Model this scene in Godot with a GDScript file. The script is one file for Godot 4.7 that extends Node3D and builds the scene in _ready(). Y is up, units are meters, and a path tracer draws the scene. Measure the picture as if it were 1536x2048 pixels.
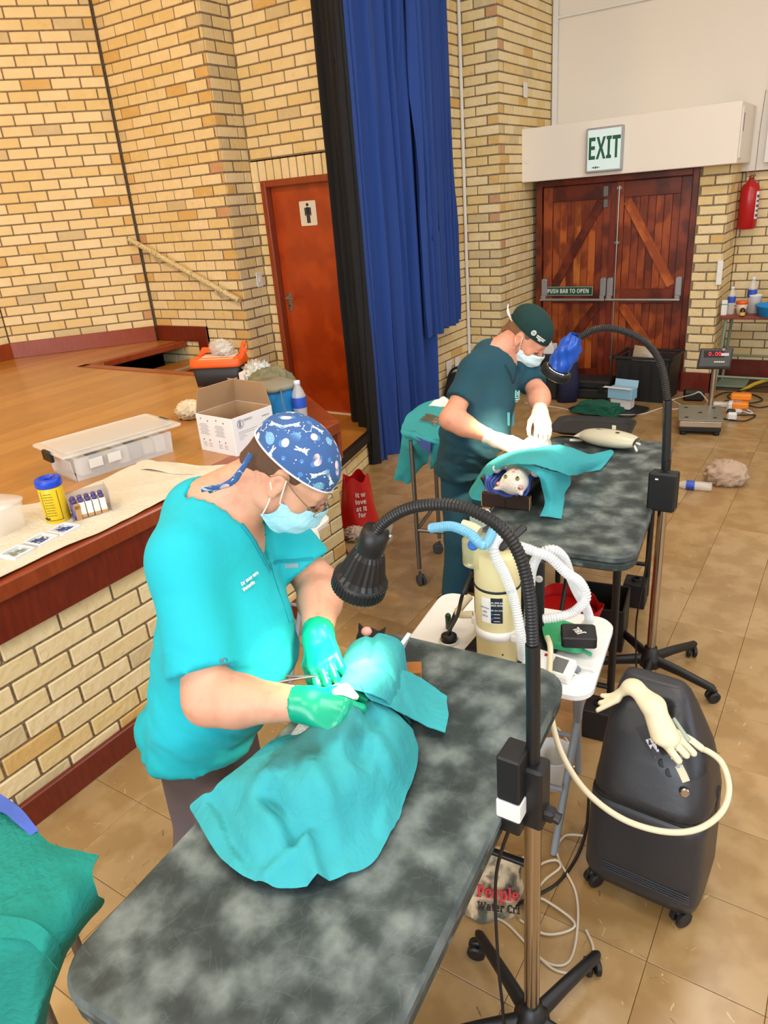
extends Node3D
# Surgery day in a community hall: two vets at folding tables beside a brick-fronted stage.
const COURSE := 0.0835
const BRICK := 0.233
const STAGE := 0.957
const TABLE := 0.83
var rng := RandomNumberGenerator.new()
var used := {}
var M := {}
var brick_shapes := {}
var eye := Vector3(0, 2.02, 0)
var cam_basis := Basis()

# ---------------------------------------------------------------- naming and committing
func numbered(called: String, parent: Node) -> String:
	var key := str(parent.get_instance_id()) + called
	var n: int = used.get(key, 0)
	used[key] = n + 1
	return called if n == 0 else "%s_%03d" % [called, n]

func mk() -> SurfaceTool:
	var st := SurfaceTool.new()
	st.begin(Mesh.PRIMITIVE_TRIANGLES)
	return st

func done(st: SurfaceTool) -> ArrayMesh:
	st.generate_normals()
	return st.commit()

func put(called: String, mesh: Mesh, mat: Material, parent: Node, xf := Transform3D()) -> MeshInstance3D:
	var o := MeshInstance3D.new()
	o.name = numbered(called, parent)
	o.mesh = mesh
	o.material_override = mat
	o.transform = xf
	parent.add_child(o, true)
	return o

func build(called: String, st: SurfaceTool, mat: Material, parent: Node) -> MeshInstance3D:
	return put(called, done(st), mat, parent)

func thing(called: String, label: String, category: String, at := Vector3.ZERO, turn := 0.0, group := "") -> Node3D:
	var o := Node3D.new()
	o.name = numbered(called, self)
	add_child(o, true)
	o.position = at
	o.rotation.y = turn
	tag(o, label, category, group)
	return o

func tag(o: Node, label: String, category: String, group := "", kind := "") -> Node:
	if label: o.set_meta("label", label)
	if category: o.set_meta("category", category)
	if group: o.set_meta("group", group)
	if kind: o.set_meta("kind", kind)
	return o

func struct(called: String, mesh: Mesh, mat: Material, label := "", category := "") -> MeshInstance3D:
	var o := put(called, mesh, mat, self)
	o.set_meta("kind", "structure")
	if label: tag(o, label, category)
	return o

func dup(o: Node3D, at: Vector3, turn := 0.0, label := "", group := "") -> Node3D:
	var c: Node3D = o.duplicate()
	var base := String(o.name)
	c.name = numbered(base, self)
	add_child(c, true)
	c.position = at
	c.rotation.y = turn
	if label: c.set_meta("label", label)
	if group: c.set_meta("group", group)
	return c

# ---------------------------------------------------------------- shapes
func tri(st: SurfaceTool, a: Vector3, b: Vector3, c: Vector3) -> void:
	st.add_vertex(a); st.add_vertex(c); st.add_vertex(b)      # given anticlockwise seen from outside

func quad(st: SurfaceTool, a: Vector3, b: Vector3, c: Vector3, d: Vector3) -> void:
	tri(st, a, b, c); tri(st, a, c, d)

func box(st: SurfaceTool, size: Vector3, at: Vector3, bevel := 0.004, xf := Transform3D()) -> void:
	# a chamfered box: 6 faces, 12 edges, 8 corners
	st.set_smooth_group(-1)
	var h := size * 0.5
	var b: float = minf(bevel, minf(h.x, minf(h.y, h.z)) * 0.45)
	var v := func(sx: int, sy: int, sz: int, k: int) -> Vector3:
		var p := Vector3(sx * (h.x - (0.0 if k == 0 else b)), sy * (h.y - (0.0 if k == 1 else b)), sz * (h.z - (0.0 if k == 2 else b)))
		return xf * (p + at)
	for s in [-1, 1]:
		var q := [[[s, -1, -1], [s, 1, -1], [s, 1, 1], [s, -1, 1], 0], [[-1, s, -1], [-1, s, 1], [1, s, 1], [1, s, -1], 1], [[-1, -1, s], [1, -1, s], [1, 1, s], [-1, 1, s], 2]]
		for f in q:
			var k: int = f[4]
			var a: Vector3 = v.call(f[0][0], f[0][1], f[0][2], k)
			var b2: Vector3 = v.call(f[1][0], f[1][1], f[1][2], k)
			var c: Vector3 = v.call(f[2][0], f[2][1], f[2][2], k)
			var d: Vector3 = v.call(f[3][0], f[3][1], f[3][2], k)
			if s > 0: quad(st, a, b2, c, d)
			else: quad(st, d, c, b2, a)
	var mid := xf * at
	for s in [-1, 1]:
		for t in [-1, 1]:
			oquad(st, v.call(s, t, -1, 0), v.call(s, t, 1, 0), v.call(s, t, 1, 1), v.call(s, t, -1, 1), mid)
			oquad(st, v.call(s, -1, t, 0), v.call(s, 1, t, 0), v.call(s, 1, t, 2), v.call(s, -1, t, 2), mid)
			oquad(st, v.call(-1, s, t, 1), v.call(1, s, t, 1), v.call(1, s, t, 2), v.call(-1, s, t, 2), mid)
			for w in [-1, 1]:
				otri(st, v.call(s, t, w, 0), v.call(s, t, w, 1), v.call(s, t, w, 2), mid)

func otri(st: SurfaceTool, a: Vector3, b: Vector3, c: Vector3, mid: Vector3) -> void:
	if (b - a).cross(c - a).dot((a + b + c) / 3.0 - mid) >= 0: tri(st, a, b, c)
	else: tri(st, a, c, b)

func oquad(st: SurfaceTool, a: Vector3, b: Vector3, c: Vector3, d: Vector3, mid: Vector3) -> void:
	if (b - a).cross(c - a).dot((a + b + c + d) / 4.0 - mid) >= 0: quad(st, a, b, c, d)
	else: quad(st, d, c, b, a)

func boxm(size: Vector3, at := Vector3.ZERO, bevel := 0.004, xf := Transform3D()) -> ArrayMesh:
	var st := mk(); box(st, size, at, bevel, xf); return done(st)

func span(st: SurfaceTool, lo: Vector3, hi: Vector3, bevel := 0.004) -> void:
	box(st, (hi - lo).abs(), (lo + hi) * 0.5, bevel)

func beam(st: SurfaceTool, a: Vector3, b: Vector3, w: float, h: float, up := Vector3.UP, bevel := 0.003) -> void:
	box(st, Vector3(w, h, a.distance_to(b)), Vector3.ZERO, bevel, Transform3D(look(b - a, up), (a + b) * 0.5))

func look(dir: Vector3, up := Vector3.UP) -> Basis:
	var z := dir.normalized()
	var x := up.cross(z)
	if x.length() < 1e-4: x = Vector3.RIGHT.cross(z) if absf(z.x) < 0.9 else Vector3.BACK.cross(z)
	x = x.normalized()
	return Basis(x, z.cross(x), z)

func spline(p: Array, n: int) -> PackedVector3Array:
	var out := PackedVector3Array()
	var m := p.size()
	for i in m - 1:
		var a: Vector3 = p[maxi(i - 1, 0)]
		var b: Vector3 = p[i]
		var c: Vector3 = p[i + 1]
		var d: Vector3 = p[mini(i + 2, m - 1)]
		for k in n: out.append(b.cubic_interpolate(c, a, d, float(k) / n))
	out.append(p[m - 1])
	return out

func tube(st: SurfaceTool, pts: PackedVector3Array, radius, sides := 10, closed_ends := true, flat := 1.0, up := Vector3.ZERO, ribs := false) -> void:
	# radius: a number, or a Callable(index, fraction)
	st.set_smooth_group(0)
	var n := pts.size()
	var rings := []
	var nrm := up
	for i in n:
		var t := (pts[mini(i + 1, n - 1)] - pts[maxi(i - 1, 0)]).normalized()
		if i == 0 and nrm == Vector3.ZERO:
			nrm = t.cross(Vector3.UP if absf(t.y) < 0.9 else Vector3.RIGHT).normalized()
		nrm = (nrm - t * nrm.dot(t)).normalized()
		var bi := t.cross(nrm)
		var r: float = radius.call(i, float(i) / (n - 1)) if radius is Callable else radius
		var ring := PackedVector3Array()
		for k in sides:
			var a := TAU * k / sides
			ring.append(pts[i] + (nrm * cos(a) * flat + bi * sin(a)) * r)
		rings.append(ring)
	for i in n - 1:
		if ribs: st.set_smooth_group(i % 2)
		for k in sides:
			var l := (k + 1) % sides
			quad(st, rings[i][k], rings[i][l], rings[i + 1][l], rings[i + 1][k])
	if closed_ends:
		st.set_smooth_group(-1)
		for k in sides:
			var l := (k + 1) % sides
			tri(st, pts[0], rings[0][l], rings[0][k])
			tri(st, pts[n - 1], rings[n - 1][k], rings[n - 1][l])

func rod(st: SurfaceTool, a: Vector3, b: Vector3, r: float, sides := 12, r2 := -1.0) -> void:
	var q := r if r2 < 0 else r2
	tube(st, PackedVector3Array([a, b]), func(i, _f): return r if i == 0 else q, sides)

func lathe(st: SurfaceTool, prof: Array, sides := 24, xf := Transform3D(), smooth := true) -> void:
	# profile of Vector2(radius, height) from bottom to top, about +y
	var n := prof.size()
	for i in n - 1:
		st.set_smooth_group(0 if smooth else -1)
		var p: Vector2 = prof[i]
		var q: Vector2 = prof[i + 1]
		for k in sides:
			var a := TAU * k / sides
			var b := TAU * (k + 1) / sides
			var p0 := xf * Vector3(p.x * cos(a), p.y, -p.x * sin(a))
			var p1 := xf * Vector3(p.x * cos(b), p.y, -p.x * sin(b))
			var q0 := xf * Vector3(q.x * cos(a), q.y, -q.x * sin(a))
			var q1 := xf * Vector3(q.x * cos(b), q.y, -q.x * sin(b))
			if p.x < 1e-6: tri(st, p0, q1, q0)
			elif q.x < 1e-6: tri(st, p0, p1, q0)
			else: quad(st, p0, p1, q1, q0)

func prism(st: SurfaceTool, poly: PackedVector2Array, depth: float, xf := Transform3D(), bevel := 0.0) -> void:
	# polygon in x,y pulled along +z by depth, with chamfered rims
	st.set_smooth_group(-1)
	if Geometry2D.is_polygon_clockwise(poly): poly.reverse()
	var n := poly.size()
	var inner := poly
	if bevel > 0:
		var off := Geometry2D.offset_polygon(poly, -bevel, Geometry2D.JOIN_MITER)
		if off.size() == 1 and off[0].size() == n:
			inner = off[0]
			if Geometry2D.is_polygon_clockwise(inner): inner.reverse()
			var best := 0
			for i in n:
				if inner[i].distance_to(poly[0]) < inner[best].distance_to(poly[0]): best = i
			var turned := PackedVector2Array()
			for i in n: turned.append(inner[(i + best) % n])
			inner = turned
		else: bevel = 0.0
	var v := func(p: Vector2, z: float) -> Vector3: return xf * Vector3(p.x, p.y, z)
	var t := Geometry2D.triangulate_polygon(inner)
	for i in range(0, t.size(), 3):
		var a := inner[t[i]]; var b := inner[t[i + 1]]; var c := inner[t[i + 2]]
		if (b - a).cross(c - a) < 0:
			var s := b; b = c; c = s
		tri(st, v.call(a, depth), v.call(b, depth), v.call(c, depth))
		tri(st, v.call(a, 0), v.call(c, 0), v.call(b, 0))
	for i in n:
		var j := (i + 1) % n
		if bevel > 0:
			quad(st, v.call(inner[i], 0), v.call(inner[j], 0), v.call(poly[j], bevel), v.call(poly[i], bevel))
			quad(st, v.call(poly[i], depth - bevel), v.call(poly[j], depth - bevel), v.call(inner[j], depth), v.call(inner[i], depth))
		quad(st, v.call(poly[i], bevel), v.call(poly[j], bevel), v.call(poly[j], depth - bevel), v.call(poly[i], depth - bevel))

func round_rect(w: float, h: float, r: float, n := 6) -> PackedVector2Array:
	var out := PackedVector2Array()
	for c in 4:
		var o := Vector2((w * 0.5 - r) * (1 if c in [0, 3] else -1), (h * 0.5 - r) * (1 if c < 2 else -1))
		for i in n + 1:
			var a := PI * 0.5 * (c + float(i) / n)
			out.append(o + Vector2(cos(a), sin(a)) * r)
	return out

const FLAT := Basis(Vector3(1, 0, 0), Vector3(0, 0, -1), Vector3(0, 1, 0))   # x,y,z of a prism -> lying, its depth pointing up

var surf_tint = null      # when set, a Callable(point) -> Color for the next surfaces

func surface(st: SurfaceTool, nu: int, nv: int, f: Callable, thick := 0.0, wrap_u := false) -> void:
	# f(u, v) -> Vector3 over [0,1]^2; with thickness a second skin and a rim
	st.set_smooth_group(0)
	var p := []
	for j in nv + 1:
		var row := PackedVector3Array()
		for i in nu + 1: row.append(f.call(float(i) / nu, float(j) / nv))
		p.append(row)
	var uv := func(i: int, j: int) -> void: st.set_uv(Vector2(float(i) / nu, float(j) / nv))
	var back := []
	if thick > 0:
		for j in nv + 1:
			var row := PackedVector3Array()
			for i in nu + 1:
				var du: Vector3 = p[j][mini(i + 1, nu)] - p[j][maxi(i - 1, 0)]
				var dv: Vector3 = p[mini(j + 1, nv)][i] - p[maxi(j - 1, 0)][i]
				row.append(p[j][i] - du.cross(dv).normalized() * thick)
			back.append(row)
	for j in nv:
		for i in nu:
			for c in [[0, 0], [1, 1], [1, 0], [0, 0], [0, 1], [1, 1]]:
				uv.call(i + c[0], j + c[1])
				if surf_tint != null: st.set_color(surf_tint.call(p[j + c[1]][i + c[0]]))
				st.add_vertex(p[j + c[1]][i + c[0]])
			if thick > 0:
				for c in [[0, 0], [1, 0], [1, 1], [0, 0], [1, 1], [0, 1]]:
					uv.call(i + c[0], j + c[1])
					if surf_tint != null: st.set_color(surf_tint.call(back[j + c[1]][i + c[0]]))
					st.add_vertex(back[j + c[1]][i + c[0]])
	if thick > 0:
		st.set_smooth_group(1)
		for i in nu:
			quad(st, p[0][i + 1], p[0][i], back[0][i], back[0][i + 1])
			quad(st, p[nv][i], p[nv][i + 1], back[nv][i + 1], back[nv][i])
		for j in nv:
			quad(st, p[j][0], p[j + 1][0], back[j + 1][0], back[j][0])
			quad(st, p[j + 1][nu], p[j][nu], back[j][nu], back[j + 1][nu])

func patch(ctrl: Array, u: float, v: float) -> Vector3:
	# Catmull-Rom surface through a grid of points (rows along v)
	var nv := ctrl.size() - 1
	var y := clampf(v * nv, 0, nv - 1e-5)
	var j := int(y)
	var col := []
	for k in range(j - 1, j + 3): col.append(along(ctrl[clampi(k, 0, nv)], u))
	return (col[1] as Vector3).cubic_interpolate(col[2], col[0], col[3], y - j)

func along(row: Array, u: float) -> Vector3:
	var n := row.size() - 1
	var x := clampf(u * n, 0, n - 1e-5)
	var i := int(x)
	return (row[i] as Vector3).cubic_interpolate(row[i + 1], row[maxi(i - 1, 0)], row[mini(i + 2, n)], x - i)

func letters(text: String, size: float, mat: Material, parent: Node, xf: Transform3D, called := "lettering", font := "Droid Sans", bold := true, depth := 0.001, wide := 1.0) -> MeshInstance3D:
	var t := TextMesh.new()
	var f := SystemFont.new()
	f.font_names = PackedStringArray([font])
	f.font_weight = 700 if bold else 400
	t.font = f
	t.text = text
	t.font_size = 64
	t.pixel_size = size / 46.0          # size is the height of a capital
	t.depth = depth / wide
	t.curve_step = 4.0
	var o := put(called, t, mat, parent, xf.scaled_local(Vector3(wide, 1, 1)))
	return o

# ---------------------------------------------------------------- bodies from fields: tapered capsules and ellipsoids, smoothly joined, meshed as surface nets
class Field:
	var lo: Vector3
	var cell: float
	var nx: int
	var ny: int
	var nz: int
	var val: PackedFloat32Array
	func _init(a: Vector3, b: Vector3, c: float) -> void:
		lo = a; cell = c
		nx = int(ceil((b.x - a.x) / c)) + 2; ny = int(ceil((b.y - a.y) / c)) + 2; nz = int(ceil((b.z - a.z) / c)) + 2
		val.resize(nx * ny * nz)
		val.fill(1.0)
	func span(a: Vector3, b: Vector3) -> Array:
		var i0 := ((a - lo) / cell).floor(); var i1 := ((b - lo) / cell).ceil()
		return [maxi(int(i0.x), 0), mini(int(i1.x), nx - 1), maxi(int(i0.y), 0), mini(int(i1.y), ny - 1), maxi(int(i0.z), 0), mini(int(i1.z), nz - 1)]
	func bone(a: Vector3, b: Vector3, ra: float, rb: float, k := 0.02, squash := Vector3.ONE, turn := Basis()) -> void:
		# tapered capsule; squash divides the distance space along turned axes (flattened limbs, hands)
		var r := maxf(ra, rb) * maxf(squash.x, maxf(squash.y, squash.z)) + k + cell * 2.0
		var s := span(a.min(b) - Vector3.ONE * r, a.max(b) + Vector3.ONE * r)
		var plain := squash == Vector3.ONE
		var inv := turn.inverse()
		var ab := b - a
		if not plain: ab = (inv * ab) / squash
		var l2 := maxf(ab.length_squared(), 1e-9)
		var dr := rb - ra
		var small := minf(squash.x, minf(squash.y, squash.z))
		for z in range(s[4], s[5] + 1):
			for y in range(s[2], s[3] + 1):
				var at: int = (z * ny + y) * nx
				for x in range(s[0], s[1] + 1):
					var p := lo + Vector3(x, y, z) * cell - a
					if not plain: p = (inv * p) / squash
					var t := clampf(p.dot(ab) / l2, 0.0, 1.0)
					var d := (p - ab * t).length() - (ra + dr * t)
					if not plain: d *= small
					var old := val[at + x]
					var h := maxf(k - absf(old - d), 0.0) / k
					val[at + x] = minf(old, d) - h * h * k * 0.25
	func blob(c: Vector3, r: Vector3, k := 0.02, turn := Basis()) -> void:
		var m := minf(r.x, minf(r.y, r.z))
		bone(c, c, m, m, k, r / m, turn)
	func carve(a: Vector3, b: Vector3, ra: float, rb: float, k := 0.01) -> void:
		var r := maxf(ra, rb) + k + cell * 2.0
		var s := span(a.min(b) - Vector3.ONE * r, a.max(b) + Vector3.ONE * r)
		var ab := b - a
		var l2 := maxf(ab.length_squared(), 1e-9)
		for z in range(s[4], s[5] + 1):
			for y in range(s[2], s[3] + 1):
				var at: int = (z * ny + y) * nx
				for x in range(s[0], s[1] + 1):
					var p := lo + Vector3(x, y, z) * cell - a
					var t := clampf(p.dot(ab) / l2, 0.0, 1.0)
					var d := -((p - ab * t).length() - (ra + (rb - ra) * t))
					var old := val[at + x]
					var h := maxf(k - absf(old - d), 0.0) / k
					val[at + x] = maxf(old, d) + h * h * k * 0.25
	func each(f: Callable, band := 0.06) -> void:
		# f(point, value) -> value, where the field is near its surface
		var i := 0
		for z in nz:
			for y in ny:
				for x in nx:
					if val[i] < band and val[i] > -band * 1.5: val[i] = f.call(lo + Vector3(x, y, z) * cell, val[i])
					i += 1
	func mesh(st: SurfaceTool, color = null) -> void:
		st.set_smooth_group(0)
		var vert := {}
		var sx := 1; var sy := nx; var sz := nx * ny
		var off := [0, sx, sy, sx + sy, sz, sz + sx, sz + sy, sz + sx + sy]
		var edges := [[0, 1], [2, 3], [4, 5], [6, 7], [0, 2], [1, 3], [4, 6], [5, 7], [0, 4], [1, 5], [2, 6], [3, 7]]
		var pos := PackedVector3Array()
		for z in nz - 1:
			for y in ny - 1:
				var row := (z * ny + y) * nx
				for x in nx - 1:
					var i := row + x
					var n := 0
					if val[i] < 0: n += 1
					if val[i + 1] < 0: n += 1
					if val[i + sy] < 0: n += 1
					if val[i + sy + 1] < 0: n += 1
					if val[i + sz] < 0: n += 1
					if val[i + sz + 1] < 0: n += 1
					if val[i + sz + sy] < 0: n += 1
					if val[i + sz + sy + 1] < 0: n += 1
					if n == 0 or n == 8: continue
					var sum := Vector3.ZERO
					var c := 0
					for e in edges:
						var a := val[i + off[e[0]]]; var b := val[i + off[e[1]]]
						if (a < 0) != (b < 0):
							var t := a / (a - b)
							var pa := Vector3(e[0] & 1, (e[0] >> 1) & 1, e[0] >> 2)
							var pb := Vector3(e[1] & 1, (e[1] >> 1) & 1, e[1] >> 2)
							sum += pa.lerp(pb, t); c += 1
					vert[i] = pos.size()
					pos.append(lo + (Vector3(x, y, z) + sum / c) * cell)
		var tint: bool = color != null
		var out := func(a: int, b: int, c: int, d: int, flip: bool) -> void:
			var q := [a, b, c, a, c, d] if flip else [a, c, b, a, d, c]
			for n in q:
				if tint: st.set_color(color.call(pos[n]))
				st.add_vertex(pos[n])
		for i in vert:
			var x: int = i % nx; var y: int = (i / nx) % ny; var z: int = i / sz
			var in0 := val[i] < 0
			if y > 0 and z > 0 and (val[i + sx] < 0) != in0: out.call(vert[i], vert[i - sy], vert[i - sy - sz], vert[i - sz], not in0)
			if x > 0 and z > 0 and (val[i + sy] < 0) != in0: out.call(vert[i], vert[i - sz], vert[i - sz - sx], vert[i - sx], not in0)
			if x > 0 and y > 0 and (val[i + sz] < 0) != in0: out.call(vert[i], vert[i - sx], vert[i - sx - sy], vert[i - sy], not in0)

# ---------------------------------------------------------------- materials
func noise_tex(freq: float, stops: Array, seed := 1, size := 256, kind := FastNoiseLite.TYPE_SIMPLEX_SMOOTH, octaves := 4, normal := 0.0, fractal := FastNoiseLite.FRACTAL_FBM) -> NoiseTexture2D:
	var n := FastNoiseLite.new()
	n.noise_type = kind
	n.frequency = freq
	n.seed = seed
	n.fractal_type = fractal
	n.fractal_octaves = octaves
	var t := NoiseTexture2D.new()
	t.width = size; t.height = size
	t.seamless = true
	t.noise = n
	if normal > 0:
		t.as_normal_map = true
		t.bump_strength = normal
	elif stops.size():
		var g := Gradient.new()
		var off := PackedFloat32Array()
		var col := PackedColorArray()
		for s in stops:
			off.append(s[0]); col.append(Color(s[1]))
		g.offsets = off; g.colors = col
		t.color_ramp = g
	return t

func plain(color: String, rough := 0.6, metal := 0.0) -> StandardMaterial3D:
	var m := StandardMaterial3D.new()
	m.albedo_color = Color(color)
	m.roughness = rough
	m.metallic = metal
	return m

func textured(tex: Texture2D, rough: float, scale: Vector3, world := true, tint := "ffffff") -> StandardMaterial3D:
	var m := plain(tint, rough)
	m.albedo_texture = tex
	m.uv1_triplanar = true
	m.uv1_world_triplanar = world
	m.uv1_scale = scale
	return m

func bumped(m: StandardMaterial3D, tex: Texture2D, cm := 0.2) -> StandardMaterial3D:
	m.heightmap_enabled = true
	m.heightmap_texture = tex
	m.heightmap_scale = cm
	return m

func clear(color: String, alpha: float, rough := 0.05) -> StandardMaterial3D:
	var m := plain(color, rough)
	m.transparency = BaseMaterial3D.TRANSPARENCY_ALPHA
	m.albedo_color.a = alpha
	return m

func cloth(color: String, bump: Texture2D, rough := 0.9, sheen := 0.0) -> StandardMaterial3D:
	var m := plain(color, rough)
	m.uv1_triplanar = true
	m.uv1_world_triplanar = true
	m.uv1_scale = Vector3.ONE * 3.0
	if bump: bumped(m, bump, 0.4)
	if sheen > 0:
		m.rim_enabled = true; m.rim = sheen; m.rim_tint = 0.6
	return m

func make_materials() -> void:
	var grit := noise_tex(0.06, [], 5, 256, FastNoiseLite.TYPE_SIMPLEX_SMOOTH, 4)
	# face bricks: cream to mustard, speckled
	var tones := [["dcc28c", "e5cf9c", "ebd8aa"], ["e0c893", "ead5a6", "f0deb6"], ["d6b878", "e1c78c", "ead49e"], ["cda35c", "d6b06c", "dfbd80"], ["c4ae80", "d0bc90", "d9c8a0"], ["bd8c60", "c89a70", "d2a982"]]
	M.brick = []
	for i in tones.size():
		var t: Array = tones[i]
		var b := textured(noise_tex(0.02, [[0.0, t[0]], [0.28, t[1]], [0.62, t[1]], [1.0, t[2]]], 11 + i, 256, FastNoiseLite.TYPE_SIMPLEX_SMOOTH, 5), 0.72, Vector3.ONE * 1.7)
		bumped(b, grit, 0.25)
		M.brick.append(b)
	M.mortar = bumped(textured(noise_tex(0.05, [[0.0, "6b5a48"], [0.5, "85735c"], [1.0, "9a886e"]], 31), 0.95, Vector3.ONE * 3.0), grit, 0.5)
	# vinyl floor: ochre with cream and dark flecks
	M.tile = []
	for i in 3:
		var c: Array = [["9d7c4f", "a48456", "ab8c5f"], ["a18154", "a9895c", "b19266"], ["987749", "a08052", "a7885b"]][i]
		var t := textured(noise_tex(0.012, [[0.0, c[0]], [0.35, c[0]], [0.5, c[1]], [0.68, c[2]], [1.0, c[2]]], 41 + i, 512, FastNoiseLite.TYPE_SIMPLEX_SMOOTH, 6), 0.33, Vector3.ONE * 0.8)
		t.detail_enabled = true
		t.detail_blend_mode = BaseMaterial3D.BLEND_MODE_MIX
		t.detail_albedo = flecks(i)
		t.detail_uv_layer = BaseMaterial3D.DETAIL_UV_1
		t.clearcoat_enabled = true; t.clearcoat = 0.25; t.clearcoat_roughness = 0.2
		M.tile.append(t)
	M.seam = plain("5a4226", 0.8)
	# stage boards: golden varnished strip timber
	M.stage_wood = textured(grain_tex(["9a6426", "b27a34", "c28c46"], 3, true), 0.3, Vector3(1.0, 1.0, 1.0))
	M.stage_wood.clearcoat_enabled = true; M.stage_wood.clearcoat = 0.3; M.stage_wood.clearcoat_roughness = 0.25
	M.red_wood = textured(grain_tex(["571708", "6b1f0d", "7c2a13"], 7, false), 0.32, Vector3(1.4, 1.4, 1.4))
	M.red_wood.clearcoat_enabled = true; M.red_wood.clearcoat = 0.25
	M.red_wood_top = textured(grain_tex(["7a3216", "8c3c1c", "9d4a26"], 8, false), 0.3, Vector3(1.4, 1.4, 1.4))
	M.door_wood = textured(door_tex(["9c3509", "a53b0c", "ad410f"]), 0.3, Vector3(0.9, 0.9, 0.9))
	M.door_wood.clearcoat_enabled = true; M.door_wood.clearcoat = 0.3; M.door_wood.clearcoat_roughness = 0.2
	M.board = []
	for c in [["6e2c10", "8a3a15", "9c4a1e"], ["7c3512", "a04a18", "b25c24"], ["5a2010", "702a14", "83371c"], ["86400f", "a85a20", "b96c2c"]]:
		M.board.append(textured(door_tex(c), 0.36, Vector3(1.3, 0.9, 1.3)))
	M.dark_board = textured(door_tex(["4e1a0c", "622210", "722c16"]), 0.34, Vector3(1.0, 1.0, 1.0))
	M.orange_board = textured(door_tex(["934216", "ab5420", "bb652c"]), 0.34, Vector3(1.0, 1.0, 1.0))
	# table tops: dark green plastic, scuffed grey
	M.table_top = textured(noise_tex(0.008, [[0.0, "232c2d"], [0.3, "2f3a3b"], [0.72, "6a7472"], [1.0, "8a938f"]], 51, 1024, FastNoiseLite.TYPE_SIMPLEX_SMOOTH, 8), 0.5, Vector3.ONE * 0.8, false)
	M.table_top.detail_enabled = true
	M.table_top.detail_albedo = scratches()
	bumped(M.table_top, noise_tex(0.2, [], 52, 256), 0.08)
	M.table_edge = textured(noise_tex(0.03, [[0.0, "1d2828"], [0.55, "2a3636"], [0.75, "53605e"], [1.0, "8d9794"]], 53, 256, FastNoiseLite.TYPE_SIMPLEX_SMOOTH, 5), 0.5, Vector3.ONE * 2.0, false)
	M.black_steel = plain("0d0d0e", 0.42)
	M.black_plastic = plain("131416", 0.45)
	M.soft_black = plain("191a1c", 0.6)
	M.rubber = plain("151515", 0.7)
	M.charcoal = bumped(plain("2b2c30", 0.4), grit, 0.02)
	M.charcoal.uv1_triplanar = true; M.charcoal.uv1_scale = Vector3.ONE * 8
	M.chrome = plain("b9aea2", 0.16, 1.0)
	M.steel = plain("a9a9a8", 0.3, 1.0)
	M.dull_steel = plain("7d7a76", 0.42, 0.85)
	M.grey_paint = plain("8d9298", 0.5)
	M.green_paint = plain("7f9180", 0.5)
	M.white = plain("e4e2de", 0.5)
	M.white_gloss = plain("ebebe8", 0.28)
	M.paint = plain("eae1d5", 0.7)
	M.paint_cool = plain("dcdcda", 0.7)
	M.ceiling = plain("e8e4dc", 0.9)
	var wrinkle := noise_tex(0.018, [], 61, 512, FastNoiseLite.TYPE_SIMPLEX_SMOOTH, 5, 0.0, FastNoiseLite.FRACTAL_RIDGED)
	var soft := noise_tex(0.01, [], 62, 256, FastNoiseLite.TYPE_SIMPLEX_SMOOTH, 4)
	M.wrinkle = wrinkle
	M.blue_velvet = cloth("183c84", null, 0.85, 0.7)
	M.black_velvet = cloth("101114", null, 0.9, 0.3)
	M.drape = cloth("35a3ab", wrinkle, 0.85)
	M.drape.heightmap_scale = 0.25
	M.drape_stained = M.drape.duplicate()
	M.drape_stained.vertex_color_use_as_albedo = true
	M.drape_green = cloth("118478", wrinkle, 0.9)
	M.drape_wet = cloth("2f7f82", wrinkle, 0.6)
	M.scrub_bright = cloth("0fb5c4", soft, 0.8, 0.2)
	M.scrub_seam = plain("0c93a3", 0.85)
	M.scrub_dark = cloth("0b4152", soft, 0.85, 0.2)
	M.scrub_dark_trim = plain("08303e", 0.85)
	M.trouser_grey = cloth("6b6166", soft, 0.9)
	M.cap_green = cloth("06312f", soft, 0.9)
	M.mask = cloth("a8dbef", wrinkle, 0.8)
	M.mask_pale = cloth("cfe6ec", wrinkle, 0.8)
	M.elastic = plain("efede6", 0.8)
	M.glove_green = plain("06a07c", 0.28)
	M.glove_white = plain("eee6d2", 0.42)
	M.latex = plain("e2d6b4", 0.45)
	M.skin = skin_mat("d99f82", "cb8a70")
	M.skin_w = skin_mat("d8987c", "c98468")
	M.lips = plain("b4655a", 0.5)
	M.hair = plain("5b3f2c", 0.8)
	M.hair_fair = plain("7d5a40", 0.75)
	M.sheet = cloth("d9d0bd", wrinkle, 0.95)
	M.towel_tan = cloth("b9a08a", wrinkle, 1.0, 0.3)
	M.towel_blue = cloth("4a63b8", soft, 1.0, 0.4)
	M.card = plain("b08d68", 0.85)
	M.card_white = plain("e6e3e2", 0.7)
	M.paper = plain("e9e6df", 0.8)
	M.frost = clear("f3f1ee", 0.4, 0.35)
	M.clear = clear("eef4f6", 0.16, 0.05)
	M.clear_bag = clear("f0efe9", 0.35, 0.2)
	M.hose_clear = clear("eceff0", 0.62, 0.3)
	M.hose_blue = clear("7cc4e6", 0.75, 0.3)
	M.cream_plastic = plain("dccf9c", 0.45)
	M.cream = plain("dccfae", 0.5)
	M.ink = plain("1c1c22", 0.7)
	M.ink_grey = plain("77767c", 0.7)
	M.green_ink = plain("0d5a41", 0.6)
	M.blue = plain("1b63b4", 0.45)
	M.bright_blue = plain("1c8ad8", 0.45)
	M.blue_glove = plain("1450b4", 0.3)
	M.yellow = plain("e8c21a", 0.4)
	M.red = plain("b3131b", 0.3)
	M.bag_red = plain("c81e1e", 0.35)
	M.orange = plain("e8601c", 0.4)
	M.purple = plain("4a3f7c", 0.4)
	M.navy = plain("14183a", 0.8)
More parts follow.
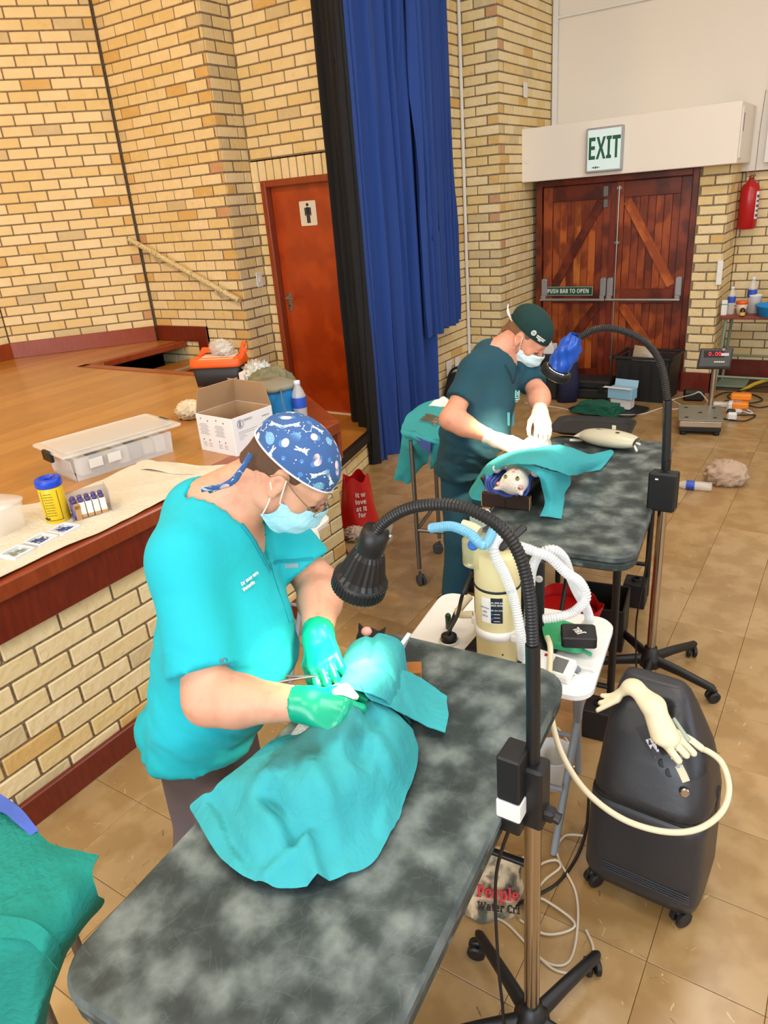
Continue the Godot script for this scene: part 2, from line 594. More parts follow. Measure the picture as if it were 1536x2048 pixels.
	M.cat_fur = bumped(textured(noise_tex(0.05, [[0.0, "d8cfc4"], [0.5, "eae4da"], [1.0, "f4f0e8"]], 71), 0.9, Vector3.ONE * 6.0, false), noise_tex(0.12, [], 72), 0.6)
	M.pink = plain("e0a39a", 0.6)

func skin_mat(a: String, b: String) -> StandardMaterial3D:
	var m := textured(noise_tex(0.02, [[0.0, b], [0.4, a], [0.6, a], [1.0, Color(a).lightened(0.08).to_html(false)]], 81, 256, FastNoiseLite.TYPE_SIMPLEX_SMOOTH, 5), 0.52, Vector3.ONE * 3.0)
	m.subsurf_scatter_enabled = true
	m.subsurf_scatter_strength = 0.08
	return m

func flecks(seed: int) -> ImageTexture:
	# short cream, rust and dark dashes pressed into vinyl
	var im := Image.create(512, 512, true, Image.FORMAT_RGBA8)
	im.fill(Color(0.6, 0.45, 0.28, 0.0))
	var r := RandomNumberGenerator.new()
	r.seed = 900 + seed
	for n in 240:
		var p := Vector2(r.randf() * 512, r.randf() * 512)
		var d := Vector2.from_angle(r.randf() * TAU)
		var c := Color("d9c49a") if n % 9 < 5 else (Color("5b3f22") if n % 9 < 7 else Color("8f5f38"))
		c.a = r.randf_range(0.25, 0.85)
		var len := r.randf_range(2, 13)
		for k in int(len * 2):
			p += d * 0.5
			d = d.rotated(r.randf_range(-0.08, 0.08))
			im.set_pixel(posmod(int(p.x), 512), posmod(int(p.y), 512), c)
			if n % 3 == 0: im.set_pixel(posmod(int(p.x) + 1, 512), posmod(int(p.y), 512), c)
	return ImageTexture.create_from_image(im)

func scratches() -> ImageTexture:
	# fine pale scuffs rubbed into the plastic
	var im := Image.create(1024, 1024, true, Image.FORMAT_RGBA8)
	im.fill(Color(0.6, 0.65, 0.63, 0.0))
	var r := RandomNumberGenerator.new()
	r.seed = 321
	for n in 3600:
		var p := Vector2(r.randf() * 1024, r.randf() * 1024)
		var d := Vector2.from_angle(r.randf() * TAU)
		var c := Color(0.62, 0.67, 0.65, r.randf_range(0.02, 0.13))
		for k in r.randi_range(6, 45):
			p += d
			d = d.rotated(r.randf_range(-0.06, 0.06))
			im.set_pixel(posmod(int(p.x), 1024), posmod(int(p.y), 1024), c)
	return ImageTexture.create_from_image(im)

func grain_tex(c: Array, seed: int, strips: bool) -> ImageTexture:
	# timber grain along the picture's v direction; with strips, narrow boards of differing tone
	var n := FastNoiseLite.new()
	n.seed = seed; n.frequency = 0.02; n.fractal_octaves = 4
	var w := 512
	var im := Image.create(w, w, true, Image.FORMAT_RGB8)
	var a := Color(c[0]); var b := Color(c[1]); var d := Color(c[2])
	var r := RandomNumberGenerator.new()
	r.seed = seed
	var tone := []
	for i in 64: tone.append(r.randf())
	for y in w:
		for x in w:
			var ang := TAU * y / w
			var g: float = n.get_noise_3d(x * 3.0, cos(ang) * 40, sin(ang) * 40) * 0.5 + 0.5
			var t := g
			if strips:
				var s := x / 32
				t = clampf(g * 0.55 + tone[s * 3 % 64] * 0.45 , 0, 1)
				if x % 32 == 0: t -= 0.25
			im.set_pixel(x, y, a.lerp(b, clampf(t * 2, 0, 1)) if t < 0.5 else b.lerp(d, clampf(t * 2 - 1, 0, 1)))
	return ImageTexture.create_from_image(im)

func door_tex(c: Array) -> NoiseTexture2D:
	# long soft grain: the noise is squeezed by its material's scale
	return noise_tex(0.01, [[0.0, c[0]], [0.38, c[0]], [0.5, c[1]], [0.65, c[2]], [1.0, c[2]]], c[0].hash() % 1000, 256, FastNoiseLite.TYPE_SIMPLEX_SMOOTH, 5)

# ---------------------------------------------------------------- camera and light
func _ready() -> void:
	rng.seed = 20240
	setup_camera()
	setup_light()
	make_materials()
	room()
	furniture()
	stage_things()
	table_things()
	people()
	background()

func setup_camera() -> void:
	var cam := Camera3D.new()
	cam.name = "camera"
	cam_basis = Basis(Vector3(0.8415045, -0.0786396, -0.5344960), Vector3(-0.1531121, 0.9140698, -0.3755437), Vector3(0.5180992, 0.3978595, 0.7571532))
	cam.transform = Transform3D(cam_basis, eye)
	cam.fov = 71.1033
	cam.near = 0.05
	cam.far = 60
	add_child(cam)
	cam.current = true

func setup_light() -> void:
	var we := WorldEnvironment.new()
	we.name = "environment"
	var e := Environment.new()
	e.background_mode = Environment.BG_SKY
	var sky := Sky.new()
	var sm := ProceduralSkyMaterial.new()
	sm.sky_top_color = Color(0.45, 0.62, 0.9)
	sm.sky_horizon_color = Color(0.85, 0.9, 0.97)
	sm.ground_bottom_color = Color(0.32, 0.3, 0.27)
	sm.ground_horizon_color = Color(0.75, 0.75, 0.72)
	sky.sky_material = sm
	e.sky = sky
	e.background_energy_multiplier = 1.5
	e.tonemap_mode = Environment.TONE_MAPPER_LINEAR
	e.tonemap_exposure = 1.66
	e.sdfgi_enabled = true
	e.ssao_enabled = true
	e.ssil_enabled = true
	we.environment = e
	add_child(we)
	# ceiling battens over the hall: glowing diffusers with area lights of the same size
	for p in [Vector3(0.4, 4.9, -1.2), Vector3(0.4, 4.9, 2.2), Vector3(-2.2, 4.9, 1.0), Vector3(-0.6, 4.9, -4.6), Vector3(2.4, 4.9, -4.0)]:
		var f := thing("ceiling_light", "white fluorescent fitting on the hall ceiling", "ceiling light", p, 0.0, "ceiling fittings above the hall")
		put("housing", boxm(Vector3(0.64, 0.07, 1.5), Vector3(0, 0.05, 0), 0.01), plain("d8d8d4", 0.5), f)
		var glow := plain("ffffff", 0.5)
		glow.emission_enabled = true; glow.emission = Color(1.0, 0.97, 0.92); glow.emission_energy_multiplier = 2.0
		put("diffuser", boxm(Vector3(0.6, 0.02, 1.44), Vector3(0, 0.005, 0), 0.004), glow, f)
		area_light("batten_lamp", p + Vector3(0, -0.03, 0), Vector3.DOWN, Vector2(0.6, 1.44), Color(1.0, 0.98, 0.95), LAMP_BATTEN)
	# the stage has a warm flood high above it
	var w := thing("stage_flood", "warm floodlight above the stage", "floodlight", Vector3(-4.3, 4.8, -1.0))
	put("housing", boxm(Vector3(0.5, 0.12, 0.5), Vector3(0, 0.07, 0), 0.01), plain("202020", 0.5), w)
	var wg := plain("ffffff", 0.5)
	wg.emission_enabled = true; wg.emission = Color(1.0, 0.75, 0.38); wg.emission_energy_multiplier = 3.0
	put("diffuser", boxm(Vector3(0.44, 0.02, 0.44), Vector3.ZERO, 0.004), wg, w)
	area_light("flood_lamp", Vector3(-4.3, 4.76, -1.0), Vector3(-0.3, -1, -0.55), Vector2(0.44, 0.44), Color(1.0, 0.8, 0.42), LAMP_FLOOD)
	# daylight through the tall windows behind and to the right of the photographer
	area_light("window_daylight", Vector3(0.0, 2.6, 4.78), Vector3(0, -0.12, -1), Vector2(5.2, 2.2), Color(0.93, 0.97, 1.0), LAMP_REAR)
	area_light("window_daylight_side", Vector3(3.78, 2.6, -1.0), Vector3(-1, -0.12, 0), Vector2(5.2, 2.2), Color(0.93, 0.97, 1.0), LAMP_SIDE)

const LAMP_BATTEN := 3.0
const LAMP_FLOOD := 6.5
const LAMP_REAR := 18.0
const LAMP_SIDE := 5.0

func area_light(called: String, at: Vector3, dir: Vector3, size: Vector2, color: Color, energy: float) -> void:
	var l := AreaLight3D.new()
	l.name = called
	l.area_size = size
	l.light_color = color
	l.light_energy = energy
	l.area_range = 30.0
	l.shadow_enabled = true
	add_child(l, true)
	l.transform = Transform3D(look(-dir), at)

# ---------------------------------------------------------------- the hall
func seen(p: Vector3) -> bool:
	var c := cam_basis.inverse() * (p - eye)
	return c.z < -0.1 and absf(c.x / c.z) < 0.62 and absf(c.y / c.z) < 0.8

func brick_mesh(w: float, h: float) -> ArrayMesh:
	var key := "%d_%d" % [roundi(w * 1000), roundi(h * 1000)]
	if not brick_shapes.has(key):
		brick_shapes[key] = boxm(Vector3(w, h, 0.05), Vector3.ZERO, 0.004)
	return brick_shapes[key]

func brick_wall(called: String, label: String, at: Vector3, u: Vector3, length: float, y0: float, y1: float, phase := 0.0, holes := [], from_left := false, from_right := false, soldier := []) -> MeshInstance3D:
	# bricks face n = u x up turned outwards; at is the face's bottom-left corner seen from the front
	u = u.normalized()
	var n := u.cross(Vector3.UP)
	var st := mk()
	var basis := Basis(u, Vector3.UP, n)
	# mortar bed behind the bricks, with holes left open
	var ys := [y0, y1]
	var xs := [0.0, length]
	for h in holes:
		xs.append(clampf(h.position.x, 0, length)); xs.append(clampf(h.end.x, 0, length)); ys.append(clampf(h.position.y, y0, y1)); ys.append(clampf(h.end.y, y0, y1))
	xs.sort(); ys.sort()
	for i in xs.size() - 1:
		for j in ys.size() - 1:
			if xs[i + 1] - xs[i] < 0.001 or ys[j + 1] - ys[j] < 0.001: continue
			var mid := Vector2((xs[i] + xs[i + 1]) * 0.5, (ys[j] + ys[j + 1]) * 0.5)
			if holes.any(func(h): return h.has_point(mid)): continue
			box(st, Vector3(xs[i + 1] - xs[i], ys[j + 1] - ys[j], 0.2), Vector3(mid.x, mid.y - at.y, -0.106), 0.0005, Transform3D(basis, at))
	var wall := struct(called, done(st), M.mortar, label, "wall")
	var list := []
	for k in range(int(floor(y0 / COURSE)), int(ceil(y1 / COURSE))):
		var b0 := maxf(k * COURSE - 0.012, y0)
		var b1 := minf((k + 1) * COURSE - 0.012, y1)
		if b1 - b0 < 0.02: continue
		var x := -BRICK + fmod(phase + (BRICK * 0.5 if k % 2 else 0.0), BRICK)
		while x < length:
			var spans := [[maxf(x, 0), minf(x + BRICK, length)]]
			for h in holes:
				if b1 - 0.01 <= h.position.y or b0 + 0.01 >= h.end.y: continue
				var next := []
				for s in spans:
					if s[1] <= h.position.x or s[0] >= h.end.x: next.append(s)
					else:
						if s[0] < h.position.x: next.append([s[0], h.position.x])
						if s[1] > h.end.x: next.append([h.end.x, s[1]])
				spans = next
			for s in spans:
				if s[1] - s[0] < 0.025: continue
				var edge: bool = (from_left and s[0] < 0.01) or (from_right and s[1] > length - 0.01)
				var odd: bool = edge and s[1] - s[0] < BRICK * 0.7
				list.append([Vector3((s[0] + s[1]) * 0.5, (b0 + b1) * 0.5 - at.y, -0.023), Vector2(s[1] - s[0] - 0.011, b1 - b0 - 0.011), odd])
			x += BRICK
	for s in soldier:                                     # bricks on end over a doorway: [x0, x1, bottom, height]
		var x2: float = s[0]
		while x2 < s[1] - 0.02:
			list.append([Vector3(x2 + 0.0415, s[2] + s[3] * 0.5 - at.y, -0.023), Vector2(0.0725, s[3] - 0.011), false])
			x2 += 0.0835
	for b in list:
		var p: Vector3 = at + basis * b[0]
		b.append(p.distance_to(eye) + (0.0 if seen(p) else 100.0))
	list.sort_custom(func(a, b): return a[3] < b[3])
	var rest := {}
	for i in list.size():
		var b: Array = list[i]
		var tone := 0
		var q := rng.randf()
		if b[2] and q < 0.75: tone = [3, 5, 4, 3, 2][rng.randi() % 5]
		else: tone = 0 if q < 0.36 else (1 if q < 0.72 else (2 if q < 0.93 else (4 if q < 0.97 else 3)))
		var xf := Transform3D(basis, at + basis * (b[0] + Vector3(0, 0, rng.randf_range(-0.0012, 0.0012))))
		var mesh := brick_mesh(b[1].x, b[1].y)
		if i < 290: put("brick", mesh, M.brick[tone], wall, xf)
		else:
			if not rest.has(tone): rest[tone] = mk()
			rest[tone].append_from(mesh, 0, xf)
	if rest.size():
		var am := ArrayMesh.new()
		var o := MeshInstance3D.new()
		o.name = "bricks_beyond"
		for t in rest:
			rest[t].commit(am)
			am.surface_set_material(am.get_surface_count() - 1, M.brick[t])
		o.mesh = am
		o.set_meta("kind", "stuff")
		wall.add_child(o, true)
	return wall

func room() -> void:
	# floor: a slab with 30 cm vinyl tiles
	var slab := struct("floor", boxm(Vector3(12.4, 0.2, 15.5), Vector3(-1.0, -0.104, -2.0), 0.001), M.seam, "ochre vinyl tile floor with cream and dark flecks", "floor")
	var tile_mesh := boxm(Vector3(0.2985, 0.006, 0.2985), Vector3.ZERO, 0.0012)
	var tiles := []
	for i in range(-8, 15):
		for j in range(-20, 19):
			var p := Vector3(-0.08 + 0.3 * i, -0.003, -1.6 + 0.3 * j)
			if p.x < -2.4 and p.z > -2.8: continue
			tiles.append([p, p.distance_to(eye) + (0.0 if seen(p) else 100.0)])
	for i in range(-15, -8):
		for j in range(-20, -4): tiles.append([Vector3(-0.08 + 0.3 * i, -0.003, -1.6 + 0.3 * j), 50.0])
	tiles.sort_custom(func(a, b): return a[1] < b[1])
	var far := mk()
	for i in tiles.size():
		var turn := Basis(Vector3.UP, PI * 0.5 * (rng.randi() % 4))
		var p: Vector3 = tiles[i][0]
		if i < 290: put("tile", tile_mesh, M.tile[rng.randi() % 3], slab, Transform3D(turn, p))
		else: far.append_from(tile_mesh, 0, Transform3D(turn, p))
	var fo := put("tiles_beyond", far.commit(), M.tile[0], slab)
	fo.set_meta("kind", "stuff")
	var top := 5.0
	struct("ceiling", boxm(Vector3(12.4, 0.2, 15.5), Vector3(-1.0, top + 0.1, -2.0), 0.01), M.ceiling, "plain white painted hall ceiling", "ceiling")
	# stage walls
	brick_wall("wall_stage_side", "long cream brick wall at the far left of the stage", Vector3(-6.51, STAGE, -3.71 + 8.6), Vector3(0, 0, -1), 8.6, STAGE, top)
	var a := Vector3(-6.51, STAGE, -3.71)
	var b := Vector3(-5.675, STAGE, -4.69)
	brick_wall("wall_stage_angled", "angled cream brick wall at the left back of the stage", a, b - a, a.distance_to(b), STAGE, top, 0.04, [], false, true)
	brick_wall("wall_stage_back", "sunlit yellow brick wall behind the handrail", Vector3(-5.675, 0.0, -4.715), Vector3(1, 0, 0), 1.175, 0.2, top, 0.09, [], true, true)
	brick_wall("wall_stage_return", "narrow shaded brick return beside the restroom door", Vector3(-4.5, 0.0, -4.715), Vector3(0, 0, -1), 0.32, 0.2, top, 0.116, [], true, false)
	brick_wall("wall_restroom", "cream brick wall around the restroom door", Vector3(-4.5, 0.0, -5.03), Vector3(1, 0, 0), 1.07, 0.0, top, 0.13, [Rect2(0.13, 0.0, 0.82, 2.24), Rect2(0.0, 2.24, 1.07, 0.165)], false, false, [[0.0, 1.07, 2.235, 0.166]])
	brick_wall("wall_curtain", "cream brick side wall behind the blue curtain", Vector3(-3.44, 0.0, -5.03), Vector3(0, 0, -1), 1.84, 0.0, top, 0.06)
	brick_wall("wall_pipe", "cream brick wall to the right of the white pipe", Vector3(-3.44, 0.0, -6.87), Vector3(1, 0, 0), 0.38, 0.0, top, 0.147, [], false, true)
	brick_wall("wall_recess", "receding brick wall left of the double doors", Vector3(-3.06, 0.0, -6.87), Vector3(0, 0, -1), 1.34, 0.0, top, 0.116, [], true, false)
	brick_wall("wall_exit_pier", "brick pier right of the double doors", Vector3(-1.43, 0.0, -7.63), Vector3(1, 0, 0), 0.26, 0.0, 2.56, 0.02)
	brick_wall("wall_exit_return", "brick return beside the fire extinguisher", Vector3(-1.17, 0.0, -7.63), Vector3(0, 0, -1), 0.67, 0.0, 2.56, 0.1)
	brick_wall("wall_exit_right", "cream brick wall behind the green steel table", Vector3(-1.17, 0.0, -8.3), Vector3(1, 0, 0), 5.2, 0.0, 2.1, 0.15)
	# plain plastered walls that close the room
	struct("wall_outer_left", boxm(Vector3(0.2, 5.4, 15.5), Vector3(-7.1, 2.5, -2.0), 0.002), M.mortar, "outer brick shell behind the stage wall", "wall")
	struct("wall_outer_back", boxm(Vector3(12.4, 5.4, 0.2), Vector3(-1.0, 2.5, -8.75), 0.002), M.mortar, "outer brick shell behind the far walls", "wall")
	struct("wall_exit_panel", boxm(Vector3(7.2, 3.0, 0.2), Vector3(0.5, 3.5, -8.32), 0.002), M.paint, "white plastered wall above the double doors", "wall")
	struct("wall_exit_backing", boxm(Vector3(1.8, 2.3, 0.15), Vector3(-2.22, 1.15, -7.95), 0.002), M.mortar, "brick backing behind the double doors", "wall")
	struct("trim_1", boxm(Vector3(0.05, 2.4, 0.03), Vector3(-3.02, 3.75, -8.19), 0.003), M.white, "white strip at the left edge of the panel", "trim")
	struct("trim_2", boxm(Vector3(3.2, 0.022, 0.02), Vector3(-1.44, 3.55, -8.2), 0.003), M.ceiling, "thin joint strip across the white panel", "trim")
	for w in [["wall_right", Vector3(0.2, 5.0, 14.0), Vector3(4.0, 2.5, -1.9), 0], ["wall_rear", Vector3(11.5, 5.0, 0.2), Vector3(-1.3, 2.5, 5.0), 1]]:
		var cs := CSGBox3D.new()
		cs.name = w[0]; cs.size = w[1]; cs.position = w[2]; cs.material = M.paint
		cs.set_meta("kind", "structure"); cs.set_meta("label", "white plastered wall with tall windows, " + ("right side" if w[3] == 0 else "rear")); cs.set_meta("category", "wall")
		for i in 3:
			var hole := CSGBox3D.new()
			hole.name = "window_opening"
			hole.operation = CSGShape3D.OPERATION_SUBTRACTION
			hole.size = Vector3(0.5, 2.2, 1.5) if w[3] == 0 else Vector3(1.5, 2.2, 0.5)
			hole.position = Vector3(0, 0.1, (i - 1) * 1.9 + 0.9) if w[3] == 0 else Vector3((i - 1) * 1.9 + 1.3, 0.1, 0)
			cs.add_child(hole, true)
		add_child(cs)
		for i in 3:
			var at: Vector3 = w[2] + (Vector3(0, 0.1, (i - 1) * 1.9 + 0.9) if w[3] == 0 else Vector3((i - 1) * 1.9 + 1.3, 0.1, 0))
			var turn := Basis(Vector3.UP, PI * 0.5 if w[3] == 0 else 0.0)
			var pane := struct("window_%d" % (i + 1 + w[3] * 3), boxm(Vector3(1.44, 2.14, 0.006), Vector3.ZERO, 0.001, Transform3D(turn, at)), M.clear, "tall clear window in the plastered wall", "window")
			var fr := mk()
			for s in [-1, 1]:
				box(fr, Vector3(0.05, 2.2, 0.06), Vector3(s * 0.725, 0, 0), 0.004, Transform3D(turn, at))
				box(fr, Vector3(1.4, 0.05, 0.06), Vector3(0, s * 1.075, 0), 0.004, Transform3D(turn, at))
			box(fr, Vector3(1.4, 0.04, 0.05), Vector3(0, 0.2, 0), 0.004, Transform3D(turn, at))
			build("frame", fr, M.white, pane)
	for q in [[Vector3(-5.685, 0, -4.71), STAGE], [Vector3(-4.49, 0, -5.025), 0.0], [Vector3(-3.435, 0, -6.865), 0.0]]:
		struct("trim_corner_joint", boxm(Vector3(0.024, 5.0 - q[1], 0.024), Vector3(q[0].x - 0.016, (5.0 + q[1]) * 0.5, q[0].z - 0.016), 0.002), M.mortar, "mortar joint in the brick corner", "trim")
	# white boxed beam over the doors, with a side plate
	var bm := struct("beam", boxm(Vector3(1.96, 0.475, 0.8), Vector3(-2.08, 2.3075, -7.8), 0.006), M.paint, "white boxed beam above the double doors", "beam")
	put("side_plate", boxm(Vector3(0.012, 0.4, 0.12), Vector3(-1.098, 2.31, -7.52), 0.003), M.white, bm)
	put("slot", boxm(Vector3(0.004, 0.14, 0.02), Vector3(-1.091, 2.39, -7.52), 0.001), plain("8a4a44", 0.6), bm)
	put("cover_disc", disc(0.03, 0.006, Transform3D(Basis(), Vector3(-3.0, 2.27, -7.4))), M.white, bm)
	# high white framed window panel at the right edge
	var hw := struct("window_7", boxm(Vector3(1.5, 0.85, 0.02), Vector3(-0.17, 2.54, -8.19), 0.002), plain("ecebea", 0.4), "high white framed panel above the brick wall", "window")
	var hf := mk()
	span(hf, Vector3(-0.98, 2.06, -8.2), Vector3(-0.9, 3.0, -8.15))
	span(hf, Vector3(-0.9, 2.06, -8.2), Vector3(0.6, 2.13, -8.15))
	build("frame", hf, M.white, hw)
	# skirtings
	for s in [["baseboard_pier", Vector3(-1.44, 0, -7.63), Vector3(-1.15, 0.2, -7.6)], ["baseboard_return", Vector3(-1.17, 0, -8.3), Vector3(-1.145, 0.2, -7.6)], ["baseboard_right", Vector3(-1.15, 0, -8.3), Vector3(4, 0.2, -8.275)]]:
		var sk := mk()
		span(sk, s[1], s[2])
		struct(s[0], done(sk), M.red_wood, "dark red timber skirting board", "skirting")
	stage()
	doors()

func disc(r: float, d: float, xf: Transform3D, sides := 20) -> ArrayMesh:
	# a short drum whose axis is the transform's z
	var st := mk()
	var e := minf(d * 0.3, r * 0.2)
	lathe(st, [Vector2(0, 0), Vector2(r, 0), Vector2(r, d - e), Vector2(r - e, d), Vector2(0, d)], sides, xf * Transform3D(Basis(Vector3.RIGHT, PI * 0.5), Vector3.ZERO), false)
	return done(st)

func lying(poly: Array, y: float, depth: float, bevel := 0.0) -> ArrayMesh:
	# a polygon of (x, z) points made into a slab whose underside is at y
	var p := PackedVector2Array()
	for q in poly: p.append(Vector2(q[0], -q[1]))
	var st := mk()
	prism(st, p, depth, Transform3D(FLAT, Vector3(0, y, 0)), bevel)
	return done(st)

func stage() -> void:
	# boards with the stair well cut out of the back corner
	var outline := [[-2.42, 4.9], [-2.42, -2.90], [-2.98, -3.33], [-3.70, -3.88], [-3.70, -3.66], [-5.30, -3.66], [-5.38, -4.69], [-5.67, -4.69], [-6.5, -3.71], [-6.5, 4.9]]
	struct("stage_floor", lying(outline, STAGE - 0.03, 0.03), M.stage_wood, "golden varnished strip timber stage floor", "stage floor")
	var fr := brick_wall("wall_stage_front", "low brick front of the stage under a red timber edge", Vector3(-2.31, 0.0, 4.9), Vector3(0, 0, -1), 7.85, 0.09, 0.76, 0.05)
	var e := Vector3(-2.31, 0, -2.95)
	var e2 := Vector3(-3.75, 0, -4.06)
	brick_wall("wall_stage_end", "brick end of the stage facing the landing", e, e2 - e, e.distance_to(e2), 0.09, 0.76, 0.1)
	# red timber: nosing, fascia, skirting
	struct("trim_stage_fascia", boxm(Vector3(0.04, 0.2, 7.86), Vector3(-2.295, 0.845, 0.97), 0.004), M.red_wood, "deep red timber fascia along the stage front", "trim")
	struct("trim_stage_nosing", lying([[-2.44, 4.9], [-2.44, -2.885], [-3.0, -3.31], [-3.03, -3.345], [-2.255, -2.95], [-2.255, 4.9]], STAGE - 0.062, 0.064, 0.006), M.red_wood_top, "red timber nosing along the stage front edge", "trim")
	var cap := [[-2.255, -2.95], [-2.44, -2.885], [-3.70, -3.86], [-3.82, -4.15]]
	struct("trim_stage_end_nosing", lying(cap, STAGE - 0.055, 0.06, 0.006), M.red_wood_top, "red timber nosing on the slanted stage end", "trim")
	var d := (e2 - e).normalized()
	var st := mk()
	beam(st, Vector3(-2.275, 0.845, -2.945), Vector3(-2.275, 0.845, -2.945) + d * 1.93, 0.04, 0.2)
	struct("trim_stage_end_fascia", done(st), M.red_wood_top, "red timber fascia on the slanted stage end", "trim")
	struct("baseboard_stage", boxm(Vector3(0.025, 0.115, 7.9), Vector3(-2.295, 0.0575, 0.97), 0.004), M.red_wood, "dark red skirting along the stage front", "skirting")
	st = mk()
	beam(st, Vector3(-2.29, 0.0575, -2.97), Vector3(-2.29, 0.0575, -2.97) + d * 1.2, 0.025, 0.115)
	struct("baseboard_stage_end", done(st), M.red_wood, "dark red skirting on the slanted stage end", "skirting")
	# skirting of the stage walls
	st = mk()
	var a := Vector3(-6.49, STAGE + 0.07, -3.7)
	var b := Vector3(-5.66, STAGE + 0.07, -4.67)
	beam(st, a, b, 0.025, 0.14)
	beam(st, a, a + Vector3(0, 0, 6), 0.025, 0.14)
	struct("baseboard_stage_left", done(st), M.red_wood_top, "red skirting of the angled stage wall", "skirting")
	st = mk()
	span(st, Vector3(-5.66, STAGE, -4.715), Vector3(-4.99, STAGE + 0.14, -4.69))
	span(st, Vector3(-5.12, STAGE - 0.55, -4.715), Vector3(-4.99, STAGE + 0.14, -4.685))
	struct("baseboard_stair", done(st), M.red_wood, "dark red skirting stepping down beside the stairs", "skirting")
	# stair well: boards round its rim, treads going down to the landing
	st = mk()
	span(st, Vector3(-5.40, STAGE - 0.05, -3.68), Vector3(-3.62, STAGE + 0.006, -3.58), 0.008)
	struct("trim_well_front", done(st), M.red_wood_top, "red timber edge board in front of the stair well", "trim")
	st = mk()
	beam(st, Vector3(-5.36, STAGE - 0.022, -3.58), Vector3(-5.33, STAGE - 0.022, -4.70), 0.09, 0.056, Vector3.UP, 0.008)
	struct("trim_well_side", done(st), M.red_wood_top, "red timber edge board beside the stair well", "trim")
	st = mk()
	span(st, Vector3(-5.32, 0.2, -3.7), Vector3(-3.66, STAGE - 0.04, -3.66))
	span(st, Vector3(-3.68, 0.2, -4.0), Vector3(-3.64, STAGE - 0.04, -3.62))
	struct("trim_well_lining", done(st), M.red_wood, "dark red lining of the stair well", "trim")
	var steps := thing("stair", "short flight of timber steps down beside the handrail wall", "stairs", Vector3.ZERO)
	steps.set_meta("kind", "structure")
	for i in 3:
		var x0 := -5.32 + i * 0.29
		var y := STAGE - 0.168 * (i + 1)
		st = mk(); span(st, Vector3(x0 - 0.0, 0.2, -4.7), Vector3(x0 + 0.29, y - 0.03, -3.68)); build("riser", st, M.red_wood, steps)
		st = mk(); span(st, Vector3(x0, y - 0.03, -4.7), Vector3(x0 + 0.31, y, -3.68)); build("tread", st, M.stage_wood, steps)
		st = mk(); span(st, Vector3(x0 + 0.29, y - 0.012, -4.69), Vector3(x0 + 0.315, y + 0.004, -3.69)); build("nosing_strip", st, plain("9a9182", 0.6), steps)
	# landing in front of the restroom door
	struct("floor_landing", lying([[-4.45, -3.66], [-3.72, -3.66], [-3.72, -4.1], [-3.0, -3.5], [-3.22, -4.4], [-3.36, -5.03], [-4.45, -5.03]], 0.264, 0.02), M.stage_wood, "timber landing in front of the restroom door", "landing")
	st = mk()
	beam(st, Vector3(-3.0, 0.25, -3.5), Vector3(-3.36, 0.25, -5.03), 0.05, 0.07)
	struct("trim_landing", done(st), M.black_plastic, "black nosing on the landing edge", "trim")
	var la := Vector3(-3.03, 0, -3.52)
	var lb := Vector3(-3.38, 0, -5.03)
	brick_wall("wall_landing", "low brick riser under the landing", la, lb - la, la.distance_to(lb), 0.0, 0.22, 0.1)
	# handrail
	var h := thing("handrail", "worn cream wooden handrail sloping down the yellow brick wall", "handrail", Vector3(-5.1, 1.6, -4.64))
	st = mk(); rod(st, Vector3(-0.62, 0.275, 0), Vector3(0.625, -0.265, 0), 0.024, 14)
	build("rail", st, bumped(textured(noise_tex(0.03, [[0.0, "7c6a42"], [0.32, "a8966a"], [0.4, "d2c294"], [1.0, "e0d3aa"]], 77), 0.6, Vector3(5, 5, 5)), noise_tex(0.05, [], 78), 0.1), h)
	for x in [-0.36, 0.36]:
		st = mk()
		tube(st, spline([Vector3(x, -x * 0.434 - 0.02, 0), Vector3(x, -x * 0.434 - 0.06, -0.02), Vector3(x, -x * 0.434 - 0.075, -0.07)], 5), 0.01, 8)
		lathe(st, [Vector2(0, 0), Vector2(0.028, 0), Vector2(0.026, 0.008), Vector2(0, 0.01)], 14, Transform3D(Basis(Vector3.RIGHT, PI * 0.5), Vector3(x, -x * 0.434 - 0.075, -0.074)))
		build("bracket", st, M.cream, h)

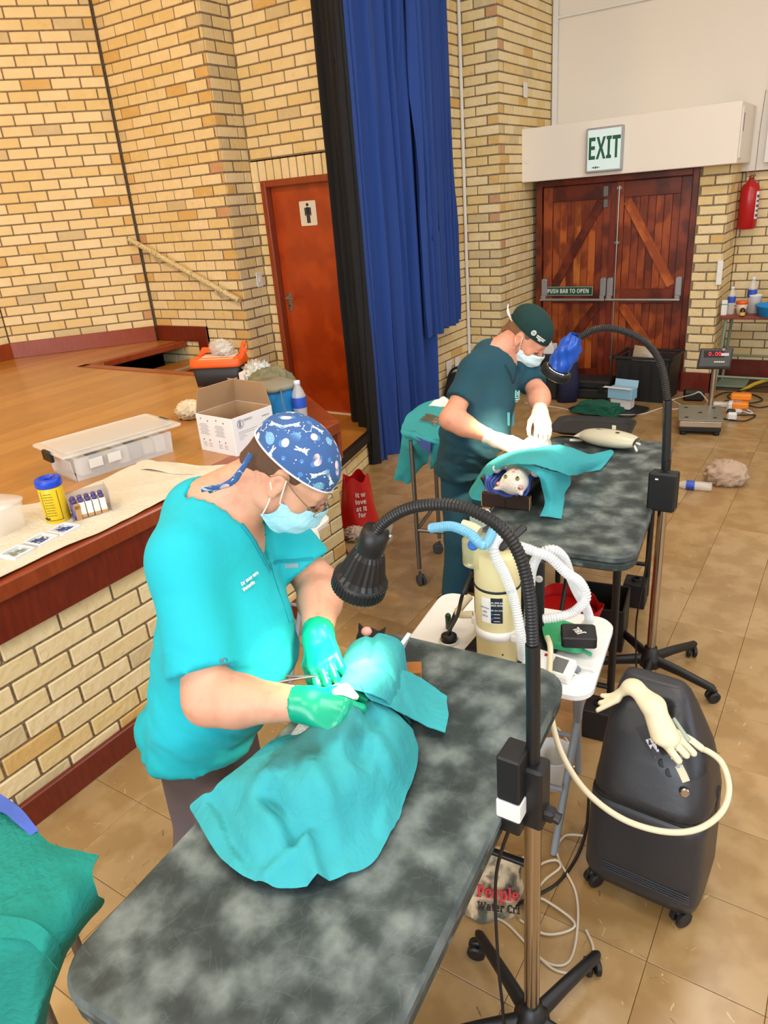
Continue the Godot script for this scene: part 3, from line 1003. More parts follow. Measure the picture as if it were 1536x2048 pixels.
func doors() -> void:
	# restroom door
	var dz := -5.05
	var y0 := 0.284
	var d := struct("door_1", boxm(Vector3(0.76, 1.93, 0.04), Vector3(-3.95, y0 + 0.965, dz - 0.03), 0.004), M.door_wood, "varnished orange-brown restroom door with a sign", "door")
	var st := mk()
	span(st, Vector3(-4.385, y0, dz - 0.08), Vector3(-4.33, 2.245, dz + 0.06), 0.008)
	span(st, Vector3(-3.57, y0, dz - 0.08), Vector3(-3.515, 2.245, dz + 0.06), 0.008)
	span(st, Vector3(-4.33, 2.19, dz - 0.08), Vector3(-3.57, 2.245, dz + 0.06), 0.008)
	build("frame", st, M.red_wood_top, d)
	st = mk(); span(st, Vector3(-4.3, y0 - 0.02, dz - 0.05), Vector3(-3.5, y0 + 0.004, dz + 0.03)); build("sill", st, M.white, d)
	st = mk()
	box(st, Vector3(0.045, 0.16, 0.006), Vector3(-4.275, 1.262, dz - 0.007), 0.002)
	build("handle_plate", st, M.steel, d)
	st = mk()
	tube(st, spline([Vector3(-4.275, 1.3, dz), Vector3(-4.275, 1.3, dz + 0.045), Vector3(-4.25, 1.3, dz + 0.05), Vector3(-4.17, 1.295, dz + 0.05)], 6), 0.008, 10)
	build("handle", st, M.steel, d)
	put("keyhole", disc(0.008, 0.003, Transform3D(Basis(), Vector3(-4.275, 1.23, dz - 0.004))), M.ink, d)
	var sg := thing("restroom_sign", "white sign with a black standing figure on the restroom door", "sign", Vector3(-3.957, 1.97, dz - 0.009))
	st = mk(); prism(st, round_rect(0.17, 0.19, 0.012), 0.005, Transform3D.IDENTITY, 0.001); build("plate", st, plain("ddd6c6", 0.5), sg)
	st = mk()
	prism(st, round_rect(0.038, 0.058, 0.008, 3), 0.002, Transform3D(Basis(), Vector3(0, 0.018, 0.005)))
	for s in [-1, 1]:
		prism(st, round_rect(0.011, 0.062, 0.004, 2), 0.002, Transform3D(Basis(), Vector3(s * 0.027, 0.014, 0.005)))
		prism(st, round_rect(0.016, 0.065, 0.004, 2), 0.002, Transform3D(Basis(), Vector3(s * 0.0095, -0.042, 0.005)))
	lathe(st, [Vector2(0, 0), Vector2(0.013, 0), Vector2(0.013, 0.002), Vector2(0, 0.002)], 14, Transform3D(Basis(Vector3.RIGHT, PI * 0.5), Vector3(0, 0.066, 0.005)), false)
	build("figure", st, M.ink, sg)
	# double doors
	var z := -7.7
	var x0 := -3.0
	var x1 := -1.43
	var dd := struct("door_2", boxm(Vector3(1.5, 2.0, 0.02), Vector3(-2.215, 1.02, z - 0.03), 0.002), M.dark_board, "pair of ledged and braced timber exit doors", "door")
	st = mk()
	span(st, Vector3(x0, 0, z - 0.06), Vector3(x0 + 0.06, 2.07, z + 0.06), 0.006)
	span(st, Vector3(x1 - 0.06, 0, z - 0.06), Vector3(x1, 2.07, z + 0.06), 0.006)
	span(st, Vector3(x0 + 0.06, 2.01, z - 0.06), Vector3(x1 - 0.06, 2.07, z + 0.06), 0.006)
	build("frame", st, M.dark_board, dd)
	for leaf in 2:
		var l0 := x0 + 0.065 + leaf * 0.725
		var l1 := l0 + 0.715
		var sw := 0.095
		for k in 7:
			var bw := (l1 - l0 - sw * 2) / 7.0
			st = mk(); span(st, Vector3(l0 + sw + bw * k + 0.001, 0.05, z - 0.02), Vector3(l0 + sw + bw * (k + 1) - 0.001, 1.98, z - 0.002), 0.004)
			build("board", st, M.board[(k * 5 + leaf * 3) % 4 if leaf == 0 else [0, 2, 0, 2, 0, 0, 2][k]], dd)
		for x in [l0, l1 - sw]:
			st = mk(); span(st, Vector3(x, 0.02, z - 0.02), Vector3(x + sw, 2.005, z + 0.018), 0.004); build("stile", st, M.board[0 if x == l0 else 2], dd)
		for r in [[1.86, 2.005], [0.86, 1.0], [0.02, 0.17]]:
			st = mk(); span(st, Vector3(l0 + sw, r[0], z - 0.018), Vector3(l1 - sw, r[1], z + 0.016), 0.004); build("rail", st, M.dark_board, dd)
		var s := 1.0 if leaf == 0 else -1.0
		for r in [[1.0, 1.86], [0.17, 0.86]]:
			st = mk()
			var mx := (l0 + l1) * 0.5
			var hw := (l1 - l0) * 0.5 - sw - 0.03
			beam(st, Vector3(mx - s * hw, r[0] + 0.03, z + 0.004), Vector3(mx + s * hw, r[1] - 0.03, z + 0.004), 0.085, 0.022, Vector3(0, 0, 1), 0.003)
			build("brace", st, M.dark_board if leaf == 0 else M.orange_board, dd)
	st = mk(); span(st, Vector3(-2.245, 0.02, z + 0.0), Vector3(-2.185, 2.0, z + 0.024), 0.003); build("meeting_strip", st, M.red_wood, dd)
	# long bolts and bars
	st = mk(); rod(st, Vector3(-2.16, 0.05, z + 0.04), Vector3(-2.16, 1.97, z + 0.04), 0.008, 8)
	for y in [0.3, 0.62, 1.45, 1.95]: box(st, Vector3(0.05, 0.03, 0.02), Vector3(-2.16, y, z + 0.03), 0.003)
	build("bolt_rod", st, M.steel, dd)
	st = mk(); box(st, Vector3(0.05, 0.1, 0.03), Vector3(-2.29, 1.93, z + 0.03), 0.004); box(st, Vector3(0.045, 0.08, 0.02), Vector3(-2.29, 1.82, z + 0.025), 0.004); build("latch", st, M.dull_steel, dd)
	for leaf in 2:
		var a := -2.905 + leaf * 0.70
		var b := -2.275 + leaf * 0.735
		st = mk()
		for x in [a, b]:
			prism(st, round_rect(0.06, 0.2, 0.025), 0.05, Transform3D(Basis(), Vector3(x, 1.02, z + 0.018)), 0.006)
			box(st, Vector3(0.05, 0.06, 0.06), Vector3(x, 0.925, z + 0.07), 0.008)
		rod(st, Vector3(a - 0.03, 0.905, z + 0.09), Vector3(b + 0.03, 0.905, z + 0.09), 0.014, 12)
		build("push_bar", st, plain("a7a8ac", 0.35, 0.7), dd)
	var pb := thing("push_bar_sign", "green sign with white lettering on the left exit door", "sign", Vector3(-2.655, 0.985, z + 0.02))
	st = mk(); prism(st, round_rect(0.54, 0.095, 0.01), 0.006, Transform3D.IDENTITY, 0.002); build("plate", st, plain("0c4a2c", 0.4), pb)
	st = mk()
	for q in [[0, 0.042, 0.525, 0.003], [0, -0.042, 0.525, 0.003], [-0.263, 0, 0.003, 0.084], [0.263, 0, 0.003, 0.084]]: box(st, Vector3(q[2], q[3], 0.001), Vector3(q[0], q[1], 0.0065), 0.0002)
	build("border", st, M.white, pb)
	letters("PUSH BAR TO OPEN", 0.043, M.white, pb, Transform3D(Basis(), Vector3(0, 0, 0.007)), "lettering", "Droid Sans", true, 0.001, 0.82)
	# illuminated exit sign
	var ex := thing("exit_sign", "white exit sign with green letters on the white beam", "sign", Vector3(-2.2311, 2.2883, -7.4))
	st = mk(); prism(st, round_rect(0.34, 0.375, 0.012), 0.05, Transform3D.IDENTITY, 0.006); build("frame", st, plain("a9adb3", 0.35, 0.5), ex)
	var face := plain("cfe4e4", 0.35)
	face.emission_enabled = true; face.emission = Color("cfe6e6"); face.emission_energy_multiplier = 0.12
	put("panel", boxm(Vector3(0.305, 0.34, 0.006), Vector3(0, 0, 0.05), 0.002), face, ex)
	letters("EXIT", 0.185, M.green_ink, ex, Transform3D(Basis(), Vector3(0, 0.012, 0.0535)), "lettering", "Droid Sans", true, 0.001, 0.56)
	st = mk()
	for q in [[-0.09, 0.012], [-0.072, 0.02], [-0.055, 0.012], [-0.1, 0.006], [-0.04, 0.006]]: box(st, Vector3(0.012, q[1], 0.001), Vector3(q[0], -0.145, 0.0535), 0.0002)
	build("small_print", st, M.ink, ex)

# ---------------------------------------------------------------- tables, lamps, machines
func folding_table(label: String, at: Vector3, turn: float, w: float, l: float, called := "operating_table", leg_x := 0.0) -> Node3D:
	var t := thing(called, label, "table", at, turn, "")
	var st := mk()
	prism(st, round_rect(w, l, 0.085, 8), 0.03, Transform3D(FLAT, Vector3(0, TABLE - 0.03, 0)), 0.007)
	build("table_top", st, M.table_top, t)
	st = mk()
	prism(st, round_rect(w - 0.006, l - 0.006, 0.083, 8), 0.03, Transform3D(FLAT, Vector3(0, TABLE - 0.062, 0)), 0.006)
	build("rim", st, M.table_edge, t)
	for e in [-1, 1]:
		var z: float = e * (l * 0.5 - 0.11)
		for s in [-1, 1]:
			st = mk(); rod(st, Vector3(s * (w * 0.5 - 0.07), TABLE - 0.06, z), Vector3(s * (w * 0.5 - 0.07 + leg_x), 0.02, z), 0.0145, 14)
			build("leg", st, M.black_steel, t)
		st = mk(); rod(st, Vector3(-(w * 0.5 - 0.07), 0.2, z), Vector3(w * 0.5 - 0.07, 0.2, z), 0.011, 10)
		build("crossbar", st, M.black_steel, t)
		st = mk(); rod(st, Vector3(-(w * 0.5 - 0.07), TABLE - 0.075, z), Vector3(w * 0.5 - 0.07, TABLE - 0.075, z), 0.012, 10)
		build("crossbar", st, M.black_steel, t)
		st = mk(); rod(st, Vector3(0, TABLE - 0.07, z * 0.3), Vector3(0, 0.22, z), 0.009, 8); build("brace", st, M.black_steel, t)
	return t

func leg_block(at: Vector3, turn: float, label: String) -> void:
	var b := thing("leg_block", label, "block", at, turn, "black blocks raising the table legs")
	var st := mk()
	box(st, Vector3(0.11, 0.135, 0.11), Vector3(0, 0.0675, 0), 0.004)
	build("block", st, M.soft_black, b)
	st = mk(); lathe(st, [Vector2(0.022, 0.0), Vector2(0.022, 0.012), Vector2(0.017, 0.014)], 14, Transform3D(Basis(), Vector3(0, 0.134, 0)), false)
	build("collar", st, M.rubber, b)

func caster(parent: Node, at: Vector3, r: float, turn: float, mat: Material, called := "caster") -> void:
	var x := Transform3D(Basis(Vector3.UP, turn), at)
	var st := mk()
	var ax := Transform3D(Basis(Vector3.BACK, PI * 0.5), Vector3.ZERO)
	for s in [-1, 1]:
		lathe(st, [Vector2(0, -0.008), Vector2(r * 0.75, -0.009), Vector2(r, -0.005), Vector2(r, 0.005), Vector2(r * 0.75, 0.009), Vector2(0, 0.008)], 18, x * Transform3D(Basis(), Vector3(s * 0.013, r, 0.012)) * ax, false)
	tube(st, spline([x * Vector3(0, r, 0.012), x * Vector3(0, r * 1.9, 0.022), x * Vector3(0, r * 2.1, 0.0)], 4), 0.009, 8)
	rod(st, x * Vector3(0, r * 1.9, 0), x * Vector3(0, r * 2.5, 0), 0.007, 8)
	build(called, st, mat, parent)

func star_base(t: Node3D, n: int, reach: float, turn: float, hub: float) -> void:
	for i in n:
		var d := Vector3(sin(turn + TAU * i / n), 0, cos(turn + TAU * i / n))
		var st := mk()
		tube(st, PackedVector3Array([d * 0.02 + Vector3(0, hub, 0), d * reach * 0.5 + Vector3(0, hub - 0.01, 0), d * reach + Vector3(0, hub - 0.03, 0), d * (reach + 0.012) + Vector3(0, hub - 0.035, 0)]), func(i2, _f): return [0.026, 0.022, 0.019, 0.012][i2], 10, true, 0.75)
		build("foot", st, M.black_plastic, t)
		caster(t, d * (reach - 0.005), 0.026, turn + TAU * i / n + 0.9, M.black_plastic)
	var h := mk()
	lathe(h, [Vector2(0, hub - 0.03), Vector2(0.045, hub - 0.03), Vector2(0.045, hub + 0.015), Vector2(0.03, hub + 0.03), Vector2(0.026, hub + 0.06), Vector2(0, hub + 0.06)], 18)
	build("hub", h, M.black_plastic, t)

func furniture() -> void:
	folding_table("near dark green folding operating table, its scuffed top reaching the bottom of the photo", Vector3(-0.760, 0, -0.935), deg_to_rad(4.0), 0.592, 1.19)
	folding_table("far dark green folding operating table with the saline bag on it", Vector3(-0.893, 0, -2.855), deg_to_rad(6.5), 0.60, 1.29)
	leg_block(Vector3(-0.763, 0, -3.345), 0.1, "black leg block standing clear on the floor under the far table")
	leg_block(Vector3(-0.632, 0, -2.31), 0.1, "black leg block beside the dark concentrator")
	lamps()
	side_tables()
	concentrator()
	anaesthesia()

func lamps() -> void:
	# near lamp: chrome pole, control box, gooseneck and ribbed head
	var t := thing("gooseneck_lamp", "black gooseneck surgical lamp with a ribbed head beside the man, on a wheeled chrome pole", "surgical lamp", Vector3(-0.425, 0, -1.082))
	star_base(t, 5, 0.27, 0.32, 0.11)
	var st := mk(); rod(st, Vector3(0, 0.15, 0), Vector3(0, 0.80, 0), 0.0185, 20); build("pole", st, M.chrome, t)
	st = mk(); box(st, Vector3(0.05, 0.16, 0.055), Vector3(0.004, 0.865, 0), 0.006); box(st, Vector3(0.03, 0.03, 0.03), Vector3(0.035, 0.82, 0), 0.006); build("clamp", st, M.black_plastic, t)
	st = mk(); rod(st, Vector3(0.03, 0.82, 0.0), Vector3(0.06, 0.815, 0.0), 0.012, 10); build("clamp_knob", st, M.black_plastic, t)
	st = mk()
	box(st, Vector3(0.05, 0.112, 0.07), Vector3(-0.03, 0.929, 0.026), 0.004)
	build("control_box", st, M.black_plastic, t)
	put("battery", boxm(Vector3(0.05, 0.04, 0.07), Vector3(-0.03, 0.808, 0.026), 0.004), M.black_plastic, t)
	put("tape", boxm(Vector3(0.053, 0.046, 0.074), Vector3(-0.03, 0.85, 0.026), 0.003), M.white, t)
	var o := Vector3(-0.425, 0, -1.082)
	var path := [Vector3(0, 0.9, 0), Vector3(0, 1.1, 0), Vector3(-0.002, 1.23, 0), Vector3(-0.4328, 1.3373, -1.08) - o, Vector3(-0.4529, 1.4175, -1.08) - o, Vector3(-0.4941, 1.4678, -1.08) - o, Vector3(-0.5584, 1.4908, -1.08) - o, Vector3(-0.6214, 1.4877, -1.08) - o, Vector3(-0.6833, 1.4682, -1.08) - o, Vector3(-0.7361, 1.4333, -1.08) - o, Vector3(-0.7658, 1.3989, -1.08) - o]
	goose(t, path, 0.0125)
	lamp_head(t, path[10], Vector3(-0.8239, 1.2587, -1.08) - o, false)
	# far lamp: its head wrapped in a blue glove
	var u := thing("gooseneck_lamp", "black gooseneck surgical lamp whose head is wrapped in a blue glove, beside the woman", "surgical lamp", Vector3(-0.545, 0, -2.75))
	star_base(u, 5, 0.27, 0.1, 0.1)
	st = mk(); rod(st, Vector3(0, 0.14, 0), Vector3(0, 0.83, 0), 0.018, 20); build("pole", st, M.chrome, u)
	st = mk(); box(st, Vector3(0.105, 0.16, 0.035), Vector3(0.0, 0.9, 0.035), 0.012); box(st, Vector3(0.1, 0.155, 0.02), Vector3(0.004, 0.902, 0.008), 0.006); build("control_box", st, M.black_plastic, u)
	put("label_patch", boxm(Vector3(0.012, 0.006, 0.002), Vector3(-0.02, 0.955, 0.053), 0.0005), M.white, u)
	st = mk(); rod(st, Vector3(0, 0.8, 0), Vector3(0, 1.02, 0), 0.017, 14); build("clamp", st, M.black_plastic, u)
	var p := Vector3(-0.545, 0, -2.75)
	var path2 := [Vector3(0, 0.95, 0), Vector3(-0.006, 1.1, 0), Vector3(-0.5596, 1.2542, -2.75) - p, Vector3(-0.588, 1.375, -2.75) - p, Vector3(-0.6359, 1.4504, -2.75) - p, Vector3(-0.707, 1.4941, -2.75) - p, Vector3(-0.7816, 1.5127, -2.75) - p, Vector3(-0.8513, 1.5038, -2.75) - p, Vector3(-0.926, 1.4582, -2.75) - p]
	goose(u, path2, 0.014)
	lamp_head(u, path2[8], Vector3(-1.0003, 1.3205, -2.75) - p, true)
	# cords hanging down both poles
	cord("lamp_cord", "black power cord hanging down the near lamp's pole", [o + Vector3(-0.035, 0.79, 0.03), o + Vector3(-0.075, 0.6, 0.03), o + Vector3(-0.065, 0.35, 0.05), o + Vector3(-0.05, 0.16, 0.06), o + Vector3(-0.04, 0.012, 0.1), o + Vector3(-0.1, 0.006, 0.5)], 0.004, M.black_plastic)
	cord("lamp_cord", "black power cord hanging down the far lamp's pole", [p + Vector3(-0.03, 0.83, 0.03), p + Vector3(-0.035, 0.6, 0.04), p + Vector3(-0.06, 0.3, 0.04), p + Vector3(-0.045, 0.12, 0.06), p + Vector3(-0.02, 0.02, 0.14), p + Vector3(0.02, 0.006, 0.3)], 0.004, M.black_plastic)

func cord(called: String, label: String, pts: Array, r: float, mat: Material, category := "cord", n := 8) -> MeshInstance3D:
	var st := mk()
	tube(st, spline(pts, n), r, 8)
	var o := build(called, st, mat, self)
	tag(o, label, category)
	return o

func goose(t: Node3D, path: Array, r: float) -> void:
	var st := mk()
	rod(st, path[0], path[1], r * 1.15, 14)
	rod(st, path[1], path[2], r * 1.15, 14)
	build("rod", st, M.black_plastic, t)
	st = mk()
	var n := path.size()
	tube(st, even(spline(path.slice(2), 26), 0.0035), func(i, _f): return r * (1.0 if i % 2 else 0.86), 12, true, 1.0, Vector3.ZERO, true)
	build("gooseneck", st, plain("2a2a2c", 0.4, 0.4), t)

func lamp_head(t: Node3D, neck: Vector3, face: Vector3, wrapped: bool) -> void:
	var d := face - neck
	var l := d.length()
	var up := -d / l
	var x := Vector3.BACK.cross(up).normalized()
	var xf := Transform3D(Basis(x, up, x.cross(up)), neck)
	var st := mk()
	if not wrapped:
		lathe(st, [Vector2(0.0, 0.012), Vector2(0.028, 0.01), Vector2(0.031, -0.02), Vector2(0.028, -0.05)], 20, xf)
		build("socket", st, M.black_plastic, t)
		st = mk(); box(st, Vector3(0.03, 0.035, 0.045), Vector3(0.0, -0.005, 0.024), 0.004, xf); rod(st, xf * Vector3(-0.024, -0.012, 0.03), xf * Vector3(0.024, -0.012, 0.03), 0.008, 8); build("hose_clip", st, M.steel, t)
	st = mk()
	var ribs := 22
	var a := -0.045 if not wrapped else -0.01
	# ribbed cone
	var slim := 0.62 if wrapped else 1.0
	for k in ribs * 2:
		var q := TAU * k / (ribs * 2)
		var q2 := TAU * (k + 1) / (ribs * 2)
		var f := 1.0 if k % 2 == 0 else 0.93
		var g := 0.93 if k % 2 == 0 else 1.0
		st.set_smooth_group(-1)
		var prof := [[0.03 * slim, a], [0.036 * slim, a - 0.01], [0.05 * slim, -l + 0.045], [0.057 * lerpf(slim, 1.0, 0.5), -l + 0.035]]
		for i in 3:
			var p0 := Vector3(cos(q), 0, -sin(q)); var p1 := Vector3(cos(q2), 0, -sin(q2))
			quad(st, xf * (p0 * prof[i + 1][0] * f + Vector3(0, prof[i + 1][1], 0)), xf * (p1 * prof[i + 1][0] * g + Vector3(0, prof[i + 1][1], 0)), xf * (p1 * prof[i][0] * g + Vector3(0, prof[i][1], 0)), xf * (p0 * prof[i][0] * f + Vector3(0, prof[i][1], 0)))
	build("ribbed_shade", st, M.black_plastic, t)
	st = mk()
	for k in 44:
		var q := TAU * k / 44
		box(st, Vector3(0.005, 0.028, 0.006), Vector3(0.058, 0, 0), 0.001, xf * Transform3D(Basis(), Vector3(0, -l + 0.016, 0)) * Transform3D(Basis(Vector3.UP, q), Vector3.ZERO))
	lathe(st, [Vector2(0.05, -l + 0.002), Vector2(0.057, -l), Vector2(0.059, -l + 0.004), Vector2(0.058, -l + 0.032), Vector2(0.05, -l + 0.036)], 32, xf)
	build("bezel", st, M.black_plastic, t)
	var glow := plain("ffffff", 0.5)
	glow.emission_enabled = true; glow.emission = Color(1.0, 0.9, 0.72); glow.emission_energy_multiplier = 6.0
	put("lens", disc(0.05, 0.004, xf * Transform3D(Basis(Vector3.RIGHT, PI * 0.5), Vector3(0, -l + 0.008, 0))), glow, t)
	if wrapped:
		st = mk()
		surface(st, 40, 16, func(uu, v):
			var ang: float = uu * TAU
			var r: float = lerpf(0.022, 0.044, smoothstep(0.0, 0.4, v)) + 0.004 * sin(ang * 3.0 + v * 9.0) + 0.003 * sin(ang * 7.0 - v * 14.0)
			return xf * Vector3(cos(ang) * r, 0.03 - v * (l - 0.012), -sin(ang) * r), 0.001)
		build("glove_cover", st, M.blue_glove, t)
	var sp := SpotLight3D.new()
	sp.name = "lamp_beam"
	sp.light_color = Color(1.0, 0.9, 0.74)
	sp.light_energy = 0.4 if not wrapped else 1.1
	sp.spot_angle = 34.0
	sp.spot_angle_attenuation = 0.7
	sp.spot_range = 8.0
	sp.light_size = 0.04
	sp.shadow_enabled = true
	t.add_child(sp, true)
	sp.transform = Transform3D(look(xf.basis.y), xf * Vector3(0, -l - 0.004, 0))

func white_table(label: String, at: Vector3, turn: float, w: float, l: float, h: float) -> Node3D:
	var t := thing("folding_table", label, "table", at, turn)
	var st := mk()
	prism(st, round_rect(w, l, 0.06, 7), 0.032, Transform3D(FLAT, Vector3(0, h - 0.032, 0)), 0.008)
	build("table_top", st, M.white_gloss, t)
	for e in [-1, 1]:
		for s in [-1, 1]:
			st = mk(); rod(st, Vector3(s * (w * 0.5 - 0.06), h - 0.035, e * (l * 0.5 - 0.10)), Vector3(s * (w * 0.5 - 0.1), 0.0, -e * (l * 0.5 - 0.02)), 0.0125, 12)
			build("leg", st, M.grey_paint, t)
		st = mk(); rod(st, Vector3(-(w * 0.5 - 0.09), 0.22, e * (l * 0.5 - 0.09)), Vector3(w * 0.5 - 0.09, 0.22, e * (l * 0.5 - 0.09)), 0.009, 10)
		build("crossbar", st, M.grey_paint, t)
	return t

func side_tables() -> void:
	white_table("small white folding table carrying the anaesthetic machine", Vector3(-0.815, 0, -1.84), deg_to_rad(7.0), 0.62, 0.44, 0.68)
	white_table("white folding table half hidden behind the man, next to the stage end", Vector3(-2.08, 0, -2.17), deg_to_rad(8.0), 0.36, 0.42, 0.70)
	# steel instrument trolley beside the woman
	var t := thing("instrument_trolley", "steel instrument trolley on casters under the turquoise cloth beside the woman", "trolley", Vector3(-1.7569, 0.87, -3.2868) * Vector3(1, 0, 1), deg_to_rad(12.0))
	var st := mk()
	for s in [-1, 1]:
		for e in [-1, 1]:
			st = mk(); rod(st, Vector3(s * 0.17, 0.1, e * 0.2), Vector3(s * 0.17, 0.86, e * 0.2), 0.0125, 12); build("leg", st, M.dull_steel, t)
			caster(t, Vector3(s * 0.17, 0, e * 0.2), 0.032, 0.8 + s + e, plain("3c3c3e", 0.6))
	st = mk()
	var ring := [Vector3(-0.17, 0.34, -0.2), Vector3(-0.17, 0.34, 0.2), Vector3(0.17, 0.34, 0.2), Vector3(0.17, 0.34, -0.2)]
	for i in 4: rod(st, ring[i], ring[(i + 1) % 4], 0.011, 10)
	build("lower_frame", st, M.dull_steel, t)
	st = mk(); prism(st, round_rect(0.36, 0.40, 0.03), 0.02, Transform3D(FLAT, Vector3(0, 0.85, 0)), 0.004); build("tray_top", st, M.steel, t)
	# its cloth
	var c := thing("trolley_cloth", "turquoise cloth draped over the instrument trolley beside the woman", "surgical drape", Vector3.ZERO)
	drape_grid(c, "sheet", M.drape, [
		[Vector3(-2.1189, 0.89, -3.5573), Vector3(-2.0651, 0.895, -3.6566), Vector3(-1.9491, 0.895, -3.724), Vector3(-1.8461, 0.89, -3.7489)],
		[Vector3(-2.0611, 0.895, -3.3106), Vector3(-1.9472, 0.9, -3.2981), Vector3(-1.8401, 0.9, -3.3313), Vector3(-1.7421, 0.895, -3.4087)],
		[Vector3(-1.9833, 0.885, -3.1262), Vector3(-1.8408, 0.892, -3.0418), Vector3(-1.7204, 0.89, -3.0366), Vector3(-1.6231, 0.88, -3.0844)],
		[Vector3(-1.9435, 0.87, -3.0789), Vector3(-1.8031, 0.875, -3.0054), Vector3(-1.6944, 0.87, -3.008), Vector3(-1.6148, 0.86, -3.05)]], 0.008)
	drape_grid(c, "left_fall", M.drape, [
		[Vector3(-1.9776, 0.893, -3.1387), Vector3(-1.8769, 0.895, -3.0732), Vector3(-1.7927, 0.895, -3.0307), Vector3(-1.7369, 0.89, -3.0141)],
		[Vector3(-1.9764, 0.82, -3.1114), Vector3(-1.871, 0.83, -3.055), Vector3(-1.8085, 0.83, -3.0511), Vector3(-1.7846, 0.82, -3.0818)],
		[Vector3(-2.0387, 0.68, -3.1634), Vector3(-1.9388, 0.72, -3.1251), Vector3(-1.8882, 0.71, -3.1558), Vector3(-1.8544, 0.7, -3.1721)],
		[Vector3(-2.0866, 0.56, -3.171), Vector3(-2.0443, 0.54, -3.1918), Vector3(-2.0005, 0.53, -3.1947), Vector3(-1.9517, 0.64, -3.2251)]], 0.012)
	drape_grid(c, "right_fall", M.drape, [
		[Vector3(-1.7516, 0.892, -3.0198), Vector3(-1.6922, 0.892, -3.006), Vector3(-1.6348, 0.89, -3.0152), Vector3(-1.6013, 0.88, -3.0582)],
		[Vector3(-1.7593, 0.81, -3.0459), Vector3(-1.7186, 0.81, -3.0357), Vector3(-1.6886, 0.8, -3.0764), Vector3(-1.6813, 0.79, -3.1339)],
		[Vector3(-1.8221, 0.68, -3.134), Vector3(-1.8007, 0.69, -3.1297), Vector3(-1.767, 0.73, -3.1164), Vector3(-1.7378, 0.76, -3.1209)]], 0.01)
	drape_grid(c, "blue_underlay", M.towel_blue, [[Vector3(-1.8699, 0.9, -3.0413), Vector3(-1.7782, 0.9, -2.9852), Vector3(-1.7059, 0.895, -2.9587)], [Vector3(-1.7969, 0.835, -3.0312), Vector3(-1.7683, 0.82, -3.0207), Vector3(-1.7528, 0.81, -3.0235)]], 0.004)
	# forceps and scissors on it
	for i in 7:
		var f := thing("forceps", "steel forceps lying in the row of instruments on the trolley cloth", "forceps", Vector3(-1.893, 0.905, -3.2975) + Vector3(0.006 * i, 0.006 + 0.0015 * i, 0.022 * i - 0.04), deg_to_rad(-24.0 + 7.0 * rng.randf_range(-1, 1)), "instruments on the trolley cloth")
		forceps(f)
	var wad := thing("gauze_pad", "white folded gauze on the back of the trolley behind the woman", "gauze", Vector3(-1.968, 0.91, -3.5714))
	st = mk(); surface(st, 12, 10, func(u, v): return Vector3((u - 0.5) * 0.13, 0.035 * sin(PI * u) * sin(PI * v) + 0.012 * sin(u * 9) * sin(v * 7), (0.5 - v) * 0.1), 0.012)
	build("pad", st, M.elastic, wad)
	# draped tray table at the bottom left corner
	var m := thing("tray_table", "small steel tray table under the green cloth in the bottom left corner", "table", Vector3(-1.3079, 0.8, -0.3628) * Vector3(1, 0, 1), 0.35)
	st = mk(); prism(st, round_rect(0.22, 0.26, 0.03), 0.02, Transform3D(FLAT, Vector3(0, 0.79, 0)), 0.004); build("tray_top", st, M.steel, m)
	for s in [-1, 1]:
		for e in [-1, 1]:
			st = mk(); rod(st, Vector3(s * 0.08, 0.0, e * 0.1), Vector3(s * 0.08, 0.79, e * 0.1), 0.011, 10); build("leg", st, M.dull_steel, m)
	c = thing("tray_cloth", "creased green cloth hanging from the tray table in the bottom left corner", "surgical drape", Vector3.ZERO)
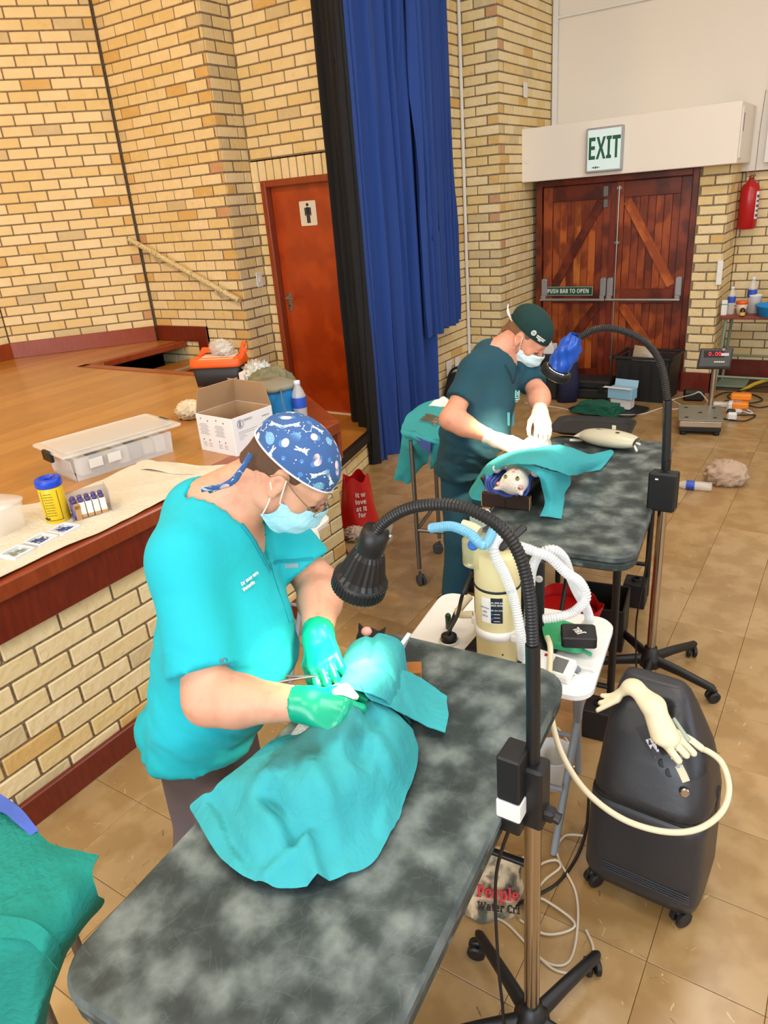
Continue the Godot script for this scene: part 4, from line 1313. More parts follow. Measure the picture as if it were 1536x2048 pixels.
	drape_grid(c, "sheet", M.drape_green, [
		[Vector3(-1.5833, 0.86, -0.4451), Vector3(-1.5193, 0.86, -0.4791), Vector3(-1.4386, 0.86, -0.5025), Vector3(-1.3255, 0.855, -0.5013), Vector3(-1.242, 0.85, -0.4973), Vector3(-1.1867, 0.85, -0.5118), Vector3(-1.135, 0.845, -0.5323)],
		[Vector3(-1.438, 0.86, -0.3697), Vector3(-1.3798, 0.86, -0.4013), Vector3(-1.3159, 0.86, -0.4289), Vector3(-1.2463, 0.86, -0.4462), Vector3(-1.1931, 0.855, -0.4599), Vector3(-1.1463, 0.85, -0.477), Vector3(-1.1185, 0.84, -0.5016)],
		[Vector3(-1.3146, 0.86, -0.3058), Vector3(-1.2558, 0.86, -0.3322), Vector3(-1.2084, 0.86, -0.3644), Vector3(-1.1552, 0.86, -0.3878), Vector3(-1.1263, 0.85, -0.4186), Vector3(-1.0966, 0.845, -0.4456), Vector3(-1.1026, 0.8, -0.4889)],
		[Vector3(-1.2295, 0.84, -0.2551), Vector3(-1.1794, 0.84, -0.2832), Vector3(-1.1436, 0.845, -0.3209), Vector3(-1.1021, 0.84, -0.3427), Vector3(-1.0741, 0.83, -0.372), Vector3(-1.0765, 0.8, -0.4181), Vector3(-1.1263, 0.74, -0.5034)],
		[Vector3(-1.232, 0.74, -0.2241), Vector3(-1.1861, 0.75, -0.2584), Vector3(-1.1493, 0.76, -0.298), Vector3(-1.1203, 0.75, -0.3219), Vector3(-1.095, 0.74, -0.3384), Vector3(-1.0911, 0.73, -0.3698), Vector3(-1.1536, 0.69, -0.4297)],
		[Vector3(-1.2679, 0.6, -0.1973), Vector3(-1.2247, 0.6, -0.2323), Vector3(-1.1733, 0.62, -0.2689), Vector3(-1.1517, 0.62, -0.2813), Vector3(-1.1259, 0.62, -0.291), Vector3(-1.1091, 0.63, -0.3041), Vector3(-1.1501, 0.6, -0.3493)],
		[Vector3(-1.2605, 0.44, -0.1416), Vector3(-1.2163, 0.44, -0.1768), Vector3(-1.1651, 0.46, -0.2143), Vector3(-1.1564, 0.46, -0.2194), Vector3(-1.139, 0.46, -0.2295), Vector3(-1.118, 0.47, -0.2456), Vector3(-1.1442, 0.47, -0.2897)]], 0.006)
	drape_grid(c, "hem_strip", M.drape_green, [
		[Vector3(-1.1724, 0.865, -0.3444), Vector3(-1.1306, 0.865, -0.3585), Vector3(-1.0947, 0.86, -0.3691), Vector3(-1.065, 0.85, -0.3717), Vector3(-1.0663, 0.8, -0.3786)],
		[Vector3(-1.1386, 0.855, -0.321), Vector3(-1.1049, 0.855, -0.3344), Vector3(-1.0805, 0.845, -0.3453), Vector3(-1.0517, 0.83, -0.3468), Vector3(-1.0701, 0.76, -0.3641)]], 0.004)
	var bl := thing("blue_cloth", "folded blue cloth showing behind the green cloth at the bottom left", "cloth", Vector3.ZERO)
	drape_grid(bl, "fold", M.towel_blue, [[Vector3(-1.555, 0.88, -0.5054), Vector3(-1.4481, 0.88, -0.5144), Vector3(-1.3604, 0.875, -0.512), Vector3(-1.2846, 0.87, -0.5002)], [Vector3(-1.4638, 0.88, -0.4545), Vector3(-1.3957, 0.88, -0.483), Vector3(-1.345, 0.875, -0.4849), Vector3(-1.291, 0.865, -0.4844)]], 0.003)

func forceps(f: Node3D) -> void:
	for s in [-1, 1]:
		var st := mk()
		tube(st, spline([Vector3(-0.07, 0.0, s * 0.002), Vector3(0, 0.002, s * 0.003), Vector3(0.045, 0, -s * 0.012), Vector3(0.06, 0, -s * 0.016)], 4), 0.0022, 6)
		var ring := PackedVector3Array()
		for k in 13: ring.append(Vector3(0.07 + 0.01 * cos(TAU * k / 12), 0, -s * 0.016 + 0.01 * sin(TAU * k / 12)))
		tube(st, ring, 0.002, 6)
		build("arm", st, M.steel, f)

# a cloth through a grid of points, with soft folds and real thickness
func drape_grid(parent: Node3D, called: String, mat: Material, rows: Array, fold := 0.006, dense := 9, creases := []) -> MeshInstance3D:
	var n := FastNoiseLite.new()
	n.seed = called.hash() % 997 + rows.size()
	n.frequency = 4.0
	n.fractal_type = FastNoiseLite.FRACTAL_RIDGED
	n.fractal_octaves = 3
	var m := FastNoiseLite.new()
	m.seed = n.seed + 5; m.frequency = 1.9; m.fractal_octaves = 2; m.fractal_type = FastNoiseLite.FRACTAL_RIDGED
	var g := []
	for r in rows:
		var row := []
		for p in r: row.append(p)
		g.append(row)
	var st := mk()
	surface(st, (g[0].size() - 1) * dense, (g.size() - 1) * dense, func(u, v):
		var p := patch(g, u, v)
		var w: float = sin(PI * clampf(u, 0, 1)) * 0.7 + 0.3
		for k in creases:                       # [from, to, half width, height]: a fold with a soft crest
			var a := Vector2(k[0].x, k[0].z); var ab := Vector2(k[1].x, k[1].z) - a; var q := Vector2(p.x, p.z) - a
			var t := clampf(q.dot(ab) / ab.length_squared(), 0.0, 1.0)
			var d := 1.0 - (q - ab * t).length() / float(k[2])
			if d > 0: p.y += d * d * (3.0 - 2.0 * d) * float(k[3])
		return p + Vector3(0, (n.get_noise_3d(p.x, p.y, p.z) + 1.6 * m.get_noise_3d(p.x * 1.6 + p.z * 0.6, p.y, p.z * 0.6 - p.x * 0.3)) * fold * w, 0) + Vector3(n.get_noise_3d(p.z * 1.3 + 7, p.x, p.y), 0, n.get_noise_3d(p.y, p.z + 3, p.x)) * fold * 0.5, 0.0022)
	return build(called, st, mat, parent)

func section(w: float, d: float, p: float, n: int) -> PackedVector2Array:
	# a superellipse outline
	var out := PackedVector2Array()
	for k in n:
		var a := TAU * k / n
		var c := cos(a); var s := sin(a)
		out.append(Vector2(signf(c) * pow(absf(c), p) * w * 0.5, signf(s) * pow(absf(s), p) * d * 0.5))
	return out

func loft(st: SurfaceTool, levels: Array, n := 40, xf := Transform3D()) -> void:
	# levels: [y, width, depth, x shift, z shift, squareness]
	st.set_smooth_group(0)
	var rings := []
	for l in levels:
		var ring := PackedVector3Array()
		for q in section(l[1], l[2], l[5], n): ring.append(xf * Vector3(q.x + l[3], l[0], -q.y + l[4]))
		rings.append(ring)
	for i in rings.size() - 1:
		for k in n:
			var j := (k + 1) % n
			quad(st, rings[i][k], rings[i][j], rings[i + 1][j], rings[i + 1][k])
	for e in [0, rings.size() - 1]:
		var mid := Vector3.ZERO
		for p in rings[e]: mid += p / n
		for k in n:
			var j := (k + 1) % n
			if e == 0: tri(st, mid, rings[0][j], rings[0][k])
			else: tri(st, mid, rings[e][k], rings[e][j])

func concentrator() -> void:
	var base := Vector3(-0.295, 0, -1.73)
	var t := thing("oxygen_concentrator", "dark grey oxygen concentrator on casters with a white glove lying on its handle", "medical machine", base, deg_to_rad(-2.0))
	var st := mk()
	loft(st, [[0.055, 0.30, 0.24, 0, 0, 0.34], [0.06, 0.325, 0.265, 0, 0, 0.32], [0.10, 0.34, 0.285, 0, 0, 0.3], [0.22, 0.335, 0.285, 0, 0, 0.3], [0.35, 0.325, 0.28, 0.0, 0, 0.32], [0.388, 0.322, 0.278, 0.0, 0, 0.33]])
	build("lower_shell", st, M.charcoal, t)
	# the hood leans back to a tall handle at its rear left; carved from a field so that its shoulders run into one another
	var f := Field.new(Vector3(-0.2, 0.34, -0.19), Vector3(0.2, 0.74, 0.19), 0.0085)
	var hood := [[0.36, 0.33, 0.285, 0.0, 0.0], [0.42, 0.322, 0.275, 0.0, -0.002], [0.47, 0.305, 0.25, -0.004, -0.012], [0.53, 0.285, 0.22, -0.012, -0.025], [0.58, 0.255, 0.185, -0.024, -0.042], [0.63, 0.225, 0.135, -0.036, -0.062], [0.67, 0.195, 0.09, -0.045, -0.078], [0.69, 0.165, 0.055, -0.05, -0.085]]
	var i := 0
	for z in f.nz:
		for y in f.ny:
			for x in f.nx:
				var p := f.lo + Vector3(x, y, z) * f.cell
				var a: Array = hood[0]; var b: Array = hood[1]
				for k in hood.size() - 1:
					if p.y >= hood[k][0]: a = hood[k]; b = hood[k + 1]
				var m := clampf((p.y - a[0]) / (b[0] - a[0]), -0.5, 1.0)
				var w: float = lerpf(a[1], b[1], m) * 0.5; var d2: float = lerpf(a[2], b[2], m) * 0.5
				var q := Vector2((p.x - lerpf(a[3], b[3], m)) / w, (p.z - lerpf(a[4], b[4], m)) / d2)
				var e := pow(pow(absf(q.x), 4.0) + pow(absf(q.y), 4.0), 0.25)
				var v := maxf((e - 1.0) * minf(w, d2) * 0.8, maxf(p.y - 0.692, 0.394 - p.y))
				f.val[i] = v
				i += 1
	f.carve(Vector3(0.0, 0.655, -0.015), Vector3(0.02, 0.60, 0.075), 0.02, 0.026, 0.01)
	st = mk(); f.mesh(st)
	build("hood", st, M.charcoal, t)
	st = mk()
	loft(st, [[0.386, 0.314, 0.27, 0, 0, 0.33], [0.396, 0.314, 0.27, 0, 0, 0.33]])
	build("seam", st, M.rubber, t)
	st = mk()
	for k in 4: box(st, Vector3(0.25, 0.0025, 0.003), Vector3(0.02, 0.125 + 0.009 * k, 0.1435), 0.001)
	build("grip_lines", st, plain("3a3b40", 0.5), t)
	# controls on the slope that faces up, right and forward, laid onto the hood
	var hood_mesh: MeshInstance3D = t.get_node("hood")
	var inv := t.transform.affine_inverse()
	var look_at := inv * eye
	var n := Vector3(0.55, 0.62, 0.5).normalized()
	var up := (Vector3(-0.55, 0.7, -0.3) - n * n.dot(Vector3(-0.55, 0.7, -0.3))).normalized()
	var at := func(p: Vector3) -> Vector3: return on_body(look_at, inv * p, hood_mesh)
	patch_on("panel", t, plain("1b1d22", 0.35), hood_mesh, at.call(Vector3(-0.2497, 0.5461, -1.7083)), n, up, 0.115, 0.17, 0.003, 8, 10)
	patch_on("display_window", t, plain("111317", 0.15), hood_mesh, at.call(Vector3(-0.2777, 0.5541, -1.7108)), n, up, 0.045, 0.05, 0.005, 3, 3)
	for q in [Vector3(-0.2553, 0.5579, -1.7176), Vector3(-0.2541, 0.5432, -1.7051), Vector3(-0.2566, 0.5281, -1.6915)]: patch_on("indicator", t, M.white, hood_mesh, at.call(q), n, up, 0.006, 0.006, 0.005, 1, 1)
	for q in [Vector3(-0.2343, 0.5468, -1.711), Vector3(-0.2357, 0.537, -1.7024), Vector3(-0.2359, 0.5276, -1.6941), Vector3(-0.2379, 0.5158, -1.6833)]: put("button", disc(0.0065, 0.004, Transform3D(look(n), at.call(q) + n * 0.003)), plain("8e9096", 0.4), t)
	patch_on("label_strip", t, plain("c9c3a5", 0.5), hood_mesh, at.call(Vector3(-0.2228, 0.5022, -1.6731)), n, up, 0.018, 0.045, 0.005, 2, 2)
	patch_on("sticker", t, plain("cfccd6", 0.4), hood_mesh, at.call(Vector3(-0.3009, 0.5565, -1.6823)), n, up, 0.024, 0.05, 0.003, 2, 3)
	for q in [Vector3(-0.2738, 0.5275, -1.6613), Vector3(-0.2517, 0.5119, -1.6507)]: put("screw_port", disc(0.012, 0.004, Transform3D(look(n), at.call(q) - n * 0.001)), M.black_plastic, t)
	put("outlet", disc(0.013, 0.016, Transform3D(look(Vector3(0.4, 0.3, 0.8)), at.call(Vector3(-0.2084, 0.4831, -1.63)))), M.chrome, t)
	st = mk(); rod(st, at.call(Vector3(-0.2797, 0.5915, -1.7807)) + n * 0.006, at.call(Vector3(-0.2277, 0.5506, -1.7548)) + n * 0.006, 0.0065, 12); build("flow_tube", st, plain("9aa89c", 0.2), t)
	st = mk(); prism(st, round_rect(0.045, 0.1, 0.02), 0.012, Transform3D(Basis(Vector3.UP, PI * 0.5), Vector3(0.152, 0.38, -0.02)), 0.003); build("side_handle", st, M.rubber, t)
	for s in [[-0.13, 0.1], [0.13, 0.1], [-0.13, -0.1], [0.13, -0.1]]: caster(t, Vector3(s[0], 0, s[1]), 0.027, -0.6, M.black_plastic)
	# glove draped over the handle
	var g := thing("latex_glove", "cream latex glove lying over the handle of the dark concentrator", "glove", Vector3.ZERO)
	var gf := Field.new(base + Vector3(-0.2, 0.5, -0.17), base + Vector3(0.17, 0.76, 0.17), 0.0045)
	var c := func(x: float, y: float, z: float) -> Vector3: return base + Vector3(x, y, z)
	gf.bone(c.call(-0.13, 0.66, 0.0), c.call(-0.09, 0.695, -0.015), 0.015, 0.02, 0.02, Vector3(1, 0.5, 1))
	gf.bone(c.call(-0.09, 0.695, -0.015), c.call(-0.03, 0.68, 0.02), 0.02, 0.026, 0.02, Vector3(1, 0.5, 1))
	gf.bone(c.call(-0.03, 0.68, 0.02), c.call(0.02, 0.615, 0.06), 0.03, 0.04, 0.02, Vector3(1, 0.5, 1))
	for k in 4: gf.bone(c.call(0.012 + k * 0.012, 0.618 - k * 0.004, 0.075 - k * 0.02), c.call(0.066 + k * 0.014, 0.58 - k * 0.002 + 0.006 * (k % 2), 0.1 - k * 0.026), 0.0125, 0.01, 0.005)
	for k in 3: gf.bone(c.call(-0.125, 0.655, 0.0 + k * 0.008), c.call(-0.17, 0.65 - 0.012 * k, 0.01 + k * 0.02), 0.0095, 0.007, 0.006)
	st = mk(); gf.mesh(st)
	build("glove_skin", st, M.latex, g)
	# long cream hose from the white table, over the floor side and round to the machine's outlet
	st = mk()
	tube(st, spline([Vector3(-0.6547, 0.76, -1.7794), Vector3(-0.6235, 0.76, -1.7213), Vector3(-0.5957, 0.7, -1.6369), Vector3(-0.5675, 0.62, -1.5885), Vector3(-0.5183, 0.55, -1.5416), Vector3(-0.4368, 0.5, -1.494), Vector3(-0.3389, 0.45, -1.4919), Vector3(-0.2394, 0.43, -1.5152), Vector3(-0.161, 0.43, -1.5611), Vector3(-0.112, 0.46, -1.6161), Vector3(-0.1028, 0.5, -1.6708), Vector3(-0.1304, 0.54, -1.7168), Vector3(-0.1715, 0.565, -1.7209), Vector3(-0.2048, 0.57, -1.7106)], 8), 0.0085, 10)
	tag(build("oxygen_hose", st, M.cream, self), "long cream hose looping from the white table across the front of the dark concentrator", "hose")

func ribbed(called: String, label: String, pts: Array, r: float, mat: Material, pitch := 0.004) -> void:
	var st := mk()
	tube(st, even(spline(pts, 24), pitch), func(i, _f): return r * (1.0 if i % 2 else 0.8), 14, true, 1.0, Vector3.ZERO, true)
	tag(build(called, st, mat, self), label, "breathing hose")

func even(sp: PackedVector3Array, pitch: float) -> PackedVector3Array:
	# resampled evenly so that the ribs keep one pitch
	var out := PackedVector3Array([sp[0]])
	var carry := 0.0
	for i in sp.size() - 1:
		var d := sp[i].distance_to(sp[i + 1])
		var at := pitch - carry
		while at <= d:
			out.append(sp[i].lerp(sp[i + 1], at / d))
			at += pitch
		carry = d - (at - pitch)
	return out

func anaesthesia() -> void:
	var top := 0.68
	var t := thing("anaesthetic_machine", "anaesthetic machine with a cream absorber canister against a black upright panel", "anaesthetic machine", Vector3(-0.79, top, -1.76), 0.0)
	var o := Vector3(-0.79, top, -1.76)
	var st := mk()
	box(st, Vector3(0.225, 0.36, 0.022), Vector3(0, 0, 0), 0.005, Transform3D(Basis(Vector3.UP, 0.3), Vector3(-0.8198, 0.7737, -1.87) - o))
	build("panel", st, M.soft_black, t)
	st = mk(); box(st, Vector3(0.26, 0.015, 0.2), Vector3(0.02, 0.0075, -0.04), 0.003); build("base_plate", st, M.soft_black, t)
	put("knob", disc(0.012, 0.008, Transform3D(Basis(Vector3.UP, 0.3), Vector3(-0.7259, 0.8929, -1.89) - o)), plain("c9c7c2", 0.4), t)
	# canister
	var c := Vector3(-0.0, 0, 0.04)
	st = mk()
	lathe(st, [Vector2(0, 0.0), Vector2(0.066, 0.0), Vector2(0.068, 0.004), Vector2(0.068, 0.15), Vector2(0.069, 0.155), Vector2(0.069, 0.27), Vector2(0.0675, 0.275), Vector2(0.069, 0.28), Vector2(0.069, 0.375), Vector2(0.066, 0.383), Vector2(0.05, 0.388), Vector2(0, 0.389)], 40, Transform3D(Basis(), c))
	build("canister", st, M.cream_plastic, t)
	st = mk(); lathe(st, [Vector2(0.0685, 0.268), Vector2(0.0705, 0.27), Vector2(0.0705, 0.275), Vector2(0.0685, 0.277)], 40, Transform3D(Basis(), c)); build("cord_band", st, M.ink, t)
	st = mk()
	lathe(st, [Vector2(0.068, 0.105), Vector2(0.073, 0.107), Vector2(0.073, 0.133), Vector2(0.068, 0.135)], 40, Transform3D(Basis(), c))
	box(st, Vector3(0.03, 0.024, 0.03), Vector3(0.075, 0.12, 0.075), 0.004); box(st, Vector3(0.02, 0.028, 0.04), Vector3(-0.078, 0.12, 0.03), 0.004)
	build("clamp_band", st, M.white, t)
	# label curved on the canister
	for part in [["paper_label", -0.30, 0.55, 0.17, 0.255, M.paper], ["printed_label", 0.13, 0.62, 0.172, 0.257, plain("17222e", 0.5)]]:
		st = mk()
		surface(st, 14, 2, func(u, v):
			var a: float = lerpf(part[1], part[2], u)
			var r: float = 0.0705 if part[0] == "paper_label" else 0.0712
			return c + Vector3(sin(a) * r, lerpf(part[3], part[4], v), cos(a) * r), 0.0004)
		build(part[0], st, part[5], t)
	var lx := func(a: float, y: float) -> Transform3D: return Transform3D(Basis(Vector3.UP, a), c + Vector3(sin(a) * 0.0722, y, cos(a) * 0.0722))
	letters("PAUL AND ANN", 0.0052, M.white, t, lx.call(0.37, 0.243), "print", "Droid Sans", true, 0.0004, 0.9)
	letters("MEDICAL REPAIRS", 0.0052, M.white, t, lx.call(0.37, 0.234), "print", "Droid Sans", true, 0.0004, 0.72)
	letters("082 954 3758", 0.0034, M.white, t, lx.call(0.38, 0.217), "print", "Droid Sans", false, 0.0004)
	for k in 3:
		put("icon", disc(0.0025, 0.0005, lx.call(0.19, 0.218 - 0.015 * k), 12), plain("2d7fb0", 0.5), t)
		st = mk(); box(st, Vector3(0.018, 0.0016, 0.0004), Vector3(0, -0.016 - 0.012 * k + 0.22, 0.0722), 0.0001, Transform3D(Basis(Vector3.UP, 0.38), c)); build("print_line", st, M.white, t)
	letters("Service", 0.006, M.purple, t, lx.call(-0.13, 0.222), "handwriting", "Droid Serif", false, 0.0004)
	letters("July", 0.006, M.purple, t, lx.call(-0.13, 0.208), "handwriting", "Droid Serif", false, 0.0004)
	letters("2024", 0.006, M.purple, t, lx.call(-0.13, 0.194), "handwriting", "Droid Serif", false, 0.0004)
	for q in [[-0.02, 0.03], [0.35, 0.045], [0.55, 0.02], [0.6, 0.06]]: put("vent_hole", disc(0.003, 0.0006, lx.call(q[0], q[1]) .translated_local(Vector3(0, 0, -0.0035)), 10), M.ink, t)
	# fittings on top and at the left
	st = mk(); lathe(st, [Vector2(0.014, 0.386), Vector2(0.014, 0.41), Vector2(0.012, 0.415)], 16, Transform3D(Basis(), c)); build("inlet", st, M.hose_blue, t)
	var f := Vector3(-0.8901, 1.13, -1.7017) - o
	st = mk()
	tube(st, spline([f, f + Vector3(0.03, -0.004, 0.0), f + Vector3(0.055, -0.012, 0.002)], 4), 0.017, 14)
	build("connector", st, M.cream, t)
	st = mk(); box(st, Vector3(0.05, 0.045, 0.05), Vector3(-0.8659, 1.13, -1.7694) - o, 0.006); build("valve_block", st, plain("b7c8cc", 0.3), t)
	st = mk(); lathe(st, [Vector2(0, 0), Vector2(0.045, 0), Vector2(0.045, 0.075), Vector2(0.04, 0.08), Vector2(0, 0.08)], 24, Transform3D(Basis(), Vector3(-0.8413, 1.06, -1.6967) - o - Vector3(0, 0.04, 0))); build("absorber_pot", st, clear("e9eab8", 0.35, 0.1), t)
	put("blue_disc", disc(0.016, 0.012, Transform3D(look(Vector3(0.4, 0.5, 0.8)), Vector3(-0.8312, 1.1, -1.6847) - o + Vector3(0.0, 0.0, 0.035))), M.blue, t)
	st = mk(); box(st, Vector3(0.022, 0.10, 0.035), Vector3.ZERO, 0.004, Transform3D(Basis(Vector3.BACK, -0.75) * Basis(Vector3.RIGHT, -0.5), Vector3(-0.7487, 1.1, -1.7379) - o)); build("bellows_lever", st, M.black_plastic, t)
	st = mk(); lathe(st, [Vector2(0, 0), Vector2(0.022, 0), Vector2(0.024, 0.03), Vector2(0.018, 0.05), Vector2(0, 0.05)], 18, Transform3D(Basis(), Vector3(-0.7984, 1.08, -1.7614) - o - Vector3(0, 0.025, 0))); build("dome_valve", st, plain("dfe4e2", 0.3), t)
	st = mk(); tube(st, spline([Vector3(-0.09, 0.13, 0.03), Vector3(-0.13, 0.125, 0.04), Vector3(-0.15, 0.12, 0.01), Vector3(-0.14, 0.14, -0.05)], 6), 0.012, 10); build("side_pipe", st, M.cream, t)
	st = mk(); tube(st, spline([Vector3(-0.8608, 0.98, -1.698) - o, Vector3(-0.8683, 0.93, -1.6428) - o, Vector3(-0.9074, 0.83, -1.6787) - o, Vector3(-0.957, 0.74, -1.7086) - o], 6), 0.006, 8); build("sensor_lead", st, M.black_plastic, t)
	# hoses
	ribbed("breathing_hose", "thick blue ribbed breathing hose bending up from the cream canister", [o + c + Vector3(0, 0.40, 0), o + c + Vector3(-0.004, 0.45, 0.0), Vector3(-0.7594, 1.15, -1.5713), Vector3(-0.8051, 1.17, -1.581), Vector3(-0.8714, 1.17, -1.6056), Vector3(-0.9324, 1.15, -1.619), Vector3(-0.9559, 1.14, -1.6249)], 0.0145, M.hose_blue)
	ribbed("breathing_hose", "white ribbed hose coming straight down the right side of the cream canister", [Vector3(-0.7662, 1.12, -1.7323), Vector3(-0.7642, 1.12, -1.6518), Vector3(-0.7572, 1.09, -1.6352), Vector3(-0.7375, 1.02, -1.6569), Vector3(-0.7204, 0.93, -1.6795), Vector3(-0.6978, 0.84, -1.6689), Vector3(-0.6946, 0.73, -1.6833)], 0.0155, M.hose_clear)
	ribbed("breathing_hose", "white ribbed hose making a big loop to the right of the black panel", [Vector3(-0.7468, 1.07, -1.7513), Vector3(-0.6791, 1.07, -1.7354), Vector3(-0.6412, 1.05, -1.7536), Vector3(-0.6004, 1, -1.7745), Vector3(-0.5731, 0.95, -1.8202), Vector3(-0.5558, 0.9, -1.8268), Vector3(-0.5851, 0.85, -1.8195), Vector3(-0.6305, 0.83, -1.7963), Vector3(-0.6721, 0.82, -1.7818)], 0.0155, M.hose_clear)
	ribbed("breathing_hose", "white ribbed hose arching up and over beside the black panel", [Vector3(-0.722, 0.78, -1.7902), Vector3(-0.7198, 0.9, -1.8002), Vector3(-0.7071, 0.98, -1.7837), Vector3(-0.6819, 1.04, -1.7739), Vector3(-0.6456, 1.06, -1.7852), Vector3(-0.6222, 1.02, -1.818), Vector3(-0.6083, 0.96, -1.8343), Vector3(-0.5978, 0.88, -1.8774), Vector3(-0.5863, 0.8, -1.9313), Vector3(-0.583, 0.74, -1.9573), Vector3(-0.605, 0.7, -1.9636)], 0.015, M.hose_clear)
	# things on the white table
	var g := thing("rebreathing_bag", "flat green rubber rebreathing bag lying under the small black speaker", "rebreathing bag", Vector3.ZERO)
	drape_grid(g, "bag", plain("3fb079", 0.4), [
		[Vector3(-0.7371, 0.7, -1.9543), Vector3(-0.6972, 0.71, -1.9624), Vector3(-0.647, 0.705, -1.9647), Vector3(-0.6297, 0.695, -1.9736)],
		[Vector3(-0.7095, 0.715, -1.8818), Vector3(-0.6637, 0.725, -1.8931), Vector3(-0.6145, 0.72, -1.8932), Vector3(-0.5947, 0.7, -1.9079)],
		[Vector3(-0.68, 0.715, -1.8265), Vector3(-0.6317, 0.725, -1.8272), Vector3(-0.5861, 0.72, -1.8333), Vector3(-0.5687, 0.7, -1.8682)],
		[Vector3(-0.6583, 0.7, -1.8128), Vector3(-0.6195, 0.7, -1.8167), Vector3(-0.5812, 0.7, -1.8205), Vector3(-0.5629, 0.69, -1.8513)]], 0.002, 8)
	st = mk(); rod(st, Vector3(-0.5696, 0.7, -1.8468), Vector3(-0.5357, 0.695, -1.8389), 0.006, 10); build("neck", st, plain("3fb079", 0.4), g)
	var s := thing("speaker", "small black box speaker with a white logo lying on the green bag", "speaker", Vector3(-0.5824, 0.742, -1.8531), deg_to_rad(22.0))
	st = mk(); prism(st, round_rect(0.105, 0.085, 0.01), 0.038, Transform3D(FLAT, Vector3(0, -0.019, 0)), 0.004); build("case", st, M.black_plastic, s)
	letters("JBL", 0.022, M.paper, s, Transform3D(Basis(Vector3.UP, deg_to_rad(117.0)) * Basis(Vector3.RIGHT, -PI * 0.5), Vector3(-0.002, 0.0195, 0)), "lettering", "Droid Sans", true, 0.0008, 0.8)
	var m := thing("pulse_monitor", "small white pulse monitor with a grey screen on the white table edge", "monitor", Vector3(-0.6274, 0.705, -1.7214), deg_to_rad(-3.0))
	st = mk(); box(st, Vector3(0.15, 0.035, 0.075), Vector3.ZERO, 0.006, Transform3D(Basis(Vector3.RIGHT, 0.35), Vector3.ZERO)); build("case", st, M.white_gloss, m)
	var fx := Transform3D(Basis(Vector3.RIGHT, 0.35), Vector3.ZERO)
	st = mk(); box(st, Vector3(0.042, 0.002, 0.05), Vector3(0.035, 0.018, 0), 0.0005, fx); build("screen", st, plain("6b6d6c", 0.2), m)
	st = mk()
	for q in [[-0.045, -0.01], [-0.045, 0.01], [-0.06, 0], [-0.03, 0]]: box(st, Vector3(0.009, 0.003, 0.007), Vector3(q[0], 0.018, q[1]), 0.001, fx)
	build("button", st, plain("1f6a5a", 0.5), m)
	put("power_button", boxm(Vector3(0.009, 0.003, 0.009), Vector3(-0.015, 0.018, -0.02), 0.002, fx), M.red, m)
	var cl := thing("sensor_clip", "grey finger sensor clip on the white table in front of the monitor", "sensor clip", Vector3(-0.562, 0.692, -1.7512), deg_to_rad(15.0))
	st = mk(); loft(st, [[-0.01, 0.03, 0.014, 0, 0, 0.6], [0.0, 0.045, 0.02, 0, 0, 0.6], [0.01, 0.03, 0.012, 0, 0, 0.6]], 20); build("clip", st, plain("7b8086", 0.4), cl)
	cord("sensor_cable", "thin cream cord hanging in a loop over the white table's edge", [Vector3(-0.5509, 0.69, -1.7681), Vector3(-0.5117, 0.69, -1.7736), Vector3(-0.5051, 0.64, -1.7971), Vector3(-0.5207, 0.62, -1.786), Vector3(-0.5406, 0.67, -1.7484), Vector3(-0.5664, 0.69, -1.7329), Vector3(-0.6014, 0.69, -1.702)], 0.003, M.elastic)
	var b := thing("scope_stand", "black round scope holder with a short green vial on the white table's far corner", "medical tool", Vector3(-0.9729, 0.695, -1.7347))
	st = mk(); lathe(st, [Vector2(0, 0), Vector2(0.032, 0), Vector2(0.034, 0.006), Vector2(0.03, 0.008)], 20, Transform3D(Basis(), Vector3(0, -0.014, 0))); build("saucer", st, M.white, b)
	st = mk(); lathe(st, [Vector2(0, -0.01), Vector2(0.024, -0.01), Vector2(0.026, 0.008), Vector2(0, 0.012)], 20); build("cap", st, M.black_plastic, b)
	st = mk(); tube(st, spline([Vector3(0, 0.01, 0), Vector3(0.01, 0.06, -0.01), Vector3(0.03, 0.11, -0.01)], 5), 0.007, 8); build("handle", st, M.black_plastic, b)
	var vi := thing("vial", "short dark green vial standing at the white table's far corner", "vial", Vector3(-1.01, 0.69, -1.8015) - Vector3(0, 0.008, 0))
	st = mk(); lathe(st, [Vector2(0, 0), Vector2(0.01, 0), Vector2(0.01, 0.05), Vector2(0.007, 0.055), Vector2(0, 0.056)], 16); build("glass", st, plain("173a22", 0.15), vi)
	var w := thing("water_bucket", "white plastic pot standing under the white folding table", "pot", Vector3(-0.70, 0, -1.98))
	st = mk(); lathe(st, [Vector2(0, 0), Vector2(0.062, 0), Vector2(0.072, 0.13), Vector2(0.076, 0.135), Vector2(0.07, 0.136), Vector2(0.06, 0.01), Vector2(0, 0.008)], 28); build("pot", st, M.white_gloss, w)
	# red sack under the far table
	var r := thing("red_waste_bag", "shiny red waste bag in a bucket under the far operating table", "waste bag", Vector3(-0.905, 0, -2.62))
	st = mk()
	surface(st, 44, 18, func(u, v):
		var a: float = u * TAU
		var rr: float = lerpf(0.12, 0.165, v) * (1.0 + 0.06 * sin(a * 9.0) * v) + 0.01 * sin(a * 5.0 + v * 6.0)
		return Vector3(cos(a) * rr, v * 0.36 + 0.012 * sin(a * 7.0) * v, -sin(a) * rr), 0.002)
	lathe(st, [Vector2(0, 0.3), Vector2(0.15, 0.31)], 20)
	build("bag", st, M.bag_red, r)
	var kb := thing("black_crate", "small black plastic crate standing under the far table behind the hoses", "crate", Vector3(-0.86, 0, -2.98), 0.15)
	st = mk()
